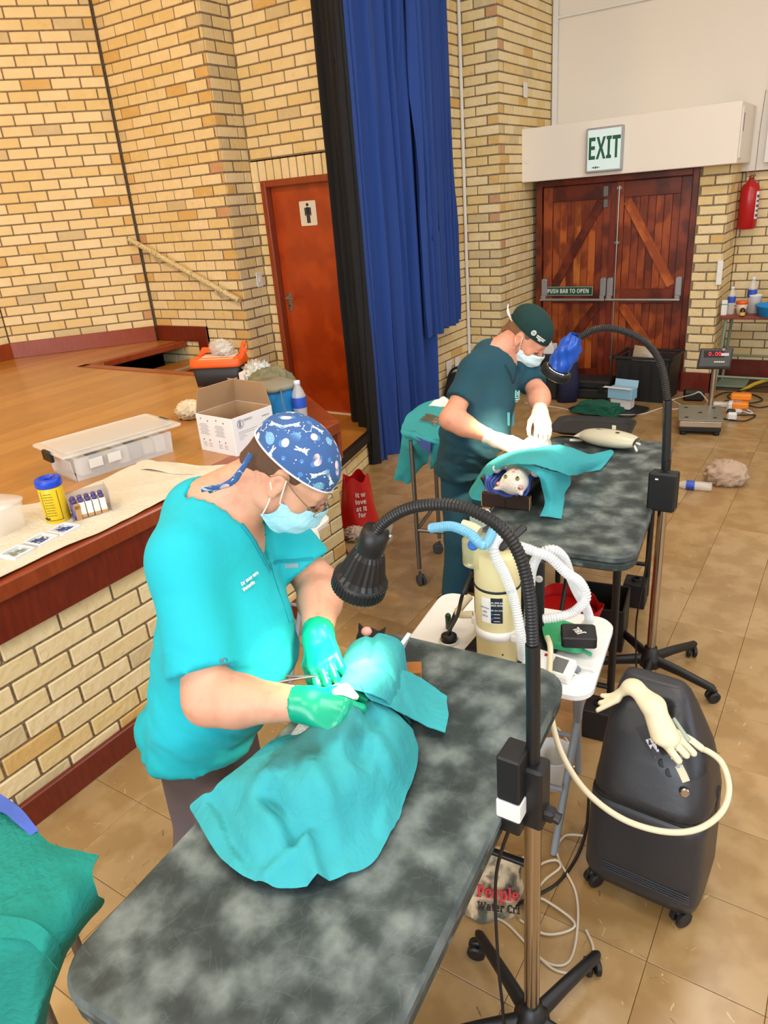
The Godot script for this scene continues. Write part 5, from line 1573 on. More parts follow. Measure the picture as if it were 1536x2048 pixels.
	for s2 in [-1, 1]:
		box(st, Vector3(0.01, 0.22, 0.24), Vector3(s2 * 0.14, 0.11, 0), 0.003); box(st, Vector3(0.28, 0.22, 0.01), Vector3(0, 0.11, s2 * 0.12), 0.003)
	box(st, Vector3(0.28, 0.01, 0.24), Vector3(0, 0.006, 0), 0.002)
	build("crate_shell", st, M.soft_black, kb)
	# floor around the near stand: newspaper bag and cables
	var nb := thing("magazine_bundle", "crumpled magazine with red and black print on the floor under the near table", "magazine", Vector3(-0.6792, 0.075, -1.4032))
	nb.basis = look(Vector3(0.42, 0.62, 0.66)) * Basis(Vector3.BACK, -0.16)
	st = mk()
	surface(st, 22, 18, func(u, v): return Vector3((u - 0.5) * 0.19 + 0.006 * sin(v * 15.0), (v - 0.5) * 0.19 + 0.006 * sin(u * 12.0), 0.008 * sin(u * 6.0 + v * 4.0) + 0.005 * sin(v * 19.0) - 0.05 * pow(absf(u - 0.5) * 2.0, 4.0)), 0.035)
	build("paper", st, textured(noise_tex(0.015, [[0.0, "2f332e"], [0.4, "5f6354"], [0.47, "b79c78"], [0.6, "d3bb97"], [1.0, "dfcdac"]], 91), 0.75, Vector3.ONE * 4.0), nb)
	letters("People", 0.034, plain("c01a24", 0.6), nb, Transform3D(Basis(), Vector3(0.015, -0.012, 0.009)), "headline", "Droid Serif", true, 0.008, 0.8)
	letters("Water Cri", 0.021, M.ink, nb, Transform3D(Basis(), Vector3(0.02, -0.052, 0.009)), "headline", "Droid Serif", true, 0.008, 0.9)
	cord("extension_cord", "white cable coiled in loops on the floor behind the near lamp stand", [Vector3(-0.5078, 0.02, -1.7711), Vector3(-0.5714, 0.01, -1.747), Vector3(-0.5683, 0.005, -1.6667), Vector3(-0.4762, 0.005, -1.5687), Vector3(-0.4314, 0.005, -1.4591), Vector3(-0.415, 0.005, -1.3457), Vector3(-0.4598, 0.005, -1.3072), Vector3(-0.5298, 0.005, -1.3327), Vector3(-0.5775, 0.008, -1.4315), Vector3(-0.5715, 0.012, -1.5404), Vector3(-0.5428, 0.012, -1.6191), Vector3(-0.5667, 0.012, -1.6386), Vector3(-0.6061, 0.01, -1.5865), Vector3(-0.589, 0.012, -1.4802), Vector3(-0.5426, 0.012, -1.4861), Vector3(-0.4479, 0.012, -1.4624), Vector3(-0.4442, 0.01, -1.4296), Vector3(-0.5032, 0.01, -1.3823), Vector3(-0.5854, 0.005, -1.392)], 0.004, plain("cfc3ae", 0.5))
	cord("extension_cord", "cream cable running out of the coil towards the near table", [Vector3(-0.4048, 0.005, -1.4557), Vector3(-0.3682, 0.005, -1.4059), Vector3(-0.3745, 0.005, -1.3322), Vector3(-0.4416, 0.005, -1.2977), Vector3(-0.5269, 0.005, -1.3255), Vector3(-0.6213, 0.005, -1.3627), Vector3(-0.7008, 0.005, -1.3563), Vector3(-0.7627, 0.005, -1.3609)], 0.004, plain("cfc3ae", 0.5))
	cord("power_cable", "black cord curving over the floor from behind the dark concentrator", [Vector3(-0.5328, 0.1, -1.8716), Vector3(-0.513, 0.03, -1.7861), Vector3(-0.5121, 0.006, -1.6742), Vector3(-0.536, 0.006, -1.5552), Vector3(-0.5977, 0.006, -1.461), Vector3(-0.6454, 0.006, -1.3804), Vector3(-0.7211, 0.006, -1.3635), Vector3(-0.7878, 0.006, -1.3761)], 0.005, M.black_plastic)
	cord("oxygen_line", "thin white tube end lying on the floor under the white table", [Vector3(-0.7057, 0.2, -2.0351), Vector3(-0.6983, 0.02, -2.1628), Vector3(-0.6387, 0.006, -2.1042), Vector3(-0.663, 0.006, -2.062), Vector3(-0.7081, 0.006, -2.0355)], 0.0035, M.elastic)

# ---------------------------------------------------------------- on and around the stage
func bottle(label: String, at: Vector3, h: float, r: float, xf := Basis(), called := "water_bottle") -> Node3D:
	var b := thing(called, label, "bottle", at)
	b.basis = xf
	var st := mk()
	lathe(st, [Vector2(0, 0.0), Vector2(r * 0.8, 0), Vector2(r, 0.01), Vector2(r * 0.94, h * 0.12), Vector2(r, h * 0.2), Vector2(r * 0.95, h * 0.3), Vector2(r, h * 0.42), Vector2(r, h * 0.68), Vector2(r * 0.8, h * 0.78), Vector2(r * 0.42, h * 0.9), Vector2(r * 0.4, h * 0.94)], 20)
	build("shell", st, M.clear_bag, b)
	st = mk(); lathe(st, [Vector2(r * 1.01, h * 0.44), Vector2(r * 1.02, h * 0.45), Vector2(r * 1.02, h * 0.65), Vector2(r * 1.01, h * 0.66)], 20); build("wrapper", st, plain("2a50b8", 0.4), b)
	st = mk(); lathe(st, [Vector2(0, h * 0.91), Vector2(r * 0.45, h * 0.91), Vector2(r * 0.45, h * 0.99), Vector2(r * 0.4, h), Vector2(0, h)], 16); build("cap", st, plain("dfe3f0", 0.4), b)
	return b

func crumple(called: String, label: String, category: String, at: Vector3, size: Vector3, mat: Material, seed: int, amp := 0.35) -> void:
	var c := thing(called, label, category, at)
	var n := FastNoiseLite.new()
	n.seed = seed; n.frequency = 1.1; n.fractal_type = FastNoiseLite.FRACTAL_RIDGED; n.fractal_octaves = 3
	var st := mk()
	surface(st, 40, 22, func(u, v):
		var a: float = u * TAU
		var b: float = (v - 0.5) * PI * 0.98
		var d := Vector3(cos(a) * cos(b), sin(b), -sin(a) * cos(b))
		var r: float = 1.0 - amp + amp * (n.get_noise_3d(d.x * 1.7, d.y * 1.7, d.z * 1.7) + 0.5)
		var p := d * size * r
		p.y = maxf(p.y + size.y * 0.7, 0.002)
		return p)
	build("folds", st, mat, c)

func stage_things() -> void:
	var st := mk()
	# cream sheet under everything at the front of the stage
	var sh := thing("protective_sheet", "cream cotton sheet spread along the front edge of the stage", "sheet", Vector3.ZERO)
	drape_grid(sh, "sheet", M.sheet, [
		[Vector3(-3.2152, 0.972, -1.0475), Vector3(-3.0271, 0.972, -1.2299), Vector3(-2.8994, 0.972, -1.4131), Vector3(-2.7559, 0.972, -1.5276), Vector3(-2.7318, 0.975, -1.7335), Vector3(-2.7229, 0.985, -1.9765), Vector3(-2.6681, 0.975, -2.0757), Vector3(-2.4493, 0.97, -2.1199), Vector3(-2.3328, 0.966, -2.1881)],
		[Vector3(-2.7818, 0.972, -0.7949), Vector3(-2.7392, 0.97, -1.0435), Vector3(-2.6528, 0.97, -1.2646), Vector3(-2.617, 0.97, -1.4567), Vector3(-2.5743, 0.97, -1.6396), Vector3(-2.5158, 0.97, -1.8553), Vector3(-2.4719, 0.97, -1.9885), Vector3(-2.3744, 0.968, -2.0775), Vector3(-2.3015, 0.966, -2.1717)],
		[Vector3(-2.5176, 0.97, -0.6426), Vector3(-2.5213, 0.968, -0.8832), Vector3(-2.462, 0.967, -1.1493), Vector3(-2.4653, 0.967, -1.3748), Vector3(-2.4412, 0.967, -1.5624), Vector3(-2.3933, 0.967, -1.7771), Vector3(-2.396, 0.967, -1.9473), Vector3(-2.3219, 0.966, -2.056), Vector3(-2.2895, 0.966, -2.1623)],
		[Vector3(-2.2778, 0.966, -0.5083), Vector3(-2.276, 0.966, -0.7483), Vector3(-2.2846, 0.966, -1.0426), Vector3(-2.2916, 0.966, -1.2557), Vector3(-2.2758, 0.966, -1.4473), Vector3(-2.2879, 0.966, -1.6862), Vector3(-2.2799, 0.966, -1.8536), Vector3(-2.2869, 0.966, -2.0364), Vector3(-2.2801, 0.966, -2.1589)]], 0.004, 8)
	drape_grid(sh, "rumpled_edge", M.sheet, [
		[Vector3(-2.7466, 0.985, -2.0108), Vector3(-2.6829, 0.995, -2.0336), Vector3(-2.539, 0.98, -2.0373), Vector3(-2.4047, 0.972, -2.0617), Vector3(-2.3354, 0.968, -2.1814)],
		[Vector3(-2.6755, 0.975, -1.9116), Vector3(-2.6241, 0.985, -1.9571), Vector3(-2.4819, 0.975, -1.9841), Vector3(-2.3694, 0.97, -2.027), Vector3(-2.3108, 0.967, -2.1654)]], 0.004, 6)
	# clear storage box with a clip lid
	var b := thing("storage_box", "low translucent plastic storage box with a clip-on lid full of packets", "storage box", Vector3(-2.965, STAGE, -2.045), deg_to_rad(78.0))
	st = mk()
	for s in [-1, 1]:
		box(st, Vector3(0.005, 0.12, 0.25), Vector3(s * 0.245, 0.062, 0), 0.001, Transform3D(Basis(Vector3.BACK, -s * 0.1), Vector3.ZERO)); box(st, Vector3(0.49, 0.12, 0.005), Vector3(0, 0.062, s * 0.135), 0.001, Transform3D(Basis(Vector3.RIGHT, s * 0.1), Vector3.ZERO))
	box(st, Vector3(0.48, 0.004, 0.26), Vector3(0, 0.004, 0), 0.001)
	build("tub", st, M.frost, b)
	st = mk()
	prism(st, round_rect(0.60, 0.36, 0.02), 0.012, Transform3D(FLAT, Vector3(0, 0.128, 0)), 0.003)
	prism(st, round_rect(0.54, 0.30, 0.02), 0.006, Transform3D(FLAT, Vector3(0, 0.14, 0)), 0.002)
	build("lid", st, M.frost, b)
	for s in [-1, 1]:
		st = mk(); box(st, Vector3(0.02, 0.05, 0.09), Vector3(s * 0.298, 0.115, 0), 0.005); build("clip", st, M.black_plastic, b)
	for i in 7:
		var pk := thing("packet", ["white gauze packet inside the translucent storage box", "grey syringe packet inside the translucent storage box", "cream packet inside the translucent storage box"][i % 3], "packet", Vector3(-2.965, STAGE + 0.008, -2.045) + Basis(Vector3.UP, deg_to_rad(78.0)) * Vector3(-0.19 + 0.064 * i, 0, 0.02), deg_to_rad(78.0), "packets in the storage box")
		put("packet", boxm(Vector3(0.055, 0.085 - 0.01 * (i % 3), 0.2), Vector3(0, 0.045, 0), 0.006), [M.paper, plain("8f949c", 0.6), M.sheet][i % 3], pk)
	for i in 2: put("paper_label", boxm(Vector3(0.065, 0.045, 0.001), Vector3(-0.15 + 0.09 * i, 0.085, 0.1465), 0.0004, Transform3D(Basis(Vector3.RIGHT, 0.1), Vector3.ZERO)), M.paper, b)
	# yellow wipes tub
	var w := thing("wipes_tub", "yellow wipes tub with a blue lid standing on the cream sheet", "tub", Vector3(-2.5396, 0.967, -1.4435), 0.3)
	st = mk(); lathe(st, [Vector2(0, 0), Vector2(0.043, 0), Vector2(0.046, 0.004), Vector2(0.046, 0.145), Vector2(0.044, 0.15), Vector2(0, 0.15)], 32); build("body", st, M.yellow, w)
	st = mk(); lathe(st, [Vector2(0.047, 0.146), Vector2(0.05, 0.15), Vector2(0.05, 0.168), Vector2(0.047, 0.178), Vector2(0.033, 0.18), Vector2(0.03, 0.172), Vector2(0, 0.172)], 32); box(st, Vector3(0.03, 0.012, 0.014), Vector3(0.004, 0.178, 0), 0.003); build("lid", st, plain("1846c8", 0.35), w)
	st = mk()
	for k in 9: box(st, Vector3(0.036 if k % 3 else 0.03, 0.003, 0.0006), Vector3(0, 0.125 - 0.011 * k, 0.0462), 0.0002, Transform3D(Basis(Vector3.UP, 0.35), Vector3.ZERO))
	build("small_print", st, plain("8a7220", 0.5), w)
	st = mk()
	for q in [[-0.2, 0.0016], [1.15, 0.0016]]: box(st, Vector3(0.0022, 0.12, 0.0008), Vector3(0, 0.076, 0.0462), 0.0002, Transform3D(Basis(Vector3.UP, q[0] + 0.0), Vector3.ZERO))
	for k in 8: box(st, Vector3(0.009, 0.0022, 0.0008), Vector3(0, 0.017, 0.0462), 0.0002, Transform3D(Basis(Vector3.UP, -0.2 + 0.19 * k), Vector3.ZERO))
	for k in 4: box(st, Vector3(0.006, 0.008, 0.0008), Vector3(0, 0.024, 0.0462), 0.0002, Transform3D(Basis(Vector3.UP, -0.45 + 0.16 * k), Vector3.ZERO))
	build("frame_print", st, M.ink, w)
	# tray of small purple-capped vials, bound in a pack
	var v0 := Vector3(-2.4715, 0.967, -1.5447)
	var tr := thing("vial_tray", "clear plastic tray holding the pack of purple and white vial boxes", "tray", v0, deg_to_rad(62.0))
	st = mk(); box(st, Vector3(0.15, 0.004, 0.11), Vector3(0, 0.003, 0), 0.001); box(st, Vector3(0.004, 0.10, 0.11), Vector3(0.075, 0.05, 0), 0.001); box(st, Vector3(0.15, 0.09, 0.003), Vector3(0, 0.045, -0.055), 0.001); build("shell", st, clear("b8b0b4", 0.35, 0.15), tr)
	for i in 5:
		var vb := thing("vial_box", ["first", "second", "third", "fourth", "last"][i] + " slim purple and white vial box from the yellow tub's side of its tray", "vial box", v0 + Basis(Vector3.UP, deg_to_rad(62.0)) * Vector3(-0.056 + 0.026 * i, 0.006, 0.008), deg_to_rad(62.0), "vial boxes in the clear tray")
		put("carton", boxm(Vector3(0.023, 0.062, 0.085), Vector3(0, 0.031, 0), 0.002), M.paper if i else plain("6a62a8", 0.5), vb)
		put("band", boxm(Vector3(0.0235, 0.014, 0.0856), Vector3(0, 0.008, 0), 0.001), plain("b98d5a", 0.6) if i else plain("2a3c9a", 0.5), vb)
		st = mk(); lathe(st, [Vector2(0, 0.062), Vector2(0.0095, 0.062), Vector2(0.0095, 0.078), Vector2(0.006, 0.082), Vector2(0, 0.083)], 12); lathe(st, [Vector2(0, 0.062), Vector2(0.0095, 0.062), Vector2(0.0095, 0.074), Vector2(0, 0.076)], 12, Transform3D(Basis(), Vector3(0, 0, 0.026))); build("cap", st, M.purple, vb)
	st = mk(); box(st, Vector3(0.026, 0.02, 0.096), Vector3(-0.05, 0.055, 0.008), 0.003); box(st, Vector3(0.02, 0.07, 0.004), Vector3(-0.05, 0.036, 0.054), 0.001); build("rubber_band", st, plain("b48a54", 0.6), tr)
	# three little dishes of needles
	var dish := [[35,1108,"leftmost small white dish, holding pale pins, on the sheet","9aa08a"], [83,1084,"middle small white dish, holding blue-grey needles, on the sheet","3d5a94"], [130,1063,"rightmost small white dish, holding deep blue needles, below the yellow tub","2a4a9a"]]
	var spot := [Vector3(-2.402, 0.967, -1.1798), Vector3(-2.4149, 0.967, -1.2838), Vector3(-2.4172, 0.967, -1.3806)]
	for i in 3:
		var d := thing("needle_dish", dish[i][2], "dish", spot[i], deg_to_rad(8.0), "needle dishes on the sheet")
		st = mk()
		for s in [-1, 1]:
			box(st, Vector3(0.008, 0.016, 0.085), Vector3(s * 0.04, 0.008, 0), 0.003); box(st, Vector3(0.085, 0.016, 0.008), Vector3(0, 0.008, s * 0.04), 0.003)
		box(st, Vector3(0.085, 0.003, 0.085), Vector3(0, 0.0015, 0), 0.001)
		build("dish", st, plain("d9dde2", 0.35), d)
		var nd := mk()
		var r := RandomNumberGenerator.new()
		r.seed = 40 + i
		for k in 34:
			var a := r.randf() * TAU
			box(nd, Vector3(0.016, 0.0025, 0.0025), Vector3(r.randf_range(-0.026, 0.026), r.randf_range(0.004, 0.01), r.randf_range(-0.026, 0.026)), 0.0004, Transform3D(Basis(), Vector3.ZERO) if k < 0 else Transform3D(Basis(Vector3.UP, a), Vector3.ZERO))
		build("needles", nd, plain(dish[i][3], 0.4), d).set_meta("kind", "stuff")
	# pale tub at the left edge
	var tb := thing("clear_tub", "cloudy clear plastic tub at the left edge of the photo", "tub", Vector3(-2.6706, 0.967, -1.2785), 0.2)
	st = mk(); loft(st, [[0.0, 0.15, 0.14, 0, 0, 0.5], [0.06, 0.165, 0.155, 0, 0, 0.5], [0.105, 0.175, 0.165, 0, 0, 0.5], [0.11, 0.185, 0.175, 0, 0, 0.5], [0.118, 0.185, 0.175, 0, 0, 0.5]], 32); build("tub", st, M.frost, tb)
	# open white carton
	var c := thing("glove_carton", "open white cardboard carton with printed sides and a brown inside", "carton", Vector3(-2.516, STAGE, -2.452), deg_to_rad(-5.3))
	var hh := 0.185
	for s in [[Vector3(0.26, hh, 0.004), Vector3(0, hh * 0.5, 0.13)], [Vector3(0.26, hh, 0.004), Vector3(0, hh * 0.5, -0.13)], [Vector3(0.004, hh, 0.26), Vector3(0.13, hh * 0.5, 0)], [Vector3(0.004, hh, 0.26), Vector3(-0.13, hh * 0.5, 0)]]:
		put("side", boxm(s[0], s[1], 0.001), M.card_white, c)
		put("lining", boxm(s[0] * 0.985, s[1] - Vector3(signf(s[1].x), 0, signf(s[1].z)) * 0.0035, 0.001), M.card, c)
	put("bottom", boxm(Vector3(0.25, 0.004, 0.25), Vector3(0, 0.003, 0), 0.001), M.card, c)
	var flap := func(size: Vector3, at: Vector3, axis: Vector3, a: float) -> void:
		var f := put("flap", boxm(size, Vector3(0, size.y * 0.5, 0), 0.001), M.card, c, Transform3D(Basis(axis, a), at))
		f.name = f.name
	flap.call(Vector3(0.26, 0.125, 0.004), Vector3(0, hh, -0.13), Vector3.RIGHT, 0.25)
	flap.call(Vector3(0.004, 0.13, 0.255), Vector3(-0.13, hh, 0), Vector3.BACK, -0.35)
	flap.call(Vector3(0.004, 0.05, 0.25), Vector3(0.13, hh - 0.055, 0), Vector3.BACK, 0.25)
	# printing on its two near sides
	var fx := Transform3D(Basis(), Vector3(0, 0, 0.1325))
	st = mk()
	for col in 2:
		var x0 := -0.10 + col * 0.115
		for k in 9: box(st, Vector3(0.05 + 0.012 * ((k * 7) % 3), 0.0016, 0.0004), Vector3(x0 + 0.02, 0.14 - k * 0.0065, 0), 0.0001, fx)
		for k in 3:
			box(st, Vector3(0.026, 0.0018, 0.0004), Vector3(x0 + 0.01, 0.045 - 0.008 * k, 0), 0.0001, fx); box(st, Vector3(0.024, 0.0018, 0.0004), Vector3(x0 + 0.05, 0.045 - 0.008 * k, 0), 0.0001, fx)
	build("small_print", st, M.ink_grey, c)
	st = mk()
	for col in 2:
		for q in [[0.0, 0.165], [0.05, 0.157], [0.0, 0.06], [0.045, 0.06]]: box(st, Vector3(0.006, 0.007, 0.0004), Vector3(-0.095 + col * 0.115 + q[0], q[1], 0), 0.0001, fx)
	build("black_marks", st, M.ink, c)
	var rx := Transform3D(Basis(Vector3.UP, PI * 0.5), Vector3(0.1325, 0, 0))
	st = mk()
	var ring := PackedVector3Array()
	for k in 25: ring.append(rx * Vector3(-0.083 + 0.018 * cos(TAU * k / 24), 0.15 + 0.02 * sin(TAU * k / 24), 0.0004))
	tube(st, ring, 0.0042, 4, false, 0.1)
	box(st, Vector3(0.012, 0.03, 0.0006), Vector3(-0.083, 0.148, 0), 0.0002, rx)
	build("logo", st, plain("8f8c98", 0.6), c)
	letters("TRUPOLY", 0.011, M.ink_grey, c, rx * Transform3D(Basis(), Vector3(-0.032, 0.16, 0.0005)), "print", "Droid Sans", false, 0.0004, 0.9)
	letters("Healthcare", 0.008, M.ink_grey, c, rx * Transform3D(Basis(), Vector3(0.082, 0.15, 0.0005)), "print", "Droid Sans", false, 0.0004, 0.9)
	st = mk()
	for k in 5: box(st, Vector3([0.12, 0.1, 0.04, 0.05, 0.03][k], 0.0016, 0.0004), Vector3(-0.04 - (0.12 - [0.12, 0.1, 0.04, 0.05, 0.03][k]) * 0.5, 0.11 - 0.009 * k, 0), 0.0001, rx)
	box(st, Vector3(0.035, 0.009, 0.0004), Vector3(-0.05, 0.03, 0), 0.0001, rx)
	build("small_print", st, M.ink_grey, c)
	put("purple_disc", disc(0.032, 0.0008, rx * Transform3D(Basis(), Vector3(0.075, 0.05, 0)), 24), plain("5a2c5e", 0.5), c)
	# clear bag beside the carton
	crumple("plastic_bag", "small clear plastic bag of cream packets left of the white carton", "bag", Vector3(-3.1721, 0.957, -2.7516), Vector3(0.09, 0.06, 0.08), plain("ddceb0", 0.35), 5)
	# blue cooler bag
	var k0 := Vector3(-2.545, STAGE, -2.80)
	var cb := thing("cooler_bag", "bright blue cooler bag with a grey lid and strap behind the white carton", "bag", k0, deg_to_rad(-20.0))
	cb.scale = Vector3(1.0, 0.78, 1.0)
	st = mk(); loft(st, [[0.0, 0.21, 0.17, 0, 0, 0.4], [0.01, 0.225, 0.18, 0, 0, 0.35], [0.12, 0.22, 0.18, 0, 0, 0.35], [0.22, 0.215, 0.18, 0.0, 0, 0.35], [0.27, 0.21, 0.175, 0, 0, 0.4]], 36); build("body", st, bumped(plain("1a84c8", 0.75), M.wrinkle, 0.3), cb)
	st = mk(); loft(st, [[0.265, 0.235, 0.195, 0, 0, 0.4], [0.29, 0.24, 0.2, 0, 0, 0.4], [0.3, 0.22, 0.18, -0.01, 0, 0.45]], 36); build("lid", st, plain("8d8a7c", 0.8), cb)
	st = mk(); surface(st, 14, 4, func(u, v): return Vector3(-0.13 + u * 0.16, 0.285 + 0.02 * sin(u * PI) - v * 0.0, 0.11 + 0.02 * sin(u * 5.0) - v * 0.05), 0.008); build("front_band", st, plain("9aa0a6", 0.7), cb)
	letters("o2", 0.018, plain("50565c", 0.6), cb, Transform3D(Basis(Vector3.RIGHT, -1.2), Vector3(-0.03, 0.312, 0.1)), "lettering", "Droid Sans", true, 0.001)
	st = mk(); tube(st, spline([Vector3(0.12, 0.28, 0.03), Vector3(0.16, 0.22, 0.05), Vector3(0.20, 0.13, 0.06), Vector3(0.215, 0.06, 0.06), Vector3(0.19, 0.01, 0.06)], 8), 0.017, 8, true, 0.2); build("strap", st, plain("76736c", 0.8), cb)
	bottle("clear water bottle with a blue band standing behind the blue cooler bag", Vector3(-2.3626, 0.957, -2.7458) + Vector3(-0.03, 0, -0.06), 0.25, 0.036)
	crumple("olive_cloth_bag", "olive cloth bag crumpled behind the blue cooler bag", "bag", k0 + Vector3(-0.22, 0, -0.22), Vector3(0.17, 0.15, 0.13), plain("7c7a5e", 0.9), 8, 0.3)
	# orange and black toolbox with its lid open
	var t := thing("toolbox", "orange and black toolbox standing open beside the stair well", "toolbox", Vector3(-3.62, STAGE, -3.47), deg_to_rad(22.0))
	st = mk(); loft(st, [[0, 0.31, 0.17, 0, 0, 0.2], [0.13, 0.34, 0.19, 0, 0, 0.2]], 28); build("tub", st, plain("26282c", 0.5), t)
	st = mk(); loft(st, [[0.128, 0.355, 0.205, 0, 0, 0.2], [0.14, 0.36, 0.21, 0, 0, 0.2], [0.185, 0.35, 0.2, 0, 0, 0.22], [0.19, 0.3, 0.15, 0, 0, 0.25]], 28); build("lid", st, M.orange, t)
	st = mk(); prism(st, PackedVector2Array([Vector2(-0.15, 0), Vector2(-0.11, 0.055), Vector2(-0.03, 0.05), Vector2(-0.05, 0.02), Vector2(-0.09, 0.02), Vector2(-0.12, 0)]), 0.03, Transform3D(Basis(), Vector3(0, 0.19, -0.03)), 0.003); build("handle", st, M.orange, t)
	for i in 2:
		st = mk(); beam(st, Vector3(0.14 + 0.03 * i, 0.17, -0.05 + 0.09 * i), Vector3(0.18 + 0.035 * i, 0.27 - 0.03 * i, -0.05 + 0.09 * i), 0.03, 0.012, Vector3(0, 0, 1)); beam(st, Vector3(0.17 + 0.035 * i, 0.245 - 0.03 * i, -0.05 + 0.09 * i), Vector3(0.20 + 0.035 * i, 0.25 - 0.03 * i, -0.05 + 0.09 * i), 0.012, 0.012, Vector3(0, 0, 1)); build("latch", st, M.orange, t)
	put("paper_sheet", boxm(Vector3(0.24, 0.003, 0.12), Vector3(0.02, 0.194, 0.02), 0.001, Transform3D(Basis(Vector3.RIGHT, 0.1), Vector3.ZERO)), plain("e0cdb8", 0.5), t)
	crumple("clear_wrap", "crinkled clear wrapping lying on top of the orange toolbox", "wrapping", Vector3(-3.6, STAGE + 0.19, -3.49), Vector3(0.1, 0.06, 0.06), clear("e9e6e0", 0.5, 0.15), 15, 0.5)
	var cr := thing("small_carton", "small white carton with a red mark between toolbox and blue bag", "carton", Vector3(-3.28, STAGE, -3.38), 0.3)
	put("carton", boxm(Vector3(0.1, 0.12, 0.08), Vector3(0, 0.06, 0), 0.002), M.card_white, cr)
	put("red_mark", disc(0.014, 0.001, Transform3D(Basis(), Vector3(0.005, 0.075, 0.04))), M.red, cr)
	crumple("packaging", "heap of torn white packaging at the slanted end of the stage", "packaging", Vector3(-3.1, STAGE, -3.3), Vector3(0.11, 0.12, 0.09), textured(noise_tex(0.03, [[0.0, "8a7d70"], [0.42, "cfc8c0"], [0.55, "e9e5df"], [0.75, "7fb4c9"], [1.0, "e0d6c6"]], 93), 0.6, Vector3.ONE * 4.0), 21, 0.5)
	crumple("packaging", "pile of grey and white wrappers behind the small white carton", "packaging", Vector3(-3.36, STAGE, -3.52), Vector3(0.1, 0.09, 0.08), plain("b9b2a6", 0.6), 22, 0.5)
	# red bag and waste on the floor behind the stage end
	var rb := thing("red_carrier_bag", "red plastic carrier bag with white lettering on the floor past the stage end", "bag", Vector3(-2.69, 0, -3.63))
	st = mk()
	surface(st, 36, 16, func(u, v):
		var a: float = u * TAU
		var r: float = lerpf(0.14, 0.09, v) * (1.0 + 0.07 * sin(a * 5.0 + v * 4.0))
		return Vector3(cos(a) * r * 0.9, v * 0.34 + 0.02 * sin(a * 4.0) * v, -sin(a) * r), 0.002)
	build("bag", st, M.bag_red, rb)
	var wy := atan2(2.69, 3.63)
	for l in [["it w", 0.25], ["love", 0.20], ["at it", 0.15], ["for", 0.105]]:
		letters(l[0], 0.03, M.white, rb, Transform3D(Basis(Vector3.UP, 0.75) * Basis(Vector3.RIGHT, -0.18), Vector3(0.085, l[1], 0.085)), "lettering", "Droid Sans", true, 0.012, 0.9)
	crumple("crumpled_plastic", "crumpled pinkish clear plastic on the floor past the stage end", "wrapping", Vector3(-2.5627, 0, -3.3996), Vector3(0.085, 0.05, 0.07), plain("cdb9a6", 0.35), 25, 0.55)
	# glove on the white table behind the man
	var g := thing("white_rag", "white cotton rag hanging over the white folding table behind the man", "rag", Vector3.ZERO)
	drape_grid(g, "rag", M.elastic, [[Vector3(-1.9337, 0.76, -2.1168), Vector3(-1.8733, 0.77, -2.1299), Vector3(-1.8286, 0.755, -2.1395), Vector3(-1.7761, 0.73, -2.101)], [Vector3(-1.8415, 0.765, -2.0211), Vector3(-1.7906, 0.77, -2.0316), Vector3(-1.7536, 0.75, -2.0408), Vector3(-1.7701, 0.7, -2.0665)], [Vector3(-1.7881, 0.74, -1.9826), Vector3(-1.7658, 0.735, -1.9932), Vector3(-1.7765, 0.7, -2.0336), Vector3(-1.7954, 0.67, -2.059)]], 0.01, 8)

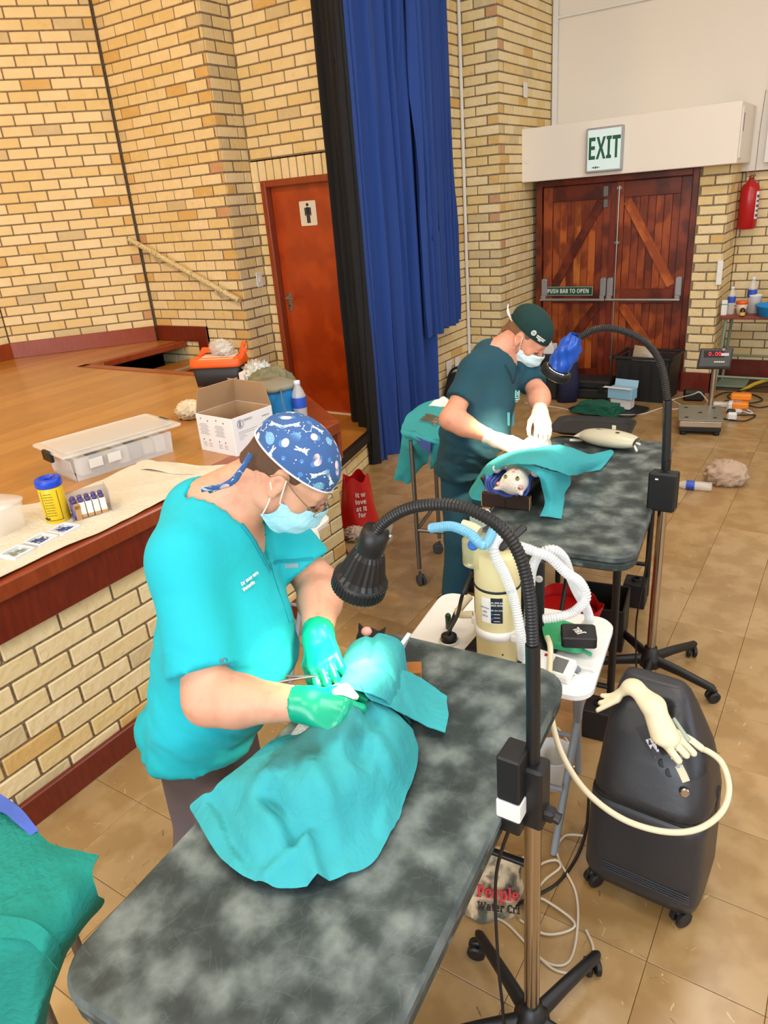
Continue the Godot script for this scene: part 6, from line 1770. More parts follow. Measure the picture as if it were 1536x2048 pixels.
# ---------------------------------------------------------------- along the far walls
func background() -> void:
	var st := mk()
	curtains()
	# white conduit down the corner
	rod(st, Vector3(-3.42, 0.0, -6.845), Vector3(-3.42, 5.0, -6.845), 0.016, 12)
	tag(build("conduit", st, M.white, self), "white conduit pipe running up the brick corner", "pipe")
	for s in [["wall_socket", "left white wall plate low beside the corner conduit", Vector3(-3.43, 0.4112, -6.3849), PI * 0.5, 0.1, 0.15], ["wall_socket", "right white wall plate low beside the corner conduit", Vector3(-3.43, 0.4155, -6.5734), PI * 0.5, 0.1, 0.15], ["light_switch", "white light switch on the shaded brick beside the restroom door", Vector3(-4.495, 1.4696, -4.9426), PI * 0.5, 0.075, 0.125], ["wall_box", "small white box high on the receding brick wall", Vector3(-3.05, 2.8818, -7.4657), PI * 0.5, 0.09, 0.13], ["notice", "white paper notice on the brick pier by the extinguisher", Vector3(-1.18, 1.15, -7.62), 0.4, 0.05, 0.22]]:
		var p := thing(s[0], s[1], "switch plate", s[2], s[3])
		st = mk(); prism(st, round_rect(s[4], s[5], 0.008, 3), 0.01, Transform3D.IDENTITY, 0.003); build("plate", st, M.white, p)
		if s[0] != "notice" and s[0] != "wall_box": put("rocker", boxm(Vector3(0.02, 0.035, 0.006), Vector3(0, 0, 0.012), 0.002), M.white_gloss, p)
	# fire extinguisher
	var e := thing("fire_extinguisher", "red fire extinguisher hanging on the brick wall at the right edge", "fire extinguisher", Vector3(-1.0595, 1.4914, -8.12), 0.1)
	st = mk(); lathe(st, [Vector2(0, 0), Vector2(0.07, 0), Vector2(0.085, 0.012), Vector2(0.085, 0.34), Vector2(0.07, 0.39), Vector2(0.03, 0.42), Vector2(0.028, 0.44), Vector2(0, 0.44)], 32); build("cylinder", st, M.red, e)
	st = mk(); lathe(st, [Vector2(0, 0.44), Vector2(0.022, 0.44), Vector2(0.022, 0.47), Vector2(0, 0.475)], 14); beam(st, Vector3(-0.05, 0.50, 0), Vector3(0.03, 0.47, 0), 0.018, 0.014); beam(st, Vector3(-0.04, 0.465, 0.0), Vector3(0.03, 0.465, 0), 0.018, 0.01); build("valve", st, plain("8a5a3a", 0.4, 0.6), e)
	st = mk(); surface(st, 8, 2, func(u, v): return Vector3(sin(lerpf(0.75, 1.25, u)) * 0.0862, lerpf(0.09, 0.33, v), cos(lerpf(0.75, 1.25, u)) * 0.0862), 0.0005); build("label", st, M.paper, e)
	st = mk()
	for k in 5: box(st, Vector3(0.03, 0.016 if k % 2 else 0.022, 0.0008), Vector3(0, 0.12 + 0.042 * k, 0.0872), 0.0002, Transform3D(Basis(Vector3.UP, 1.0), Vector3.ZERO))
	build("label_print", st, plain("34408a", 0.5), e)
	put("backboard", boxm(Vector3(0.03, 0.46, 0.05), Vector3(-0.12, 0.2, -0.03), 0.004), plain("b0562a", 0.5), e)
	cord("bell_cord", "thin cord hanging down the white panel to the extinguisher", [Vector3(-1.0233, 2.6523, -8.1), Vector3(-1.0345, 2.3357, -8.1), Vector3(-1.0341, 2.0469, -8.1), Vector3(-1.039, 1.869, -8.1)], 0.003, M.ink_grey, "cord", 4)
	# steel framed table with bottles
	var t := thing("steel_table", "green steel-framed table with a red wooden top by the right wall", "table", Vector3(-0.775, 0, -7.88), 0.0)
	put("table_top", boxm(Vector3(0.72, 0.03, 0.5), Vector3(0, 0.735, 0), 0.006), plain("83392b", 0.45), t)
	for s in [-1, 1]:
		for z in [-1, 1]:
			st = mk(); rod(st, Vector3(s * 0.31, 0.72, z * 0.2), Vector3(s * 0.35, 0, z * 0.23), 0.0145, 12); build("leg", st, M.green_paint, t)
		st = mk(); rod(st, Vector3(s * 0.34, 0.28, -0.22), Vector3(s * 0.34, 0.28, 0.22), 0.011, 8); build("stretcher", st, M.green_paint, t)
	st = mk(); rod(st, Vector3(-0.34, 0.16, 0.22), Vector3(0.34, 0.16, 0.22), 0.012, 8); build("stretcher", st, M.green_paint, t)
	st = mk(); rod(st, Vector3(-0.34, 0.28, -0.22), Vector3(0.34, 0.28, -0.22), 0.012, 8); build("stretcher", st, M.green_paint, t)
	var ty := 0.75
	bottle("shorter clear water bottle at the left end of the green steel table", Vector3(-1.0625, 0.7137, -7.72) * Vector3(1, 0, 1) + Vector3(0, ty, 0), 0.26, 0.036)
	bottle("taller clear water bottle at the back of the green steel table", Vector3(-0.9068, 0.727, -7.85) * Vector3(1, 0, 1) + Vector3(0, ty, 0), 0.33, 0.042)
	var q := thing("medicine_carton", "tall white and green carton on the left corner of the steel table", "carton", Vector3(-1.1172, 0.7163, -7.7) * Vector3(1, 0, 1) + Vector3(0, ty, 0), 0.2)
	put("carton", boxm(Vector3(0.05, 0.14, 0.035), Vector3(0, 0.07, 0), 0.002), M.card_white, q); put("stripe", boxm(Vector3(0.0505, 0.012, 0.0355), Vector3(0, 0.1, 0), 0.001), plain("4fb08a", 0.5), q)
	q = thing("sharps_tub", "small clear tub with an orange lid on the steel table", "tub", Vector3(-0.97, 0.7256, -7.74) * Vector3(1, 0, 1) + Vector3(0, ty, 0))
	st = mk(); lathe(st, [Vector2(0, 0), Vector2(0.04, 0), Vector2(0.05, 0.1), Vector2(0, 0.1)], 20); build("tub", st, plain("e0c4b0", 0.4), q)
	st = mk(); lathe(st, [Vector2(0, 0.1), Vector2(0.053, 0.1), Vector2(0.053, 0.125), Vector2(0, 0.13)], 20); build("lid", st, M.orange, q)
	q = thing("brown_vial", "dark brown vial with a yellow label in front on the steel table", "vial", Vector3(-0.9459, 0.7146, -7.64) * Vector3(1, 0, 1) + Vector3(0, ty, 0))
	st = mk(); lathe(st, [Vector2(0, 0), Vector2(0.024, 0), Vector2(0.024, 0.06), Vector2(0.012, 0.075), Vector2(0, 0.08)], 16); build("glass", st, plain("3a1c14", 0.15), q)
	st = mk(); lathe(st, [Vector2(0.0245, 0.008), Vector2(0.0248, 0.01), Vector2(0.0248, 0.036), Vector2(0.0245, 0.038)], 16); build("label", st, plain("d8bc50", 0.5), q)
	q = thing("white_tub", "white tub standing behind the blue basin on the steel table", "tub", Vector3(-0.8796, 0.7445, -7.86) * Vector3(1, 0, 1) + Vector3(0, ty, 0))
	st = mk(); lathe(st, [Vector2(0, 0), Vector2(0.058, 0), Vector2(0.062, 0.15), Vector2(0.066, 0.155), Vector2(0.066, 0.17), Vector2(0, 0.175)], 24); build("tub", st, M.white, q)
	q = thing("black_bag", "black bag lying behind the white tub on the steel table", "bag", Vector3(-0.62, ty, -7.92))
	st = mk(); loft(st, [[0, 0.3, 0.16, 0, 0, 0.4], [0.12, 0.3, 0.17, 0, 0, 0.5], [0.18, 0.24, 0.12, 0.02, 0, 0.7], [0.2, 0.16, 0.06, 0.02, 0, 0.8]], 28); build("bag", st, M.navy if false else M.black_velvet, q)
	q = thing("blue_basin", "round bright blue plastic basin at the front of the steel table", "basin", Vector3(-0.70, ty, -7.70))
	st = mk(); lathe(st, [Vector2(0, 0), Vector2(0.12, 0), Vector2(0.145, 0.085), Vector2(0.152, 0.09), Vector2(0.152, 0.1), Vector2(0.142, 0.1), Vector2(0.118, 0.012), Vector2(0, 0.01)], 36); build("basin", st, M.bright_blue, q)
	# platform scale with a red display
	var s := thing("platform_scale", "steel platform scale with a dark display head on the floor by the steel table", "scale", Vector3(-1.035, 0, -6.44), deg_to_rad(12.0))
	put("platform", boxm(Vector3(0.34, 0.065, 0.46), Vector3(0, 0.10, 0), 0.012), plain("b9aa96", 0.35, 0.8), s)
	put("top_plate", boxm(Vector3(0.345, 0.006, 0.465), Vector3(0, 0.134, 0), 0.003), plain("8f9086", 0.4, 0.4), s)
	st = mk()
	for k in [[0, 0], [-0.11, -0.15], [0.11, -0.15], [-0.11, 0.15], [0.11, 0.15]]: lathe(st, [Vector2(0, 0.1372), Vector2(0.017, 0.1372), Vector2(0.017, 0.1382), Vector2(0, 0.1382)], 12, Transform3D(Basis(), Vector3(k[0], 0, k[1])), false)
	build("plate_hole", st, M.ink, s)
	put("underframe", boxm(Vector3(0.32, 0.035, 0.44), Vector3(0, 0.052, 0), 0.004), M.black_plastic, s)
	for k in [[-1, -1], [1, -1], [-1, 1], [1, 1]]:
		st = mk(); lathe(st, [Vector2(0, 0), Vector2(0.025, 0), Vector2(0.025, 0.03), Vector2(0, 0.035)], 14, Transform3D(Basis(), Vector3(k[0] * 0.13, 0, k[1] * 0.19))); build("foot", st, M.rubber, s)
	st = mk(); rod(st, Vector3(0.09, 0.13, -0.24), Vector3(0.09, 0.47, -0.26), 0.022, 18); build("column", st, M.chrome, s)
	var hx := Transform3D(Basis(Vector3.RIGHT, -0.55), Vector3(0.085, 0.535, -0.24))
	st = mk(); prism(st, PackedVector2Array([Vector2(-0.14, -0.085), Vector2(0.12, -0.085), Vector2(0.14, 0.09), Vector2(-0.12, 0.09)]), 0.055, hx, 0.012); build("display_head", st, plain("3b3c40", 0.5), s)
	put("display_window", boxm(Vector3(0.16, 0.06, 0.003), Vector3(-0.01, 0.035, 0.056), 0.001, hx), plain("12090a", 0.2), s)
	var led := plain("ff2038", 0.5); led.emission_enabled = true; led.emission = Color(1.0, 0.05, 0.15); led.emission_energy_multiplier = 1.2
	letters("0.00", 0.034, led, s, hx * Transform3D(Basis(), Vector3(-0.005, 0.035, 0.058)), "digits", "Droid Sans Mono", true, 0.001, 0.9)
	put("label_strip", boxm(Vector3(0.06, 0.024, 0.002), Vector3(0.075, 0.03, 0.057), 0.0005, hx), plain("c9c2c2", 0.5), s)
	st = mk()
	for k in 5: box(st, Vector3(0.014, 0.012, 0.003), Vector3(0.0 + 0.017 * k, -0.035, 0.056), 0.002, hx)
	build("key", st, plain("d8d6b0", 0.5), s)
	put("bolt", disc(0.014, 0.012, hx * Transform3D(Basis(), Vector3(0.06, 0.07, 0.055))), M.chrome, s)
	put("second_scale_plate", boxm(Vector3(0.3, 0.02, 0.3), Vector3.ZERO, 0.004), M.green_paint, thing("floor_plate", "flat grey metal plate on the floor under the steel table", "plate", Vector3(-1.02, 0.012, -8.02)))
	# bins, cases and boxes by the doors
	var b := thing("black_bin", "large black plastic storage bin holding papers in front of the doors", "bin", Vector3(-1.70, 0, -7.32), deg_to_rad(-3.0))
	var shell := mk()
	for k in [-1, 1]:
		box(shell, Vector3(0.012, 0.42, 0.36), Vector3(k * 0.235, 0.21, 0), 0.003, Transform3D(Basis(Vector3.BACK, -k * 0.06), Vector3.ZERO)); box(shell, Vector3(0.50, 0.42, 0.012), Vector3(0, 0.21, k * 0.18), 0.003, Transform3D(Basis(Vector3.RIGHT, k * 0.06), Vector3.ZERO))
		box(shell, Vector3(0.58, 0.025, 0.03), Vector3(0, 0.43, k * 0.215), 0.006); box(shell, Vector3(0.03, 0.025, 0.46), Vector3(k * 0.275, 0.43, 0), 0.006)
	box(shell, Vector3(0.47, 0.01, 0.36), Vector3(0, 0.006, 0), 0.003)
	build("bin_shell", shell, M.soft_black, b)
	for k in 5:
		st = mk(); box(st, Vector3(0.012, 0.36, 0.012), Vector3(-0.2 + 0.1 * k, 0.2, 0.205), 0.003, Transform3D(Basis(Vector3.RIGHT, 0.06), Vector3(0, 0, -0.01))); build("rib", st, M.soft_black, b)
	for k in 3:
		var pp := thing("paper_sheet", ["tall cream card sheet sticking out of the black bin", "white paper leaning in the black bin", "crumpled white paper on the right in the black bin"][k], "paper", Vector3(-1.76 + 0.1 * k, 0.40, -7.28 + 0.02 * k), -0.2 + 0.25 * k)
		st = mk(); surface(st, 6, 6, func(u, v): return Vector3((u - 0.5) * (0.2 if k == 0 else 0.15) - v * 0.05 * (k - 1), v * (0.19 - 0.07 * k) - 0.06, 0.03 * sin(u * 3.0) + v * 0.05), 0.003); build("sheet", st, plain("d8c3a8", 0.8) if k == 0 else M.paper, pp)
	for d in [["tool_case", "flat black plastic case with latches standing before the left door", Vector3(-2.24, 0, -7.22), Vector3(0.46, 0.19, 0.3)], ["tool_case", "tall black tool case behind the blue-gloved lamp head", Vector3(-2.62, 0, -7.1), Vector3(0.24, 0.46, 0.3)]]:
		var tc := thing(d[0], d[1], "case", d[2], 0.06)
		st = mk(); box(st, Vector3(d[3].x, d[3].y * 0.58, d[3].z), Vector3(0, d[3].y * 0.29, 0), 0.02); build("base_shell", st, M.soft_black, tc)
		st = mk(); box(st, Vector3(d[3].x, d[3].y * 0.4, d[3].z), Vector3(0, d[3].y * 0.8, 0), 0.02)
		for k in 4: box(st, Vector3(d[3].x * 0.8, 0.008, 0.01), Vector3(0, d[3].y * (0.68 + 0.07 * k), d[3].z * 0.5), 0.002)
		build("lid_shell", st, M.soft_black, tc)
		for k in [-1, 1]: put("latch", boxm(Vector3(0.05, 0.07, 0.02), Vector3(k * d[3].x * 0.32, d[3].y * 0.6, d[3].z * 0.5 + 0.005), 0.004), M.black_plastic, tc)
	var tp := thing("towel_roll_box", "small white box with tabs on the tall black case beside the woman's mask", "box", Vector3(-2.66, 0.46, -7.06))
	st = mk(); box(st, Vector3(0.2, 0.09, 0.12), Vector3(0, 0.045, 0), 0.004)
	for k in [-1, 1]: box(st, Vector3(0.05, 0.05, 0.02), Vector3(k * 0.05, 0.11, 0.03), 0.004)
	build("box", st, M.white, tp)
	var nv := thing("navy_bag", "navy blue sports bag slumped beside the tall black case", "bag", Vector3(-2.40, 0, -6.98), 0.4)
	st = mk(); loft(st, [[0, 0.2, 0.2, 0, 0, 0.6], [0.2, 0.2, 0.18, 0.02, 0, 0.7], [0.36, 0.12, 0.1, 0.04, 0, 0.8], [0.42, 0.05, 0.04, 0.06, 0, 0.9]], 28); build("bag", st, M.navy, nv)
	var dk := thing("dark_backpack", "dark navy backpack on the floor in the corner behind the woman", "bag", Vector3(-3.27, 0, -6.30), 0.3)
	st = mk(); loft(st, [[0, 0.28, 0.2, 0, 0, 0.5], [0.2, 0.3, 0.22, 0, 0, 0.5], [0.34, 0.24, 0.16, 0, 0, 0.7], [0.4, 0.12, 0.08, 0, 0, 0.9]], 28); tube(st, spline([Vector3(-0.1, 0.36, 0.03), Vector3(-0.05, 0.44, 0.03), Vector3(0.04, 0.45, 0.03), Vector3(0.1, 0.37, 0.03)], 6), 0.014, 8); build("bag", st, plain("15161f", 0.85), dk)
	# serving tray on the floor with a folded green drape and glove boxes
	var fy := thing("floor_tray", "black serving tray lying on the floor with folded green drapes on it", "tray", Vector3(-1.90, 0.002, -6.72), deg_to_rad(-18.0))
	tray_mesh(fy, 0.62, 0.48)
	var gd := thing("folded_drape", "stack of folded dark green drapes on the black floor tray", "surgical drape", Vector3(-1.96, 0.02, -6.58), deg_to_rad(-12.0))
	for k in 3:
		st = mk(); surface(st, 18, 10, func(u, v): return Vector3((u - 0.5) * (0.44 - 0.05 * k) + 0.015 * sin(v * 7.0 + k), 0.03 + 0.028 * k + 0.014 * sin(PI * u) + 0.006 * sin(u * 11.0 + v * 5.0 + k * 2.0), (0.5 - v) * (0.25 - 0.03 * k)), 0.03); build("fold", st, cloth("0c5a48", M.wrinkle, 0.9), gd)
	for k in 2:
		var gb := thing("glove_box", ["white glove box lying under the blue one on the floor tray", "blue and white glove box with a raised lid on the floor tray"][k], "box", Vector3(-1.80, 0.015 + 0.1 * k, -6.83 + 0.02 * k), deg_to_rad(-6.0 - 4.0 * k), "glove boxes on the floor tray")
		put("carton", boxm(Vector3(0.19 + 0.05 * k, 0.1, 0.12), Vector3(0, 0.05, 0), 0.003), M.card_white if k == 0 else plain("8fc0dc", 0.5), gb)
		if k == 1:
			put("lid", boxm(Vector3(0.23, 0.07, 0.01), Vector3(0, 0.14, -0.05), 0.002, Transform3D(Basis(Vector3.RIGHT, -0.25), Vector3.ZERO)), plain("9cc6de", 0.5), gb)
			put("tongue", boxm(Vector3(0.27, 0.004, 0.05), Vector3(-0.03, 0.103, 0.05), 0.001), M.card_white, gb)
	# clutter of plugs and cables
	var cable := plain("dccfc0", 0.5)
	cord("extension_cord", "white cable running over the floor past the black tray to the scale", [Vector3(-2.7594, 0.006, -6.752), Vector3(-2.3617, 0.006, -6.6757), Vector3(-2.1292, 0.006, -6.581), Vector3(-1.6503, 0.006, -6.6385), Vector3(-1.5003, 0.006, -6.8572), Vector3(-1.4183, 0.006, -7.0976), Vector3(-1.547, 0.006, -7.2115), Vector3(-1.5144, 0.006, -7.3173), Vector3(-1.2964, 0.006, -7.0597), Vector3(-1.2614, 0.006, -6.9983), Vector3(-1.423, 0.006, -6.9154), Vector3(-1.4176, 0.02, -7.1946), Vector3(-1.2193, 0.12, -7.0719), Vector3(-1.1632, 0.15, -7.0632), Vector3(-1.122, 0.1, -7.1015), Vector3(-1.079, 0.03, -7.1416)], 0.006, cable)
	var ps := thing("power_strip", "white power strip with orange plugs on the floor behind the scale", "power strip", Vector3(-0.84, 0, -7.12), 0.1)
	put("strip", boxm(Vector3(0.3, 0.04, 0.07), Vector3(-0.05, 0.02, -0.05), 0.008), M.white, ps)
	put("adaptor", boxm(Vector3(0.13, 0.1, 0.1), Vector3(-0.01, 0.05, 0.12), 0.015), M.white, ps)
	for k in 2: put("orange_plug", boxm(Vector3(0.17 - 0.03 * k, 0.06, 0.09), Vector3(0.03 + 0.0 * k, 0.13 - 0.06 * k, 0.05 + 0.08 * k), 0.02), plain("f08a1e", 0.5), ps)
	put("black_plug", boxm(Vector3(0.07, 0.05, 0.06), Vector3(-0.03, 0.06, 0.33), 0.015), M.black_plastic, ps)
	put("white_plug", boxm(Vector3(0.08, 0.07, 0.08), Vector3(-0.02, 0.035, 0.36), 0.015), M.white, ps)
	var bb := thing("battery_charger", "small black charger lying on the floor by the brick pier", "charger", Vector3(-1.25, 0, -7.32), 0.2)
	put("body", boxm(Vector3(0.19, 0.1, 0.12), Vector3(0, 0.05, 0), 0.02), M.black_plastic, bb)
	for k in 3:
		cord("black_cable", ["black cable tangled under the steel table", "black cable curling in front of the steel table's leg", "black cable running to the right edge past the plugs"][k], [[Vector3(-1.1001, 0.01, -7.3217), Vector3(-1.017, 0.01, -7.6342), Vector3(-0.793, 0.01, -7.6354), Vector3(-0.6606, 0.01, -7.4449), Vector3(-0.7906, 0.01, -7.2988), Vector3(-0.9697, 0.02, -7.4712), Vector3(-0.8146, 0.02, -7.7885), Vector3(-0.5765, 0.01, -8.0544)], [Vector3(-1.0084, 0.01, -7.2003), Vector3(-0.913, 0.03, -7.2982), Vector3(-0.7819, 0.02, -7.228), Vector3(-0.6493, 0.01, -7.1805), Vector3(-0.5071, 0.01, -7.3796)], [Vector3(-0.8354, 0.04, -6.7333), Vector3(-0.7355, 0.01, -6.9023), Vector3(-0.6521, 0.01, -6.9113), Vector3(-0.7176, 0.01, -6.7158), Vector3(-0.8725, 0.01, -6.7309), Vector3(-0.9556, 0.01, -6.7373)]][k], 0.006, M.black_plastic)
	cord("yellow_cable_cover", "yellow strap lying over the floor under the steel table", [Vector3(-0.8776, 0.01, -7.7313), Vector3(-0.7969, 0.02, -7.9996), Vector3(-0.6685, 0.02, -8.2685)], 0.02, plain("cfae3a", 0.6), "strap")
	cord("adaptor_lead", "white lead looping from the plugs on the floor", [Vector3(-0.8006, 0.05, -7.0412), Vector3(-0.7138, 0.01, -7.0418), Vector3(-0.6874, 0.01, -6.9662), Vector3(-0.7488, 0.01, -6.9977), Vector3(-0.811, 0.04, -7.0061)], 0.006, M.white, "lead")
	# tan towel and water bottle lying on the floor
	crumple("tan_towel", "crumpled tan towel lying on the open floor at the right", "towel", Vector3(-0.6277, 0, -5.2074), Vector3(0.145, 0.10, 0.12), M.towel_tan, 33, 0.3)
	bottle("clear water bottle with a blue band lying on the floor beside the tan towel", Vector3(-0.6831, 0.033, -5.0172), 0.25, 0.032, Basis(Vector3(0.1, 0, 1).normalized(), Vector3(-0.99, 0, 0.1).normalized(), Vector3(0, -1, 0)).orthonormalized(), "fallen_bottle")

func tray_mesh(t: Node3D, w: float, d: float) -> void:
	var st := mk()
	prism(st, round_rect(w - 0.06, d - 0.06, 0.05), 0.006, Transform3D(FLAT, Vector3.ZERO), 0.002)
	build("base", st, M.soft_black, t)
	st = mk()
	var a := round_rect(w - 0.07, d - 0.07, 0.05, 6)
	var b := round_rect(w, d, 0.07, 6)
	var c := round_rect(w + 0.012, d + 0.012, 0.074, 6)
	var n := a.size()
	st.set_smooth_group(0)
	for i in n:
		var j := (i + 1) % n
		var lv := [[a, 0.004], [b, 0.026], [c, 0.025], [c, 0.02], [b, 0.02], [a, 0.0]]
		for k in 5:
			var p: PackedVector2Array = lv[k][0]; var q: PackedVector2Array = lv[k + 1][0]
			quad(st, Vector3(p[j].x, lv[k][1], -p[j].y), Vector3(p[i].x, lv[k][1], -p[i].y), Vector3(q[i].x, lv[k + 1][1], -q[i].y), Vector3(q[j].x, lv[k + 1][1], -q[j].y))
	build("rim", st, M.soft_black, t)

func curtains() -> void:
	# velvet curtains hung across the end of the stage opening; folds are real waves
	var sets := [
		["black_curtain", "tall black curtain at the edge of the restroom door", M.black_velvet, Vector3(-3.60, 0, -4.93), Vector3(-3.22, 0, -4.66), 0.0, 4.9, 5.0, 0.055],
		["blue_curtain", "long royal blue velvet stage curtain reaching the floor", M.blue_velvet, Vector3(-3.24, 0, -4.68), Vector3(-3.22, 0, -5.75), 0.0, 4.9, 9.0, 0.06],
		["blue_curtain", "shorter blue velvet curtain ending above the floor by the brick corner", M.blue_velvet, Vector3(-3.12, 0, -5.45), Vector3(-3.27, 0, -6.32), 0.90, 4.9, 8.0, 0.05]]
	for s in sets:
		var c := thing(s[0], s[1], "curtain", Vector3.ZERO, 0.0, "")
		var a: Vector3 = s[3]; var b: Vector3 = s[4]
		var dir := (b - a).normalized()
		var nrm := Vector3.UP.cross(dir)
		if nrm.dot(eye - a) < 0: nrm = -nrm
		var n := FastNoiseLite.new()
		n.seed = int(s[7]) + 3; n.frequency = 1.0
		var st := mk()
		surface(st, int(s[7] * 18), 24, func(u, v):
			var y: float = lerpf(s[5], s[6], v)
			var ph: float = u * s[7] * TAU + n.get_noise_2d(u * 5.0, v * 0.5) * 3.5
			var amp: float = s[8] * (0.75 + 0.5 * n.get_noise_2d(u * 4.0 + 9.0, v * 0.8)) * (1.0 - 0.2 * v)
			var p: Vector3 = a.lerp(b, u) + nrm * (sin(ph) * amp + 0.012 * sin(ph * 2.3 + 1.0)) + dir * 0.03 * sin(ph * 0.5 + v * 1.5)
			return Vector3(p.x, y + (0.012 * sin(u * 40.0) if v == 0.0 else 0.0), p.z), 0.004)
		build("cloth", st, s[2], c)
		st = mk()
		surface(st, int(s[7] * 8), 1, func(u, v): return a.lerp(b, u) + Vector3(0, lerpf(4.9, 4.98, v), 0), 0.01)
		build("heading", st, s[2], c)

# ---------------------------------------------------------------- things on the operating tables
func table_things() -> void:
	near_table()
	far_table()

func near_table() -> void:
	# surgical drape over the patient
	var d := thing("surgical_drape", "large turquoise surgical drape over the patient on the near table", "surgical drape", Vector3.ZERO)
	var wet := Vector3(-0.8612, 0.96, -0.9548)
	var dark := Vector3(-0.8718, 0.93, -0.8558)
	var sn := FastNoiseLite.new()
	sn.seed = 12; sn.frequency = 14.0
	surf_tint = func(p: Vector3) -> Color:
		var g := sn.get_noise_3d(p.x, p.y, p.z)
		var w: float = smoothstep(0.125, 0.075, Vector2(p.x - wet.x, p.z - wet.z).length() + g * 0.05)
		var e: float = smoothstep(0.075, 0.03, Vector2(p.x - dark.x, p.z - dark.z).length() + g * 0.06) * 0.7
		return Color.WHITE.lerp(Color(0.6, 0.5, 0.46), w * 0.75).lerp(Color(0.55, 0.28, 0.26), e)
	drape_grid(d, "sheet", M.drape_stained, [
		[Vector3(-0.9917, 0.9, -0.9153), Vector3(-0.9522, 0.9, -0.9583), Vector3(-0.9031, 0.925, -0.9851), Vector3(-0.8435, 0.975, -1.0095), Vector3(-0.8045, 0.985, -1.0445), Vector3(-0.7676, 0.94, -1.0863), Vector3(-0.7454, 0.86, -1.1319)],
		[Vector3(-0.9963, 0.9, -0.8355), Vector3(-0.9178, 0.93, -0.8692), Vector3(-0.8626, 0.95, -0.9182), Vector3(-0.8025, 0.99, -0.9542), Vector3(-0.7716, 0.975, -0.9935), Vector3(-0.7362, 0.92, -1.0435), Vector3(-0.7223, 0.845, -1.1092)],
		[Vector3(-1.0145, 0.89, -0.7652), Vector3(-0.8967, 0.935, -0.7881), Vector3(-0.808, 0.97, -0.8173), Vector3(-0.7638, 0.965, -0.8862), Vector3(-0.7358, 0.95, -0.9357), Vector3(-0.711, 0.895, -0.999), Vector3(-0.7028, 0.84, -1.0703)],
		[Vector3(-1.049, 0.862, -0.7397), Vector3(-0.9224, 0.89, -0.7447), Vector3(-0.8023, 0.935, -0.7551), Vector3(-0.7356, 0.935, -0.8154), Vector3(-0.7082, 0.915, -0.8794), Vector3(-0.6893, 0.875, -0.9508), Vector3(-0.6844, 0.838, -1.016)],
		[Vector3(-1.0724, 0.838, -0.7249), Vector3(-0.9508, 0.858, -0.6924), Vector3(-0.8261, 0.88, -0.6953), Vector3(-0.7342, 0.882, -0.7538), Vector3(-0.6948, 0.87, -0.8248), Vector3(-0.6743, 0.85, -0.8934), Vector3(-0.6639, 0.837, -0.9514)],
		[Vector3(-1.0603, 0.835, -0.7155), Vector3(-0.9533, 0.838, -0.6685), Vector3(-0.8345, 0.838, -0.6372), Vector3(-0.7471, 0.838, -0.6603), Vector3(-0.6743, 0.838, -0.73), Vector3(-0.6417, 0.838, -0.7942), Vector3(-0.6476, 0.836, -0.9077)]], 0.01, 10, [
		[Vector3(-0.8685, 0.95, -0.9367), Vector3(-0.8857, 0.93, -0.7902), 0.05, 0.022], [Vector3(-0.8646, 0.92, -0.7636), Vector3(-0.7711, 0.9, -0.7346), 0.032, -0.034], [Vector3(-0.9079, 0.91, -0.7516), Vector3(-0.8032, 0.88, -0.7077), 0.03, 0.016],
		[Vector3(-0.824, 0.95, -0.8405), Vector3(-0.7223, 0.91, -0.7892), 0.04, 0.02], [Vector3(-0.7539, 0.89, -0.7297), Vector3(-0.6929, 0.85, -0.6963), 0.022, 0.026], [Vector3(-0.7539, 0.89, -0.7297), Vector3(-0.7875, 0.85, -0.6518), 0.024, 0.02],
		[Vector3(-0.798, 0.98, -0.9881), Vector3(-0.6921, 0.9, -0.9691), 0.035, 0.02], [Vector3(-0.7764, 0.97, -1.02), Vector3(-0.7404, 0.94, -0.9125), 0.035, -0.03], [Vector3(-0.7353, 0.88, -1.0583), Vector3(-0.6565, 0.86, -0.863), 0.025, 0.012],
		[Vector3(-1.025, 0.85, -0.7433), Vector3(-0.8383, 0.85, -0.6584), 0.02, -0.012]])
	surf_tint = null
	drape_grid(d, "head_end", M.drape, [
		[Vector3(-1.0615, 0.865, -1.3081), Vector3(-1.0157, 0.93, -1.2683), Vector3(-0.9675, 0.975, -1.2643), Vector3(-0.9202, 0.99, -1.2826), Vector3(-0.8814, 0.97, -1.2987), Vector3(-0.8753, 0.93, -1.3135), Vector3(-0.8794, 0.855, -1.3287)],
		[Vector3(-1.0128, 0.9, -1.1947), Vector3(-0.9609, 0.96, -1.1641), Vector3(-0.9091, 1, -1.1597), Vector3(-0.8543, 1.02, -1.1687), Vector3(-0.8315, 0.985, -1.2119), Vector3(-0.8318, 0.93, -1.2387), Vector3(-0.8512, 0.85, -1.2781)],
		[Vector3(-0.9683, 0.93, -1.0967), Vector3(-0.925, 0.975, -1.0872), Vector3(-0.8615, 1.02, -1.073), Vector3(-0.8083, 1.03, -1.0843), Vector3(-0.7913, 0.99, -1.1314), Vector3(-0.7976, 0.925, -1.1741), Vector3(-0.8162, 0.85, -1.2168)],
		[Vector3(-0.9132, 0.97, -1.062), Vector3(-0.8685, 1, -1.0492), Vector3(-0.8177, 1.02, -1.0295), Vector3(-0.7768, 1.015, -1.0337), Vector3(-0.7669, 0.965, -1.0777), Vector3(-0.7734, 0.9, -1.1238), Vector3(-0.7691, 0.85, -1.1568)]], 0.008, 10, [
		[Vector3(-0.8728, 1, -1.0552), Vector3(-0.8042, 1, -1.1313), 0.025, -0.02], [Vector3(-0.892, 1, -1.103), Vector3(-0.7785, 0.97, -1.119), 0.022, 0.014], [Vector3(-0.943, 0.98, -1.2755), Vector3(-0.8708, 1, -1.1466), 0.02, -0.01]])
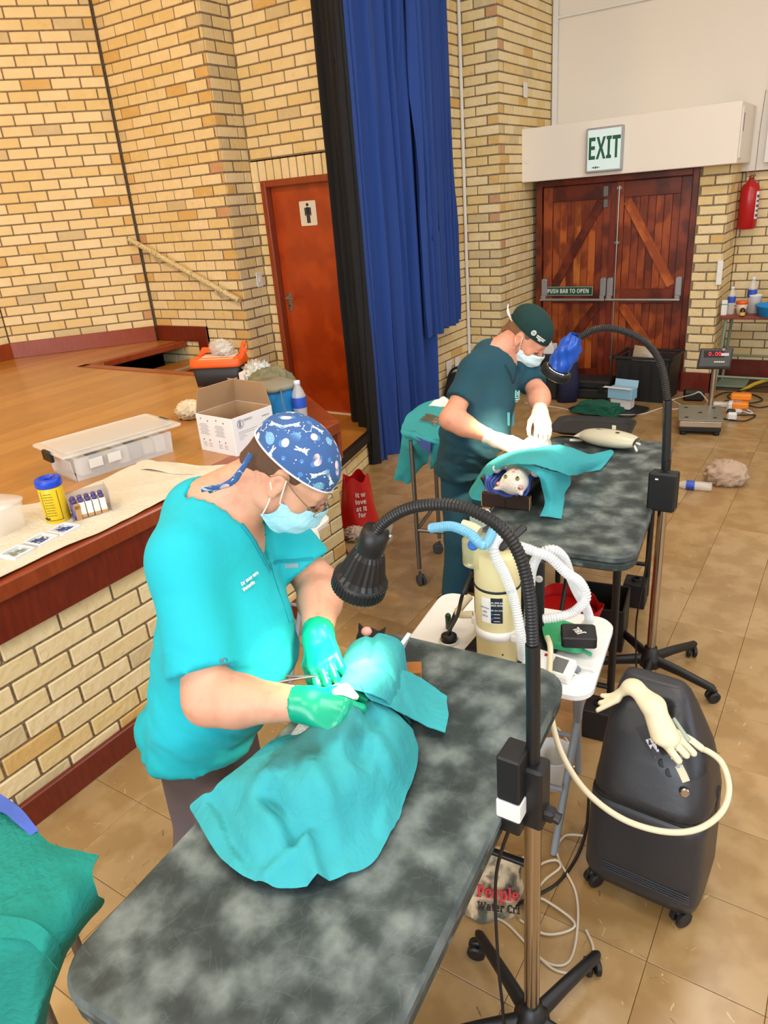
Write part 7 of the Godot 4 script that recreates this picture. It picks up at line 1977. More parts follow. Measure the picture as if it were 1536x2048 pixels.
	drape_grid(d, "folded_flap", M.drape, [
		[Vector3(-0.8186, 1.03, -1.0384), Vector3(-0.8036, 1, -1.1021), Vector3(-0.8265, 0.93, -1.2298), Vector3(-0.8088, 0.862, -1.3028), Vector3(-0.7431, 0.848, -1.294)],
		[Vector3(-0.7967, 1.02, -1.0244), Vector3(-0.7814, 0.985, -1.0779), Vector3(-0.7845, 0.91, -1.1786), Vector3(-0.7594, 0.858, -1.2301), Vector3(-0.7105, 0.846, -1.2374)],
		[Vector3(-0.7868, 1, -1.0344), Vector3(-0.7625, 0.95, -1.0772), Vector3(-0.7451, 0.885, -1.1345), Vector3(-0.718, 0.855, -1.1604), Vector3(-0.6838, 0.846, -1.174)]], 0.01)
	# the patient: dark and white cat in a trough, mostly under the drape
	var c := thing("cat", "black and white cat lying under the turquoise drape with its pale belly showing", "cat", Vector3.ZERO)
	var f := Field.new(Vector3(-1.08, 0.84, -1.56), Vector3(-0.70, 1.06, -0.80), 0.009)
	var hd := Vector3(-0.983, 0.935, -1.3098)
	var be := Vector3(-0.8872, 0.975, -1.043)
	f.bone(hd + Vector3(0.05, -0.01, 0.06), be + Vector3(0.02, -0.045, 0), 0.04, 0.055, 0.03)
	f.bone(be + Vector3(0, -0.045, 0), Vector3(-0.9319, 0.88, -0.9382), 0.06, 0.04, 0.03)
	f.blob(hd, Vector3(0.03, 0.028, 0.034), 0.02)
	f.bone(be + Vector3(-0.01, -0.005, 0.0), Vector3(-0.8352, 1, -1.0217), 0.014, 0.011, 0.012)
	f.bone(Vector3(-0.8722, 0.99, -1.0093), Vector3(-0.8274, 1.012, -1.0204), 0.013, 0.012, 0.01)
	var st := mk(); f.mesh(st)
	build("body", st, M.cat_fur, c)
	f = Field.new(hd - Vector3.ONE * 0.06, hd + Vector3.ONE * 0.06, 0.005)
	f.blob(hd + Vector3(-0.004, 0.006, -0.004), Vector3(0.031, 0.029, 0.034), 0.01)
	f.bone(hd + Vector3(-0.028, 0.01, -0.015), hd + Vector3(-0.042, 0.035, -0.022), 0.012, 0.003, 0.01)
	f.bone(hd + Vector3(0.022, 0.01, -0.025), hd + Vector3(0.032, 0.03, -0.04), 0.012, 0.003, 0.01)
	st = mk(); f.mesh(st)
	build("dark_head_fur", st, plain("1b1513", 0.9), c)
	st = mk(); lathe(st, [Vector2(0, -0.014), Vector2(0.012, -0.008), Vector2(0.015, 0.0), Vector2(0.012, 0.008), Vector2(0, 0.014)], 14, Transform3D(Basis(), hd + Vector3(0.0, 0.034, 0.004))); build("muzzle", st, M.pink, c)
	var g := thing("gauze_swab", "crumpled white gauze swab by the man's fingers on the drape", "gauze", Vector3.ZERO)
	drape_grid(g, "swab", M.elastic, [[Vector3(-0.8726, 1.01, -0.9887), Vector3(-0.857, 1.03, -1.0033), Vector3(-0.8407, 1.035, -1.0161), Vector3(-0.8246, 1.03, -1.0195)], [Vector3(-0.8612, 1.01, -0.9828), Vector3(-0.8365, 1.03, -0.9901), Vector3(-0.8184, 1.035, -0.9998), Vector3(-0.8047, 1.025, -1.0132)], [Vector3(-0.8605, 1, -0.9894), Vector3(-0.8349, 1.015, -0.9929), Vector3(-0.8129, 1.02, -0.9932), Vector3(-0.8129, 1.01, -1.0149)]], 0.014, 8)
	var tr := thing("positioning_trough", "white plastic trough cradling the patient, its end showing past the drape", "trough", Vector3(-0.9219, 0.832, -1.3808) + Vector3(-0.10, 0, 0.03), deg_to_rad(8.0))
	st = mk(); prism(st, PackedVector2Array([Vector2(-0.03, 0), Vector2(0.08, 0), Vector2(0.118, 0.085), Vector2(0.107, 0.088), Vector2(0.07, 0.014), Vector2(-0.03, 0.014), Vector2(-0.05, 0.03), Vector2(-0.06, 0.026)]), 0.24, Transform3D(Basis(), Vector3(0, 0, -0.05)), 0.002); build("trough", st, M.white_gloss, tr)
	var wb := thing("wooden_block", "small orange-brown wooden block beside the white trough", "block", Vector3(-0.8755, 0.832, -1.3405), 0.5)
	put("block", boxm(Vector3(0.06, 0.035, 0.05), Vector3(0, 0.018, 0), 0.003), plain("a5662c", 0.6), wb)
	var fo := thing("needle_holder", "steel needle holder held between the man's gloved hands", "surgical tool", Vector3(-0.9809, 1.01, -1.0182), 0.0)
	var a := Vector3(-1.012, 1.01, -1.0006) - fo.position
	var b := Vector3(-0.9388, 1.02, -1.0347) - fo.position
	for s in [-1, 1]:
		st = mk(); tube(st, spline([a + Vector3(0, 0, s * 0.012), a.lerp(b, 0.4) + Vector3(0, 0, s * 0.006), b], 5), 0.003, 8); build("arm", st, M.steel, fo)

func far_table() -> void:
	var d := thing("surgical_drape", "turquoise surgical drape over the white cat on the far table", "surgical drape", Vector3.ZERO)
	drape_grid(d, "sheet", M.drape, [
		[Vector3(-1.3093, 0.835, -2.5751), Vector3(-1.2933, 0.87, -2.5935), Vector3(-1.234, 0.96, -2.6071), Vector3(-1.1415, 1.02, -2.6207), Vector3(-1.0504, 1.035, -2.6336), Vector3(-1.0037, 1.03, -2.7253), Vector3(-0.9729, 0.97, -2.8867), Vector3(-0.941, 0.89, -3.0698), Vector3(-0.9074, 0.842, -3.2872)],
		[Vector3(-1.2656, 0.835, -2.5148), Vector3(-1.2436, 0.88, -2.525), Vector3(-1.1773, 0.975, -2.5341), Vector3(-1.0882, 1.03, -2.5323), Vector3(-0.9985, 1.04, -2.535), Vector3(-0.9575, 1.02, -2.6468), Vector3(-0.9241, 0.94, -2.8106), Vector3(-0.9025, 0.87, -3.0224), Vector3(-0.8842, 0.84, -3.2405)],
		[Vector3(-1.21, 0.838, -2.5003), Vector3(-1.2072, 0.875, -2.5109), Vector3(-1.1621, 0.965, -2.5247), Vector3(-1.0571, 1.025, -2.4842), Vector3(-0.9606, 1.03, -2.4755), Vector3(-0.9213, 0.98, -2.5725), Vector3(-0.9105, 0.91, -2.7108), Vector3(-0.9117, 0.855, -2.9266), Vector3(-0.8781, 0.838, -3.0204)]], 0.006)
	drape_grid(d, "hanging_front", M.drape, [
		[Vector3(-1.0669, 1.02, -2.5073), Vector3(-0.989, 1.035, -2.4803), Vector3(-0.947, 1.01, -2.5198), Vector3(-0.9246, 0.97, -2.5993), Vector3(-0.9158, 0.915, -2.7257)],
		[Vector3(-0.9688, 1, -2.4812), Vector3(-0.945, 0.995, -2.5041), Vector3(-0.9294, 0.955, -2.5623), Vector3(-0.9337, 0.9, -2.6688), Vector3(-0.9267, 0.86, -2.7612)],
		[Vector3(-0.9545, 0.935, -2.5091), Vector3(-0.9245, 0.93, -2.5059), Vector3(-0.9189, 0.9, -2.5586), Vector3(-0.9213, 0.87, -2.6359), Vector3(-0.9262, 0.845, -2.6991)],
		[Vector3(-0.9383, 0.87, -2.5009), Vector3(-0.9138, 0.865, -2.5017), Vector3(-0.9038, 0.855, -2.5306), Vector3(-0.8971, 0.845, -2.5582), Vector3(-0.8915, 0.838, -2.5778)],
		[Vector3(-0.9364, 0.838, -2.4431), Vector3(-0.9081, 0.836, -2.4493), Vector3(-0.8827, 0.835, -2.4519), Vector3(-0.8695, 0.834, -2.4598), Vector3(-0.859, 0.834, -2.4641)]], 0.005)
	# cat on its back in a V trough, head towards the camera
	var base := Vector3(-1.1009, 0.832, -2.4918)
	var tr := thing("wooden_trough", "dark brown wooden trough with chipped edges under the white cat", "trough", base, deg_to_rad(6.5))
	for s in [-1, 1]:
		var st0 := mk(); box(st0, Vector3(0.10, 0.06, 0.02), Vector3(s * 0.05, 0.03, 0.0), 0.003); build("end_block", st0, plain("2b1a14", 0.6), tr)
		st0 = mk(); box(st0, Vector3(0.012, 0.11, 0.5), Vector3.ZERO, 0.003, Transform3D(Basis(Vector3.BACK, -s * 0.5), Vector3(s * 0.085, 0.065, -0.27))); build("side_board", st0, plain("1d1512", 0.6), tr)
		for q in [Vector3(s * 0.1, 0.03, 0.01), Vector3(s * 0.1, 0.03, -0.01)]: put("chipped_edge", boxm(Vector3(0.003, 0.058, 0.003), q, 0.001), plain("b08a66", 0.8), tr)
	put("base_board", boxm(Vector3(0.2, 0.012, 0.55), Vector3(0, 0.007, -0.27), 0.002), plain("1d1512", 0.6), tr)
	var o := base + Vector3(0, 0, 0)
	var tw := thing("rolled_towel", "rolled blue towel cradling the white cat's head", "towel", base + Vector3(0, 0.10, -0.03), deg_to_rad(6.5))
	for k in 4:
		var st1 := mk()
		surface(st1, 26, 8, func(u, v):
			var a: float = lerpf(PI * 0.92, TAU + PI * 0.12, u)
			var r: float = 0.082 - 0.0125 * k + 0.002 * sin(u * 9.0 + k)
			return Vector3(cos(a) * r, sin(a) * r * 0.85, 0.03 - v * 0.16 + 0.004 * k), 0.009)
		build("layer", st1, M.towel_blue if k % 2 == 0 else cloth("3c54a6", null, 1.0, 0.4), tw)
	var c := thing("white_cat", "white cat on its back under the far drape, head on a blue towel", "cat", Vector3.ZERO)
	var hd := Vector3(-1.058, 0.952, -2.475)
	var ch := Vector3(-1.1093, 0.955, -2.6224)
	var fw := Vector3(-0.11, 0, -0.99)
	var f := Field.new(hd + Vector3(-0.25, -0.12, -0.5), hd + Vector3(0.2, 0.12, 0.09), 0.0065)
	f.blob(hd, Vector3(0.056, 0.046, 0.054), 0.02)
	f.blob(hd + Vector3(0.006, 0.034, -0.012), Vector3(0.026, 0.02, 0.022), 0.015)
	f.bone(hd + Vector3(-0.036, -0.005, 0.034), hd + Vector3(-0.06, -0.012, 0.062), 0.018, 0.004, 0.012)
	f.bone(hd + Vector3(0.036, -0.012, 0.034), hd + Vector3(0.06, -0.02, 0.062), 0.018, 0.004, 0.012)
	f.bone(hd + Vector3(-0.005, 0.0, -0.04), ch + fw * 0.08, 0.042, 0.062, 0.03)
	f.bone(ch + fw * 0.08 + Vector3(0, -0.01, 0), ch + fw * 0.38 + Vector3(0, -0.01, 0), 0.066, 0.06, 0.03)
	f.bone(ch + fw * 0.06 + Vector3(-0.05, 0.01, 0), Vector3(-1.1625, 0.975, -2.5458), 0.022, 0.016, 0.02)
	f.bone(ch + fw * 0.06 + Vector3(0.05, 0.01, 0), Vector3(-0.9916, 0.985, -2.5502), 0.024, 0.02, 0.02)
	f.blob(Vector3(-0.9914, 0.985, -2.5443), Vector3(0.023, 0.022, 0.026), 0.01)
	f.blob(Vector3(-1.1621, 0.975, -2.5397), Vector3(0.018, 0.018, 0.02), 0.01)
	var st := mk(); f.mesh(st)
	build("body", st, M.cat_fur, c)
	st = mk(); lathe(st, [Vector2(0, -0.005), Vector2(0.006, 0), Vector2(0, 0.005)], 10, Transform3D(Basis(), hd + Vector3(0.002, 0.051, 0.006))); build("nose", st, M.pink, c)
	st = mk(); lathe(st, [Vector2(0, -0.006), Vector2(0.0095, -0.003), Vector2(0.0095, 0.003), Vector2(0, 0.006)], 12, Transform3D(Basis(Vector3.RIGHT, -0.4), hd + Vector3(0.005, 0.051, -0.014))); build("mouth", st, plain("b5605c", 0.5), c)
	for s in [-1, 1]:
		put("eye", ball(0.0085, hd + Vector3(s * 0.024 + 0.003, 0.033, 0.03)), plain("8a8a3a", 0.15), c)
		put("pupil", ball(0.0048, hd + Vector3(s * 0.025 + 0.003, 0.039, 0.032)), M.ink, c)
		st = mk(); lathe(st, [Vector2(0, 0), Vector2(0.011, 0.003), Vector2(0.004, 0.02)], 10, Transform3D(Basis(Vector3.RIGHT, 1.4), hd + Vector3(s * 0.047, 0.004, 0.042))); build("inner_ear", st, M.pink, c)
	st = mk(); tube(st, spline([Vector3(-1.0815, 0.975, -2.5207), Vector3(-1.052, 0.983, -2.4915), Vector3(-1.0312, 0.975, -2.4921), Vector3(-1.0195, 0.955, -2.5047)], 6), 0.0035, 8); tube(st, spline([Vector3(-1.0683, 0.98, -2.4997), Vector3(-1.0449, 0.978, -2.4846)], 4), 0.006, 8); build("collar", st, plain("e0388a", 0.5), c)
	# tray, saline bag, paper
	var t := thing("serving_tray", "dark brown rectangular tray at the far end of the far table", "tray", Vector3(-1.0908, 0.836, -3.5607) + Vector3(0, 0, -0.03), deg_to_rad(6.5))
	tray_mesh(t, 0.40, 0.3)
	var p := thing("paper_slip", "small white paper slip in the dark tray's near corner", "paper", Vector3(-1.1017, 0.85, -3.3559), 0.3)
	put("slip", boxm(Vector3(0.06, 0.002, 0.035), Vector3.ZERO, 0.0005), M.paper, p)
	var b := thing("saline_bag", "full cloudy saline bag with grey print lying on the far table", "saline bag", Vector3(-0.9386, 0.832, -3.3621), deg_to_rad(-9.0))
	st = mk()
	surface(st, 40, 24, func(u, v):
		var a: float = u * TAU
		var x: float = (v - 0.5) * 0.27
		var w: float = pow(maxf(sin(PI * clampf(v * 0.9 + 0.06, 0.0, 1.0)), 0.0), 0.34)
		return Vector3(x, 0.042 + sin(a) * 0.04 * w, cos(a) * (0.062 * w + 0.012)), 0.0)
	build("bag", st, plain("c9c3aa", 0.28), b)
	st = mk(); box(st, Vector3(0.05, 0.005, 0.1), Vector3(-0.14, 0.042, 0), 0.002); build("seam_tab", st, plain("d5d0ba", 0.3), b)
	st = mk(); rod(st, Vector3(0.135, 0.03, 0.02), Vector3(0.155, 0.012, 0.035), 0.006, 10); rod(st, Vector3(0.13, 0.035, -0.01), Vector3(0.152, 0.03, -0.01), 0.006, 10); build("port", st, M.white, b)
	var slope := Basis(Vector3.RIGHT, -0.85)
	for k in 7: put("print_line", boxm(Vector3(0.10 - 0.012 * (k % 3), 0.0016, 0.0024), Vector3(-0.03 + 0.006 * (k % 2), 0.0825 - 0.0022 * absf(k - 2.0) - 0.0004 * k * k, -0.014 + 0.0085 * k), 0.0004), M.ink_grey, b)
	st = mk(); box(st, Vector3(0.018, 0.0018, 0.014), Vector3(0.045, 0.0805, 0.012), 0.0005); build("print_mark", st, M.ink, b)
	put("hang_tab", boxm(Vector3(0.02, 0.02, 0.004), Vector3(0.0, 0.085, -0.045), 0.001), plain("d5d0ba", 0.3), b)
	# small swab stick at the site
	cord("suture_thread", "white swab stick held in the woman's white gloved fingers", [Vector3(-1.0376, 1.045, -2.6338), Vector3(-1.0314, 1.06, -2.656), Vector3(-1.0225, 1.075, -2.6658)], 0.004, M.elastic, "swab", 4)
	crumple("tissue", "small pink tissue showing through the far drape's opening", "tissue", Vector3(-1.0284, 1.035, -2.6544), Vector3(0.014, 0.008, 0.01), M.pink, 44, 0.3)

func ball(r: float, at: Vector3) -> ArrayMesh:
	var st := mk()
	var prof := []
	for i in 9: prof.append(Vector2(r * sin(PI * i / 8.0), -r * cos(PI * i / 8.0)))
	prof[0].x = 0; prof[8].x = 0
	lathe(st, prof, 14, Transform3D(Basis(), at))
	return done(st)

# ---------------------------------------------------------------- people
func head_basis(yaw: float, pitch: float) -> Basis:
	# x to the person's left, y up, z out of the face; yaw turns from -z towards +x
	var f := Vector3(sin(yaw) * cos(pitch), sin(pitch), -cos(yaw) * cos(pitch))
	var l := Vector3.UP.cross(f).normalized()
	return Basis(l, f.cross(l), f)

func skull(f: Field, grow := 0.0) -> void:
	f.blob(Vector3(0, 0.03, -0.014), Vector3(0.076, 0.09, 0.098) + Vector3.ONE * grow, 0.03)

func head_field() -> Field:
	var f := Field.new(Vector3(-0.105, -0.17, -0.125), Vector3(0.105, 0.13, 0.135), 0.0042)
	skull(f)
	f.bone(Vector3(0, -0.015, 0.03), Vector3(0, -0.075, 0.045), 0.06, 0.045, 0.035)
	f.bone(Vector3(-0.045, -0.07, 0.01), Vector3(-0.012, -0.1, 0.068), 0.024, 0.017, 0.03)
	f.bone(Vector3(0.045, -0.07, 0.01), Vector3(0.012, -0.1, 0.068), 0.024, 0.017, 0.03)
	f.blob(Vector3(0, -0.1, 0.07), Vector3(0.02, 0.017, 0.018), 0.025)
	f.bone(Vector3(-0.034, 0.022, 0.076), Vector3(0.034, 0.022, 0.076), 0.013, 0.013, 0.02)
	for s in [-1, 1]:
		f.blob(Vector3(s * 0.042, -0.026, 0.058), Vector3(0.024, 0.02, 0.024), 0.025)
		f.carve(Vector3(s * 0.03, 0.002, 0.105), Vector3(s * 0.036, 0.002, 0.104), 0.015, 0.015, 0.014)
		f.blob(Vector3(s * 0.032, 0.002, 0.079), Vector3(0.0165, 0.0125, 0.0135), 0.004)
		f.blob(Vector3(s * 0.081, -0.004, -0.008), Vector3(0.008, 0.033, 0.02), 0.006, Basis(Vector3.RIGHT, -0.2))
		f.blob(Vector3(s * 0.079, -0.034, 0.002), Vector3(0.006, 0.009, 0.009), 0.006)
		f.carve(Vector3(s * 0.093, 0.002, -0.008), Vector3(s * 0.093, -0.016, -0.003), 0.0095, 0.008, 0.004)
	f.bone(Vector3(0, 0.012, 0.086), Vector3(0, -0.03, 0.112), 0.008, 0.012, 0.014)
	f.blob(Vector3(0.013, -0.035, 0.1), Vector3(0.009, 0.008, 0.01), 0.01)
	f.blob(Vector3(-0.013, -0.035, 0.1), Vector3(0.009, 0.008, 0.01), 0.01)
	f.bone(Vector3(-0.016, -0.066, 0.093), Vector3(0.016, -0.066, 0.093), 0.008, 0.008, 0.01)
	f.bone(Vector3(0, -0.04, -0.025), Vector3(0, -0.085, -0.03), 0.058, 0.054, 0.03)
	return f

func hand(f: Field, w: Transform3D, side: float, curls: Array, r := 1.0, thumb := 0.5, spread := 0.06) -> void:
	# w: wrist; z along the hand, y out of its back; side +1 has the thumb at -x (a left hand seen from its back), -1 at +x
	var xs := [-0.030, -0.010, 0.010, 0.029]
	var len := [0.088, 0.092, 0.088, 0.080]
	var segs := [[0.040, 0.025, 0.021], [0.045, 0.029, 0.022], [0.041, 0.027, 0.022], [0.032, 0.020, 0.019]]
	for i in 4:
		var k := Vector3(xs[i] * side * r, 0.004 - 0.003 * absf(i - 1.2), len[i] * r)
		f.bone(w * Vector3(xs[i] * 0.6 * side * r, 0, 0.008), w * k, 0.0185 * r, 0.0125 * r, 0.014)
		var a := 0.0
		var p := k
		var fan: float = (i - 1.5) * spread * side
		for j in 3:
			a += deg_to_rad(curls[i]) * [0.9, 1.0, 0.6][j]
			var q: Vector3 = p + Vector3(sin(fan) * cos(a), -sin(a), cos(a) * cos(fan)) * float(segs[i][j]) * r
			f.bone(w * p, w * q, (0.0105 - 0.0011 * j) * r, (0.0098 - 0.0013 * j) * r, 0.004)
			p = q
	var t0 := Vector3(-0.022 * side, -0.008, 0.02) * r
	var t1 := t0 + Vector3(-0.026 * side, -0.014, 0.03) * r
	var d := Vector3(-0.5 * side * (1.0 - thumb), -0.35 - 0.4 * thumb, 0.8).normalized()
	f.bone(w * t0, w * t1, 0.018 * r, 0.0135 * r, 0.012)
	f.bone(w * t1, w * (t1 + d * 0.034 * r), 0.012 * r, 0.0105 * r, 0.004)
	f.bone(w * (t1 + d * 0.034 * r), w * (t1 + d * 0.034 * r + (d + Vector3(0.3 * side, -0.1, 0.1)).normalized() * 0.026 * r), 0.0105 * r, 0.0085 * r, 0.003)

func wrist(at: Vector3, knuckle: Vector3, back: Vector3) -> Transform3D:
	var z := (knuckle - at).normalized()
	var x := back.cross(z).normalized()
	return Transform3D(Basis(x, z.cross(x), z), at)

func bounds(list: Array, pad: float) -> Array:
	var lo: Vector3 = list[0]; var hi: Vector3 = list[0]
	for p in list: lo = lo.min(p); hi = hi.max(p)
	return [lo - Vector3.ONE * pad, hi + Vector3.ONE * pad]

func person(label: String, c: Dictionary) -> Node3D:
	var t := thing("person", label, "person", Vector3.ZERO)
	var hx := Transform3D(head_basis(deg_to_rad(c.yaw), deg_to_rad(c.pitch)), c.head)
	var sc: float = c.size
	hx = hx.scaled_local(Vector3.ONE * c.head_size)
	var fd: Vector3 = Vector3(sin(deg_to_rad(c.face)), 0, -cos(deg_to_rad(c.face)))
	var rt := fd.cross(Vector3.UP)
	var lean: Vector3 = (c.neck - c.pelvis).normalized()
	var tb := Basis(rt, lean, rt.cross(lean)).orthonormalized()
	tb = Basis(tb.x, tb.y, tb.z)
	var front := rt.cross(lean).normalized()
	if front.dot(fd) < 0: front = -front
	# ---- skin: head, neck, shoulders and arms in one mesh
	var st := mk()
	var hf := head_field()
	var hm := mk(); hf.mesh(hm)
	hm.generate_normals()
	st.append_from(hm.commit(), 0, hx)
	var bb := bounds([c.neck, c.rsh, c.lsh, c.relb, c.lelb, c.rwr, c.lwr, hx * Vector3(0, -0.06, -0.03)], 0.11)
	var f := Field.new(bb[0], bb[1], 0.0085)
	var nb: Vector3 = c.neck
	f.bone(hx * Vector3(0, -0.02, -0.035), nb - lean * 0.01, 0.052 * sc, 0.064 * sc, 0.03)
	f.bone(hx * Vector3(0, -0.07, 0.0), nb + front * 0.02 - lean * 0.07, 0.045 * sc, 0.05 * sc, 0.03)
	for s in [["rsh", "relb", "rwr"], ["lsh", "lelb", "lwr"]]:
		var a: Vector3 = c[s[0]]; var b: Vector3 = c[s[1]]; var w: Vector3 = c[s[2]]
		f.bone(nb - lean * 0.035, a, 0.052 * sc, 0.055 * sc, 0.04)
		f.bone(a, b, 0.056 * c.arm, 0.05 * c.arm, 0.03)
		f.bone(b, b.lerp(w, 0.3), 0.048 * c.arm, 0.052 * c.arm, 0.04)
		f.bone(b.lerp(w, 0.3), w, 0.052 * c.arm, 0.033 * c.arm, 0.03)
	var chest: Vector3 = nb - lean * 0.13 + front * float(c.fwd)
	f.blob(chest + front * 0.01, Vector3(0.17 * sc, 0.15, 0.105 * sc), 0.04, Basis(rt, lean, rt.cross(lean)))
	f.mesh(st)
	build("body", st, c.skin, t)
	# ---- scrub top
	var hem: Vector3 = c.hem
	bb = bounds([c.neck, c.rsh, c.lsh, c.rsh.lerp(c.relb, 0.85), c.lsh.lerp(c.lelb, 0.85), hem, c.pelvis], 0.27 * sc)
	bb[0].y = hem.y - 0.03; bb[1].y = nb.y + 0.06
	f = Field.new(bb[0], bb[1], 0.0095)
	var tq := Basis(rt, lean, rt.cross(lean))
	var bo: Vector3 = c.belly
	var wide: float = c.wide
	f.blob(chest, Vector3(0.19 * wide, 0.175, 0.128 * wide), 0.06, tq)
	f.blob(bo, Vector3(0.2 * wide, 0.19, 0.158 * c.deep), 0.09, tq)
	f.bone(bo - lean * 0.06, hem + Vector3(0, -0.05, 0), 0.15 * wide, 0.148 * c.skirt, 0.06, Vector3(1.28, 1, 1.0), Basis(rt, Vector3.UP, rt.cross(Vector3.UP)))
	f.bone(c.rsh - (c.rsh - nb) * 0.1, c.lsh - (c.lsh - nb) * 0.1, 0.07 * sc, 0.07 * sc, 0.06)
	f.bone(nb - lean * 0.03 - front * 0.018, c.rsh, 0.067 * sc, 0.068 * sc, 0.05)
	f.bone(nb - lean * 0.03 - front * 0.018, c.lsh, 0.067 * sc, 0.068 * sc, 0.05)
	var sl := Field.new(bb[0], bb[1], 0.0095)
	for s in [["rsh", "relb"], ["lsh", "lelb"]]:
		var a: Vector3 = c[s[0]]; var b: Vector3 = c[s[1]]
		sl.bone(a, a.lerp(b, c.sleeve + 0.15), 0.074 * c.arm, 0.081 * c.arm, 0.02)
	var n := FastNoiseLite.new()
	n.seed = 4; n.frequency = 3.0; n.fractal_octaves = 3; n.fractal_type = FastNoiseLite.FRACTAL_RIDGED
	var ra: Vector3 = c.rsh; var rd: Vector3 = (c.relb - ra).normalized(); var rl: float = ra.distance_to(c.relb) * c.sleeve
	var la: Vector3 = c.lsh; var ld: Vector3 = (c.lelb - la).normalized(); var ll: float = la.distance_to(c.lelb) * c.sleeve
	sl.each(func(p: Vector3, v: float) -> float:
		var tr := (p - ra).dot(rd); var tl := (p - la).dot(ld)
		if (p - ra - rd * tr).length() < (p - la - ld * tl).length(): return maxf(v, tr - rl)
		return maxf(v, tl - ll), 0.2)
	for i in f.val.size():
		if sl.val[i] < 0.1:
			var k := maxf(0.035 - absf(f.val[i] - sl.val[i]), 0.0) / 0.035
			f.val[i] = minf(f.val[i], sl.val[i]) - k * k * 0.00875
	var vb: Vector3 = c.vee
	var vdir: Vector3 = (nb - vb).normalized()
	f.each(func(p: Vector3, v: float) -> float:
		var q := v + (0.006 + 0.018 * clampf((nb.y - 0.2 - p.y) * 2.5, 0.0, 1.0)) * n.get_noise_3d(p.x * 0.8 + p.y * 0.7, p.y * 1.3 - p.z * 0.5, p.z * 0.8 - p.y * 0.3) * clampf((nb.y - p.y) * 4.0, 0.0, 1.0)
		q = maxf(q, hem.y + 0.012 * sin(p.z * 14.0) - p.y)
		# neck opening: round at the nape, a V in front
		var h := (p - vb).dot(lean)
		var side := absf((p - nb).dot(rt))
		if h > 0 and (p - nb).dot(front) > -0.02:
			var half := minf(h * c.vslope, 0.066 * sc)
			var wedge := minf((half - side) * 0.7, (p - nb).dot(front) + 0.02)
			if wedge > 0: q = maxf(q, minf(wedge, v + 0.03))
		return q, 0.09)
	st = mk(); f.mesh(st)
	var top := build("scrub_top", st, c.cloth, t)
	# trim: V neck bands
	for s in [-1, 1]:
		st = mk()
		var pts := []
		var far := minf((nb - vb).dot(lean) * 0.95, 0.15)
		for k in 9:
			var h := far * k / 8.0 - 0.004
			var o: Vector3 = vb + lean * h + rt * s * (clampf(h * c.vslope, 0.0, 0.066 * sc) + 0.007)
			pts.append(on_body(o + front * 0.3, o, top) + front * 0.001)
		tube(st, spline(pts, 4), 0.007, 8, true, 0.45, front)
		build("neck_band", st, c.trim, top)
	# ---- trousers and shoes
	bb = bounds([c.pelvis, c.rfoot, c.lfoot], 0.24)
	f = Field.new(bb[0], bb[1], 0.014)
	f.blob(c.pelvis, Vector3(0.145 * wide, 0.13, 0.10 * wide), 0.05, Basis(rt, Vector3.UP, rt.cross(Vector3.UP)))
	for s in [1, -1]:
		var hip: Vector3 = c.pelvis + rt * s * 0.085 * wide
		var ft: Vector3 = c.rfoot if s > 0 else c.lfoot
		var kn := hip.lerp(ft, 0.5) + fd * 0.03
		f.bone(hip, kn, 0.088 * wide, 0.074, 0.04)
		f.bone(kn, ft + Vector3(0, 0.1, 0), 0.078, 0.066, 0.04)
	var ym: float = minf(c.rfoot.y, c.lfoot.y) + 0.07
	f.each(func(p: Vector3, v: float) -> float: return maxf(v + 0.006 * n.get_noise_3d(p.x, p.y * 0.6, p.z), ym - p.y), 0.09)
	st = mk(); f.mesh(st)
	build("trousers", st, c.pants, t)
	for s in ["rfoot", "lfoot"]:
		f = Field.new(c[s] - Vector3(0.2, 0.02, 0.2), c[s] + Vector3(0.2, 0.14, 0.2), 0.01)
		f.bone(c[s] + Vector3(0, 0.05, 0) - fd * 0.06, c[s] + Vector3(0, 0.038, 0) + fd * 0.14, 0.045, 0.038, 0.03)
		f.each(func(p: Vector3, v: float) -> float: return maxf(v, 0.002 - p.y), 0.09)
		st = mk(); f.mesh(st); build("shoe", st, M.soft_black, t)
	# ---- gloves
	for s in [["right", c.rwr, c.relb, c.rkn, c.rback, -1.0, c.rcurl], ["left", c.lwr, c.lelb, c.lkn, c.lback, 1.0, c.lcurl]]:
		var w: Vector3 = s[1]
		var up: Vector3 = (s[2] - w).normalized()
		bb = bounds([w, s[3], w + up * 0.06], 0.115)
		f = Field.new(bb[0], bb[1], 0.0045)
		hand(f, wrist(w, s[3], s[4]), s[5], s[6], c.hand, 0.55)
		f.bone(w + up * 0.095, w, 0.046 * c.arm, 0.034 * c.arm, 0.02)
		var cut: Vector3 = w + up * c.cuff
		f.each(func(p: Vector3, v: float) -> float: return maxf(v + 0.0012 * sin((p - w).dot(up) * 260.0) * smoothstep(0.0, 0.05, (p - w).dot(up)), (p - cut).dot(up)), 0.05)
		st = mk(); f.mesh(st)
		build("glove", st, c.glove, t)
	# ---- face: eyelids with lashes, brows
	for s in [-1, 1]:
		st = mk(); tube(st, spline([Vector3(s * 0.018, -0.004, 0.0905), Vector3(s * 0.026, -0.0075, 0.0925), Vector3(s * 0.034, -0.008, 0.0915), Vector3(s * 0.045, -0.004, 0.0855)], 4), 0.0016, 6); put("eyelashes", done(st), M.ink, t, hx)
		st = mk(); tube(st, spline([Vector3(s * 0.014, 0.02, 0.0905), Vector3(s * 0.03, 0.026, 0.0895), Vector3(s * 0.046, 0.02, 0.079)], 4), func(_i, q): return 0.0035 * (1.0 - 0.6 * q), 6); put("eyebrow", done(st), c.hair, t, hx)
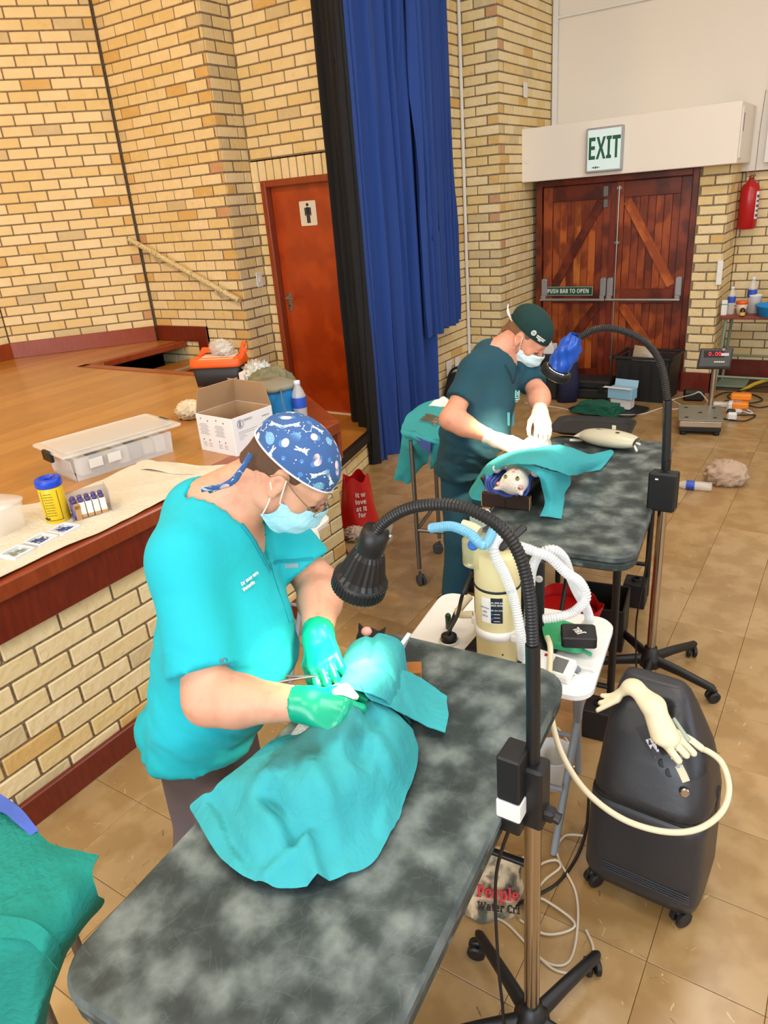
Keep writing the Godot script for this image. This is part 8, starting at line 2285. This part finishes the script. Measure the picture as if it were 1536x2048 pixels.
	st = mk(); tube(st, spline([Vector3(-0.02, -0.066, 0.1), Vector3(0, -0.067, 0.1035), Vector3(0.02, -0.066, 0.1)], 4), 0.0035, 6); put("lips", done(st), M.lips, t, hx)
	# hair below the cap
	f = Field.new(Vector3(-0.1, -0.1, -0.13), Vector3(0.1, 0.09, 0.1), 0.006)
	skull(f, 0.0035)
	f.bone(Vector3(0, -0.02, -0.062), Vector3(0, -0.07, -0.075), 0.05, 0.04, 0.03)
	f.each(func(p: Vector3, v: float) -> float:
		var q := v + 0.003 * n.get_noise_3d(p.x * 40.0, p.y * 12.0, p.z * 40.0)
		q = maxf(q, p.z - 0.03 if p.y > -0.005 else p.z + 0.022 + (p.y + 0.005) * 0.2)
		q = maxf(q, c.nape - p.y)
		return maxf(q, p.y - 0.07), 0.06)
	st = mk(); f.mesh(st); put("hair", done(st), c.hair, t, hx)
	# cap
	st = mk()
	var puff: float = c.puff
	surface(st, 72, 24, func(u, v):
		var a: float = u * TAU
		var yr: float = lerpf(0.012, 0.04, 0.5 + 0.5 * cos(a)) + (0.012 * absf(sin(a)))
		var e0: float = asin(clampf((yr - 0.028) / 0.105, -0.9, 0.9))
		var e: float = lerpf(e0, PI * 0.5, v)
		var w: float = 1.0 + puff * sin(PI * minf(v * 1.2, 1.0)) + 0.012 * sin(a * 6.0 + v * 9.0) * v * (1.0 - v) * 4.0 + 0.02 * sin(a * 3.0 + 1.0) * v * (1.0 - v)
		return Vector3(0.086 * w * cos(e) * sin(a), 0.028 + 0.1 * (1.0 + puff * 0.6) * sin(e), -0.014 - 0.01 * puff * 10.0 * v + 0.108 * w * cos(e) * cos(a)), 0.0025)
	put("cap", done(st), c.cap, t, hx)
	st = mk()
	var rim := []
	for k in 49:
		var a := TAU * k / 48.0
		var yr := lerpf(0.012, 0.04, 0.5 + 0.5 * cos(a)) + 0.012 * absf(sin(a))
		var e := asin(clampf((yr - 0.028) / 0.105, -0.9, 0.9))
		rim.append(Vector3(0.0875 * cos(e) * sin(a), yr, -0.014 + 0.1095 * cos(e) * cos(a)))
	tube(st, PackedVector3Array(rim), 0.0022, 6, false)
	put("cap_rim", done(st), c.rim, t, hx)
	# mask with pleats and ear loops
	st = mk()
	var g := [[Vector3(-0.07, -0.038, 0.03), Vector3(-0.046, -0.016, 0.088), Vector3(0, -0.004, 0.121), Vector3(0.046, -0.016, 0.088), Vector3(0.07, -0.038, 0.03)],
		[Vector3(-0.074, -0.058, 0.034), Vector3(-0.05, -0.048, 0.1), Vector3(0, -0.044, 0.131), Vector3(0.05, -0.048, 0.1), Vector3(0.074, -0.058, 0.034)],
		[Vector3(-0.072, -0.08, 0.03), Vector3(-0.047, -0.088, 0.09), Vector3(0, -0.088, 0.119), Vector3(0.047, -0.088, 0.09), Vector3(0.072, -0.08, 0.03)],
		[Vector3(-0.064, -0.1, 0.018), Vector3(-0.042, -0.122, 0.062), Vector3(0, -0.13, 0.086), Vector3(0.042, -0.122, 0.062), Vector3(0.064, -0.1, 0.018)]]
	surface(st, 32, 30, func(u, v):
		var p := patch(g, u, v)
		var q := 0.0022 * sin(v * TAU * 3.2) * sin(PI * u) + 0.0012 * sin(u * 23.0 + v * 6.0)
		return p + Vector3(0, 0, q) + Vector3(signf(p.x), 0, 0) * q * 0.4, 0.0012)
	put("mask", done(st), c.mask, t, hx)
	for s in [-1, 1]:
		st = mk(); tube(st, spline([Vector3(s * 0.072, -0.04, 0.03), Vector3(s * 0.083, -0.015, 0.018), Vector3(s * 0.086, 0.02, 0.002)], 5), 0.0016, 6)
		put("ear_loop", done(st), M.elastic, t, hx)
		st = mk(); tube(st, spline([Vector3(s * 0.067, -0.098, 0.022), Vector3(s * 0.079, -0.06, 0.012), Vector3(s * 0.084, -0.028, -0.002), Vector3(s * 0.088, -0.01, -0.02)], 5), 0.0016, 6)
		put("ear_loop", done(st), M.elastic, t, hx)
	t.set_meta("tmp", 0)
	t.remove_meta("tmp")
	c.hx = hx; c.front = front; c.rt = rt; c.lean = lean; c.chest = chest; c.top = top
	return t

func people() -> void:
	var print_mat := textured(cap_print(), 0.85, Vector3.ONE / 0.15, false)
	print_mat.uv1_triplanar_sharpness = 12.0
	var m := {
		"yaw": 68.0, "pitch": -50.0, "head": Vector3(-1.1324, 1.4199, -1.264), "head_size": 1.08, "face": 70.0, "size": 1.08,
		"neck": Vector3(-1.355, 1.345, -1.165), "pelvis": Vector3(-1.355, 0.80, -1.015), "hem": Vector3(-1.37, 0.725, -0.99),
		"rsh": Vector3(-1.2846, 1.2615, -1.0073), "lsh": Vector3(-1.39, 1.27, -1.355), "relb": Vector3(-1.145, 0.985, -0.885), "lelb": Vector3(-1.17, 1.03, -1.36),
		"rwr": Vector3(-0.9113, 1.0059, -0.9556), "lwr": Vector3(-1.0227, 1.0365, -1.1558), "rkn": Vector3(-0.843, 1.0051, -0.9572), "lkn": Vector3(-0.9347, 1.0066, -1.0698),
		"rback": Vector3(0.15, 0.75, 0.62), "lback": Vector3(0.35, 0.55, 0.75), "rcurl": [62, 66, 66, 62], "lcurl": [26, 30, 30, 24],
		"arm": 1.1, "wide": 1.05, "deep": 1.18, "skirt": 1.13, "belly": Vector3(-1.265, 1.0, -1.07), "sleeve": 0.80, "vee": Vector3(-1.17, 1.165, -1.205), "vslope": 0.5, "band": 1.0, "show_band": false, "fwd": 0.035,
		"rfoot": Vector3(-1.38, 0, -0.86), "lfoot": Vector3(-1.46, 0, -1.16), "hand": 1.08, "cuff": 0.026, "nape": -0.062, "puff": 0.05,
		"skin": M.skin, "cloth": M.scrub_bright, "trim": M.scrub_seam, "pants": M.trouser_grey, "glove": M.glove_green, "hair": M.hair, "cap": print_mat, "rim": M.elastic, "mask": M.mask}
	var a := person("man in turquoise scrubs, patterned blue cap and green gloves at the near table", m)
	man_details(a, m)
	var w := {
		"yaw": 93.0, "pitch": -47.0, "head": Vector3(-1.2749, 1.3963, -3.1555), "head_size": 1.0, "face": 82.0, "size": 0.9,
		"neck": Vector3(-1.3969, 1.3451, -3.0479), "pelvis": Vector3(-1.58, 0.85, -3.02), "hem": Vector3(-1.565, 0.775, -3.02),
		"rsh": Vector3(-1.4216, 1.2814, -2.885), "lsh": Vector3(-1.3086, 1.2216, -3.202), "relb": Vector3(-1.4532, 1.1146, -2.7034), "lelb": Vector3(-1.2022, 1.1356, -3.1105),
		"rwr": Vector3(-1.2487, 1.0311, -2.7292), "lwr": Vector3(-1.149, 1.0977, -2.9863), "rkn": Vector3(-1.1056, 1.0163, -2.7052), "lkn": Vector3(-1.097, 1.0486, -2.9009),
		"rback": Vector3(0.1, 0.8, 0.5), "lback": Vector3(0.5, 0.5, 0.6), "rcurl": [18, 22, 24, 26], "lcurl": [30, 32, 32, 30],
		"arm": 0.86, "wide": 0.95, "deep": 1.0, "skirt": 1.05, "belly": Vector3(-1.4384, 1.0308, -2.9409), "sleeve": 0.62, "vee": Vector3(-1.3052, 1.2282, -2.9932), "vslope": 0.46, "band": 1.0, "show_band": false, "fwd": 0.035,
		"rfoot": Vector3(-1.56, 0, -2.86), "lfoot": Vector3(-1.64, 0, -3.10), "hand": 0.98, "cuff": 0.055, "nape": -0.075, "puff": 0.1,
		"skin": M.skin_w, "cloth": M.scrub_dark, "trim": M.scrub_dark_trim, "pants": M.scrub_dark, "glove": M.glove_white, "hair": M.hair_fair, "cap": M.cap_green, "rim": M.cap_green, "mask": M.mask_pale}
	var b := person("woman in dark teal scrubs, dark green cap and white gloves at the far table", w)
	woman_details(b, w)

func on_body(hit: Vector3, towards: Vector3, top: Node) -> Vector3:
	# the point of the garment first met from outside along a line
	var mesh: Mesh = top.mesh
	var faces := mesh.get_faces()
	var d := (towards - hit).normalized()
	var best := 1e9
	for i in range(0, faces.size(), 3):
		var r = Geometry3D.ray_intersects_triangle(hit, d, faces[i], faces[i + 1], faces[i + 2])
		if r != null: best = minf(best, hit.distance_to(r))
	return hit + d * best if best < 1e8 else towards

func patch_on(called: String, parent: Node, mat: Material, top: Node, at: Vector3, n: Vector3, up: Vector3, w: float, h: float, lift: float, nu := 6, nv := 6) -> void:
	# a small piece of cloth laid onto the garment
	var x := up.cross(n).normalized()
	var y := n.cross(x)
	var st := mk()
	surface(st, nu, nv, func(u, v): 
		var o: Vector3 = at + x * (u - 0.5) * w + y * (v - 0.5) * h
		return on_body(o + n * 0.15, o - n * 0.1, top) + n * lift, 0.0012)
	build(called, st, mat, parent)

func man_details(t: Node3D, c: Dictionary) -> void:
	var hx: Transform3D = c.hx
	var top: MeshInstance3D = c.top
	var st := mk()
	# wire glasses
	var gold := plain("b08d6a", 0.25, 0.9)
	for s in [-1, 1]:
		var ring := PackedVector3Array()
		for k in 25: ring.append(Vector3(s * (0.033 + 0.024 * cos(TAU * k / 24)), -0.004 + 0.016 * sin(TAU * k / 24), 0.112 - 0.01 * absf(cos(TAU * k / 24))  ))
		st = mk(); tube(st, ring, 0.0013, 6, false); put("glasses_rim", done(st), gold, t, hx)
		st = mk(); tube(st, spline([Vector3(s * 0.057, 0.0, 0.1), Vector3(s * 0.072, 0.004, 0.085), Vector3(s * 0.081, 0.012, 0.03), Vector3(s * 0.085, 0.022, -0.012), Vector3(s * 0.085, 0.0, -0.03)], 5), 0.0019, 6); put("glasses_temple", done(st), gold, t, hx)
		st = mk(); prism(st, round_rect(0.046, 0.03, 0.013, 4), 0.001, Transform3D(Basis(), Vector3(s * 0.033, -0.004, 0.107))); put("lens", done(st), M.clear, t, hx)
	st = mk(); tube(st, spline([Vector3(-0.01, 0.002, 0.112), Vector3(0, 0.006, 0.117), Vector3(0.01, 0.002, 0.112)], 4), 0.0014, 6); put("glasses_bridge", done(st), gold, t, hx)
	# cap ties behind the neck
	for k in 2:
		st = mk(); tube(st, spline([Vector3(-1.1644, 1.4956, -1.1671), Vector3(-1.1758, 1.4653, -1.1414), Vector3(-1.199, 1.4375, -1.1184) + Vector3(0, -0.004 * k, 0), Vector3(-1.2494, 1.4162, -1.0907) + Vector3(0.0, 0.012 * k, 0.02 * k)], 6), 0.008, 8, true, 0.14); build("cap_tie", st, c.cap, t)
	# pocket, labels and embroidery
	var n: Vector3 = c.front
	var pn: Vector3 = (n + (eye - c.belly).normalized()).normalized()
	var po := on_body(eye, Vector3(-1.1787, 1.0864, -1.2416), top)
	patch_on("pocket", t, M.scrub_bright, top, po, pn, c.lean, 0.11, 0.15, 0.003)
	patch_on("pocket_hem", t, M.scrub_seam, top, on_body(eye, Vector3(-1.1983, 1.1529, -1.2707), top), pn, c.lean, 0.11, 0.008, 0.005, 6, 1)
	patch_on("woven_tag", t, plain("8fa3ab", 0.6), top, on_body(eye, Vector3(-1.1936, 1.1407, -1.2667), top), pn, c.lean, 0.03, 0.012, 0.006, 4, 2)
	var rn: Vector3 = (Vector3(-1.0269, 1.1411, -0.8562) - c.relb.lerp(c.rsh, 0.25)).normalized()
	patch_on("sleeve_tag", t, plain("7c7f96", 0.6), top, Vector3(-1.0813, 1.0996, -0.8979), (eye - Vector3(-1.0813, 1.0996, -0.8979)).normalized(), Vector3.UP, 0.014, 0.02, 0.004, 3, 3)
	var e := (eye - Vector3(-1.1662, 1.1926, -1.0934)).normalized()
	var en := (n * 0.75 + e * 0.6).normalized()
	var ex := Vector3.UP.cross(en).normalized()
	for q in [["Dr mar era", Vector3(-1.1365, 1.2201, -1.0635)], ["Veterin", Vector3(-1.1341, 1.2039, -1.0537)]]:
		var p := on_body(q[1], q[1] - e * 0.5, top)
		letters(q[0], 0.0085, M.elastic, t, Transform3D(Basis(ex, en.cross(ex), en) * Basis(Vector3.BACK, 0.12), p + en * 0.006), "embroidery", "Droid Sans", true, 0.003, 0.95)

func woman_details(t: Node3D, c: Dictionary) -> void:
	var hx: Transform3D = c.hx
	var top: MeshInstance3D = c.top
	var e := (eye - Vector3(-1.2665, 1.1729, -3.0395)).normalized()
	var en: Vector3 = (c.front * 0.7 + e * 0.7).normalized()
	var x := Vector3.UP.cross(en).normalized()
	var p0 := Vector3(-1.2469, 1.1708, -2.935)
	var p := on_body(p0, p0 - e * 0.5, top)
	var st := mk()
	var pale := plain("8ccfd6", 0.7)
	var bx := Transform3D(Basis(x, en.cross(x), en), p + en * 0.004)
	for k in 5: box(st, Vector3(0.006, 0.02 + 0.008 * (k % 3), 0.003), Vector3(-0.018 + 0.009 * k, 0.012, 0), 0.0008, bx)
	box(st, Vector3(0.05, 0.004, 0.003), Vector3(0, -0.006, 0), 0.0008, bx)
	box(st, Vector3(0.045, 0.006, 0.003), Vector3(0, -0.016, 0), 0.0008, bx); box(st, Vector3(0.03, 0.003, 0.003), Vector3(0, -0.025, 0), 0.0008, bx)
	build("chest_logo", st, pale, t)
	# cap emblem: a globe of rings with two lines of lettering, at the cap's right front
	var ang := -1.1
	var cn := Vector3(sin(ang), 0.28, cos(ang)).normalized()
	var cx := Vector3.UP.cross(cn).normalized()
	var cp := Vector3(0.0865 * sin(ang), 0.07, -0.016 + 0.107 * cos(ang))
	var cxf := Transform3D(Basis(cx, cn.cross(cx), cn), cp + cn * 0.003)
	st = mk()
	for r in [[0.011, 1.0], [0.011, 0.5], [0.006, 1.0]]:
		var ring := PackedVector3Array()
		for k in 21: ring.append(cxf * Vector3(-0.012 + r[0] * r[1] * cos(TAU * k / 20), r[0] * sin(TAU * k / 20), 0))
		tube(st, ring, 0.0012, 5, false)
	for k in 3: box(st, Vector3(0.02, 0.0016, 0.0012), Vector3(-0.012, -0.006 + 0.006 * k, 0), 0.0003, cxf)
	put("cap_emblem", done(st), M.elastic, t, hx)
	for q in [["HUMANE SOCIETY", 0.003, 0.0055], ["INTERNATIONAL", -0.0045, 0.0055], ["AFRICA", -0.011, 0.0035]]:
		letters(q[0], q[2], M.elastic, t, hx * cxf * Transform3D(Basis(Vector3.UP, 0.22), Vector3(0.03, q[1] - 0.001, -0.002)), "cap_lettering", "Droid Sans", true, 0.0015, 0.75)
	st = mk(); tube(st, spline([hx * Vector3(-0.05, 0.01, -0.09), hx * Vector3(-0.07, 0.03, -0.13), hx * Vector3(-0.06, 0.05, -0.155), hx * Vector3(-0.04, 0.03, -0.15), hx * Vector3(-0.05, 0.01, -0.1)], 6), 0.003, 6); build("mask_tie", st, M.elastic, t)
	# loose strands at the nape, and an identity card at the hip
	st = mk()
	for k in 9:
		var a := hx * Vector3(-0.045 + 0.009 * k, -0.03, -0.085)
		tube(st, spline([a, a + Vector3(-0.03 - 0.004 * (k % 3), -0.015, 0.012), a + Vector3(-0.045, -0.04 - 0.006 * (k % 4), 0.02)], 5), 0.0016, 5)
	build("loose_hair", st, M.hair_fair, t)
	patch_on("hip_card", t, plain("5ab4c6", 0.6), top, Vector3(-1.2987, 1.0408, -3.0085), (eye - Vector3(-1.2987, 1.0408, -3.0085)).normalized(), Vector3.UP, 0.03, 0.06, 0.004, 3, 3)

func cap_print() -> ImageTexture:
	# navy cotton printed with planets, stars and little white hares
	var w := 512
	var im := Image.create(w, w, true, Image.FORMAT_RGB8)
	im.fill(Color("3a5f96"))
	var dab := func(x: float, y: float, rx: float, ry: float, a: float, c: Color) -> void:
		var r := int(maxf(rx, ry)) + 1
		for j in range(-r, r + 1):
			for i in range(-r, r + 1):
				var p := Vector2(i, j).rotated(-a)
				if (p.x * p.x) / (rx * rx) + (p.y * p.y) / (ry * ry) <= 1.0: im.set_pixel(posmod(int(x) + i, w), posmod(int(y) + j, w), c)
	var pink := Color("f3cfc9"); var pale := Color("eef2ee"); var sky := Color("4f83bd"); var ice := Color("a9d3e4")
	for q in [[60, 70, 24], [300, 40, 26], [200, 250, 28], [440, 190, 24], [80, 420, 25], [380, 430, 27]]: dab.call(q[0] + 14, q[1] + 22, q[2] * 0.9, q[2] * 0.9, 0.0, sky); dab.call(q[0], q[1], q[2], q[2] * 1.05, 0.3, pink)
	for q in [[380, 120, 15], [130, 330, 17], [270, 470, 16], [20, 250, 15], [470, 330, 20], [170, 120, 12]]: dab.call(q[0], q[1], q[2], q[2], 0.0, sky)
	for q in [[300, 330, 40], [470, 20, 34]]:
		dab.call(q[0], q[1], q[2], q[2], 0.0, Color("6fa3c8"))
		for k in 22: dab.call(q[0] + cos(k * 2.4) * q[2] * sqrt(k / 24.0), q[1] + sin(k * 2.4) * q[2] * sqrt(k / 24.0), 3, 3, 0.0, ice)
	for q in [[160, 40, 0.6], [390, 270, -0.7], [60, 190, 2.0], [220, 400, 0.2], [470, 430, -0.3]]:
		var o := Vector2(q[0], q[1])
		for e in [[0, 0, 12, 24, 0.0], [0, -32, 11, 13, 0.0], [-7, -58, 5, 18, -0.2], [8, -58, 5, 18, 0.2], [-12, 14, 5, 18, 0.5], [12, 16, 5, 18, -0.5], [-11, -10, 4, 15, 0.9]]:
			var p := o + Vector2(e[0], e[1]).rotated(q[2])
			dab.call(p.x, p.y, e[2], e[3], e[4] + q[2], pale)
	var r := RandomNumberGenerator.new()
	r.seed = 77
	for k in 40: dab.call(r.randf() * w, r.randf() * w, 3.5 if k % 3 else 5.5, 3.5 if k % 3 else 5.5, 0.0, pale)
	for q in [[250, 170], [110, 500], [430, 370]]:
		var p := Vector2(q[0], q[1])
		for k in 4:
			var s := p + Vector2(34, 0).rotated(k * 1.1 + q[0])
			for m in 40: dab.call(lerpf(p.x, s.x, m / 40.0), lerpf(p.y, s.y, m / 40.0), 1.2, 1.2, 0.0, pale)
			dab.call(s.x, s.y, 5, 5, 0.0, pale)
			p = s
	for q in [[340, 210], [20, 120]]:
		for k in 90: dab.call(q[0] + cos(k * 0.16) * k * 0.2, q[1] + sin(k * 0.16) * k * 0.2, 2, 2, 0.0, ice)
	return ImageTexture.create_from_image(im)
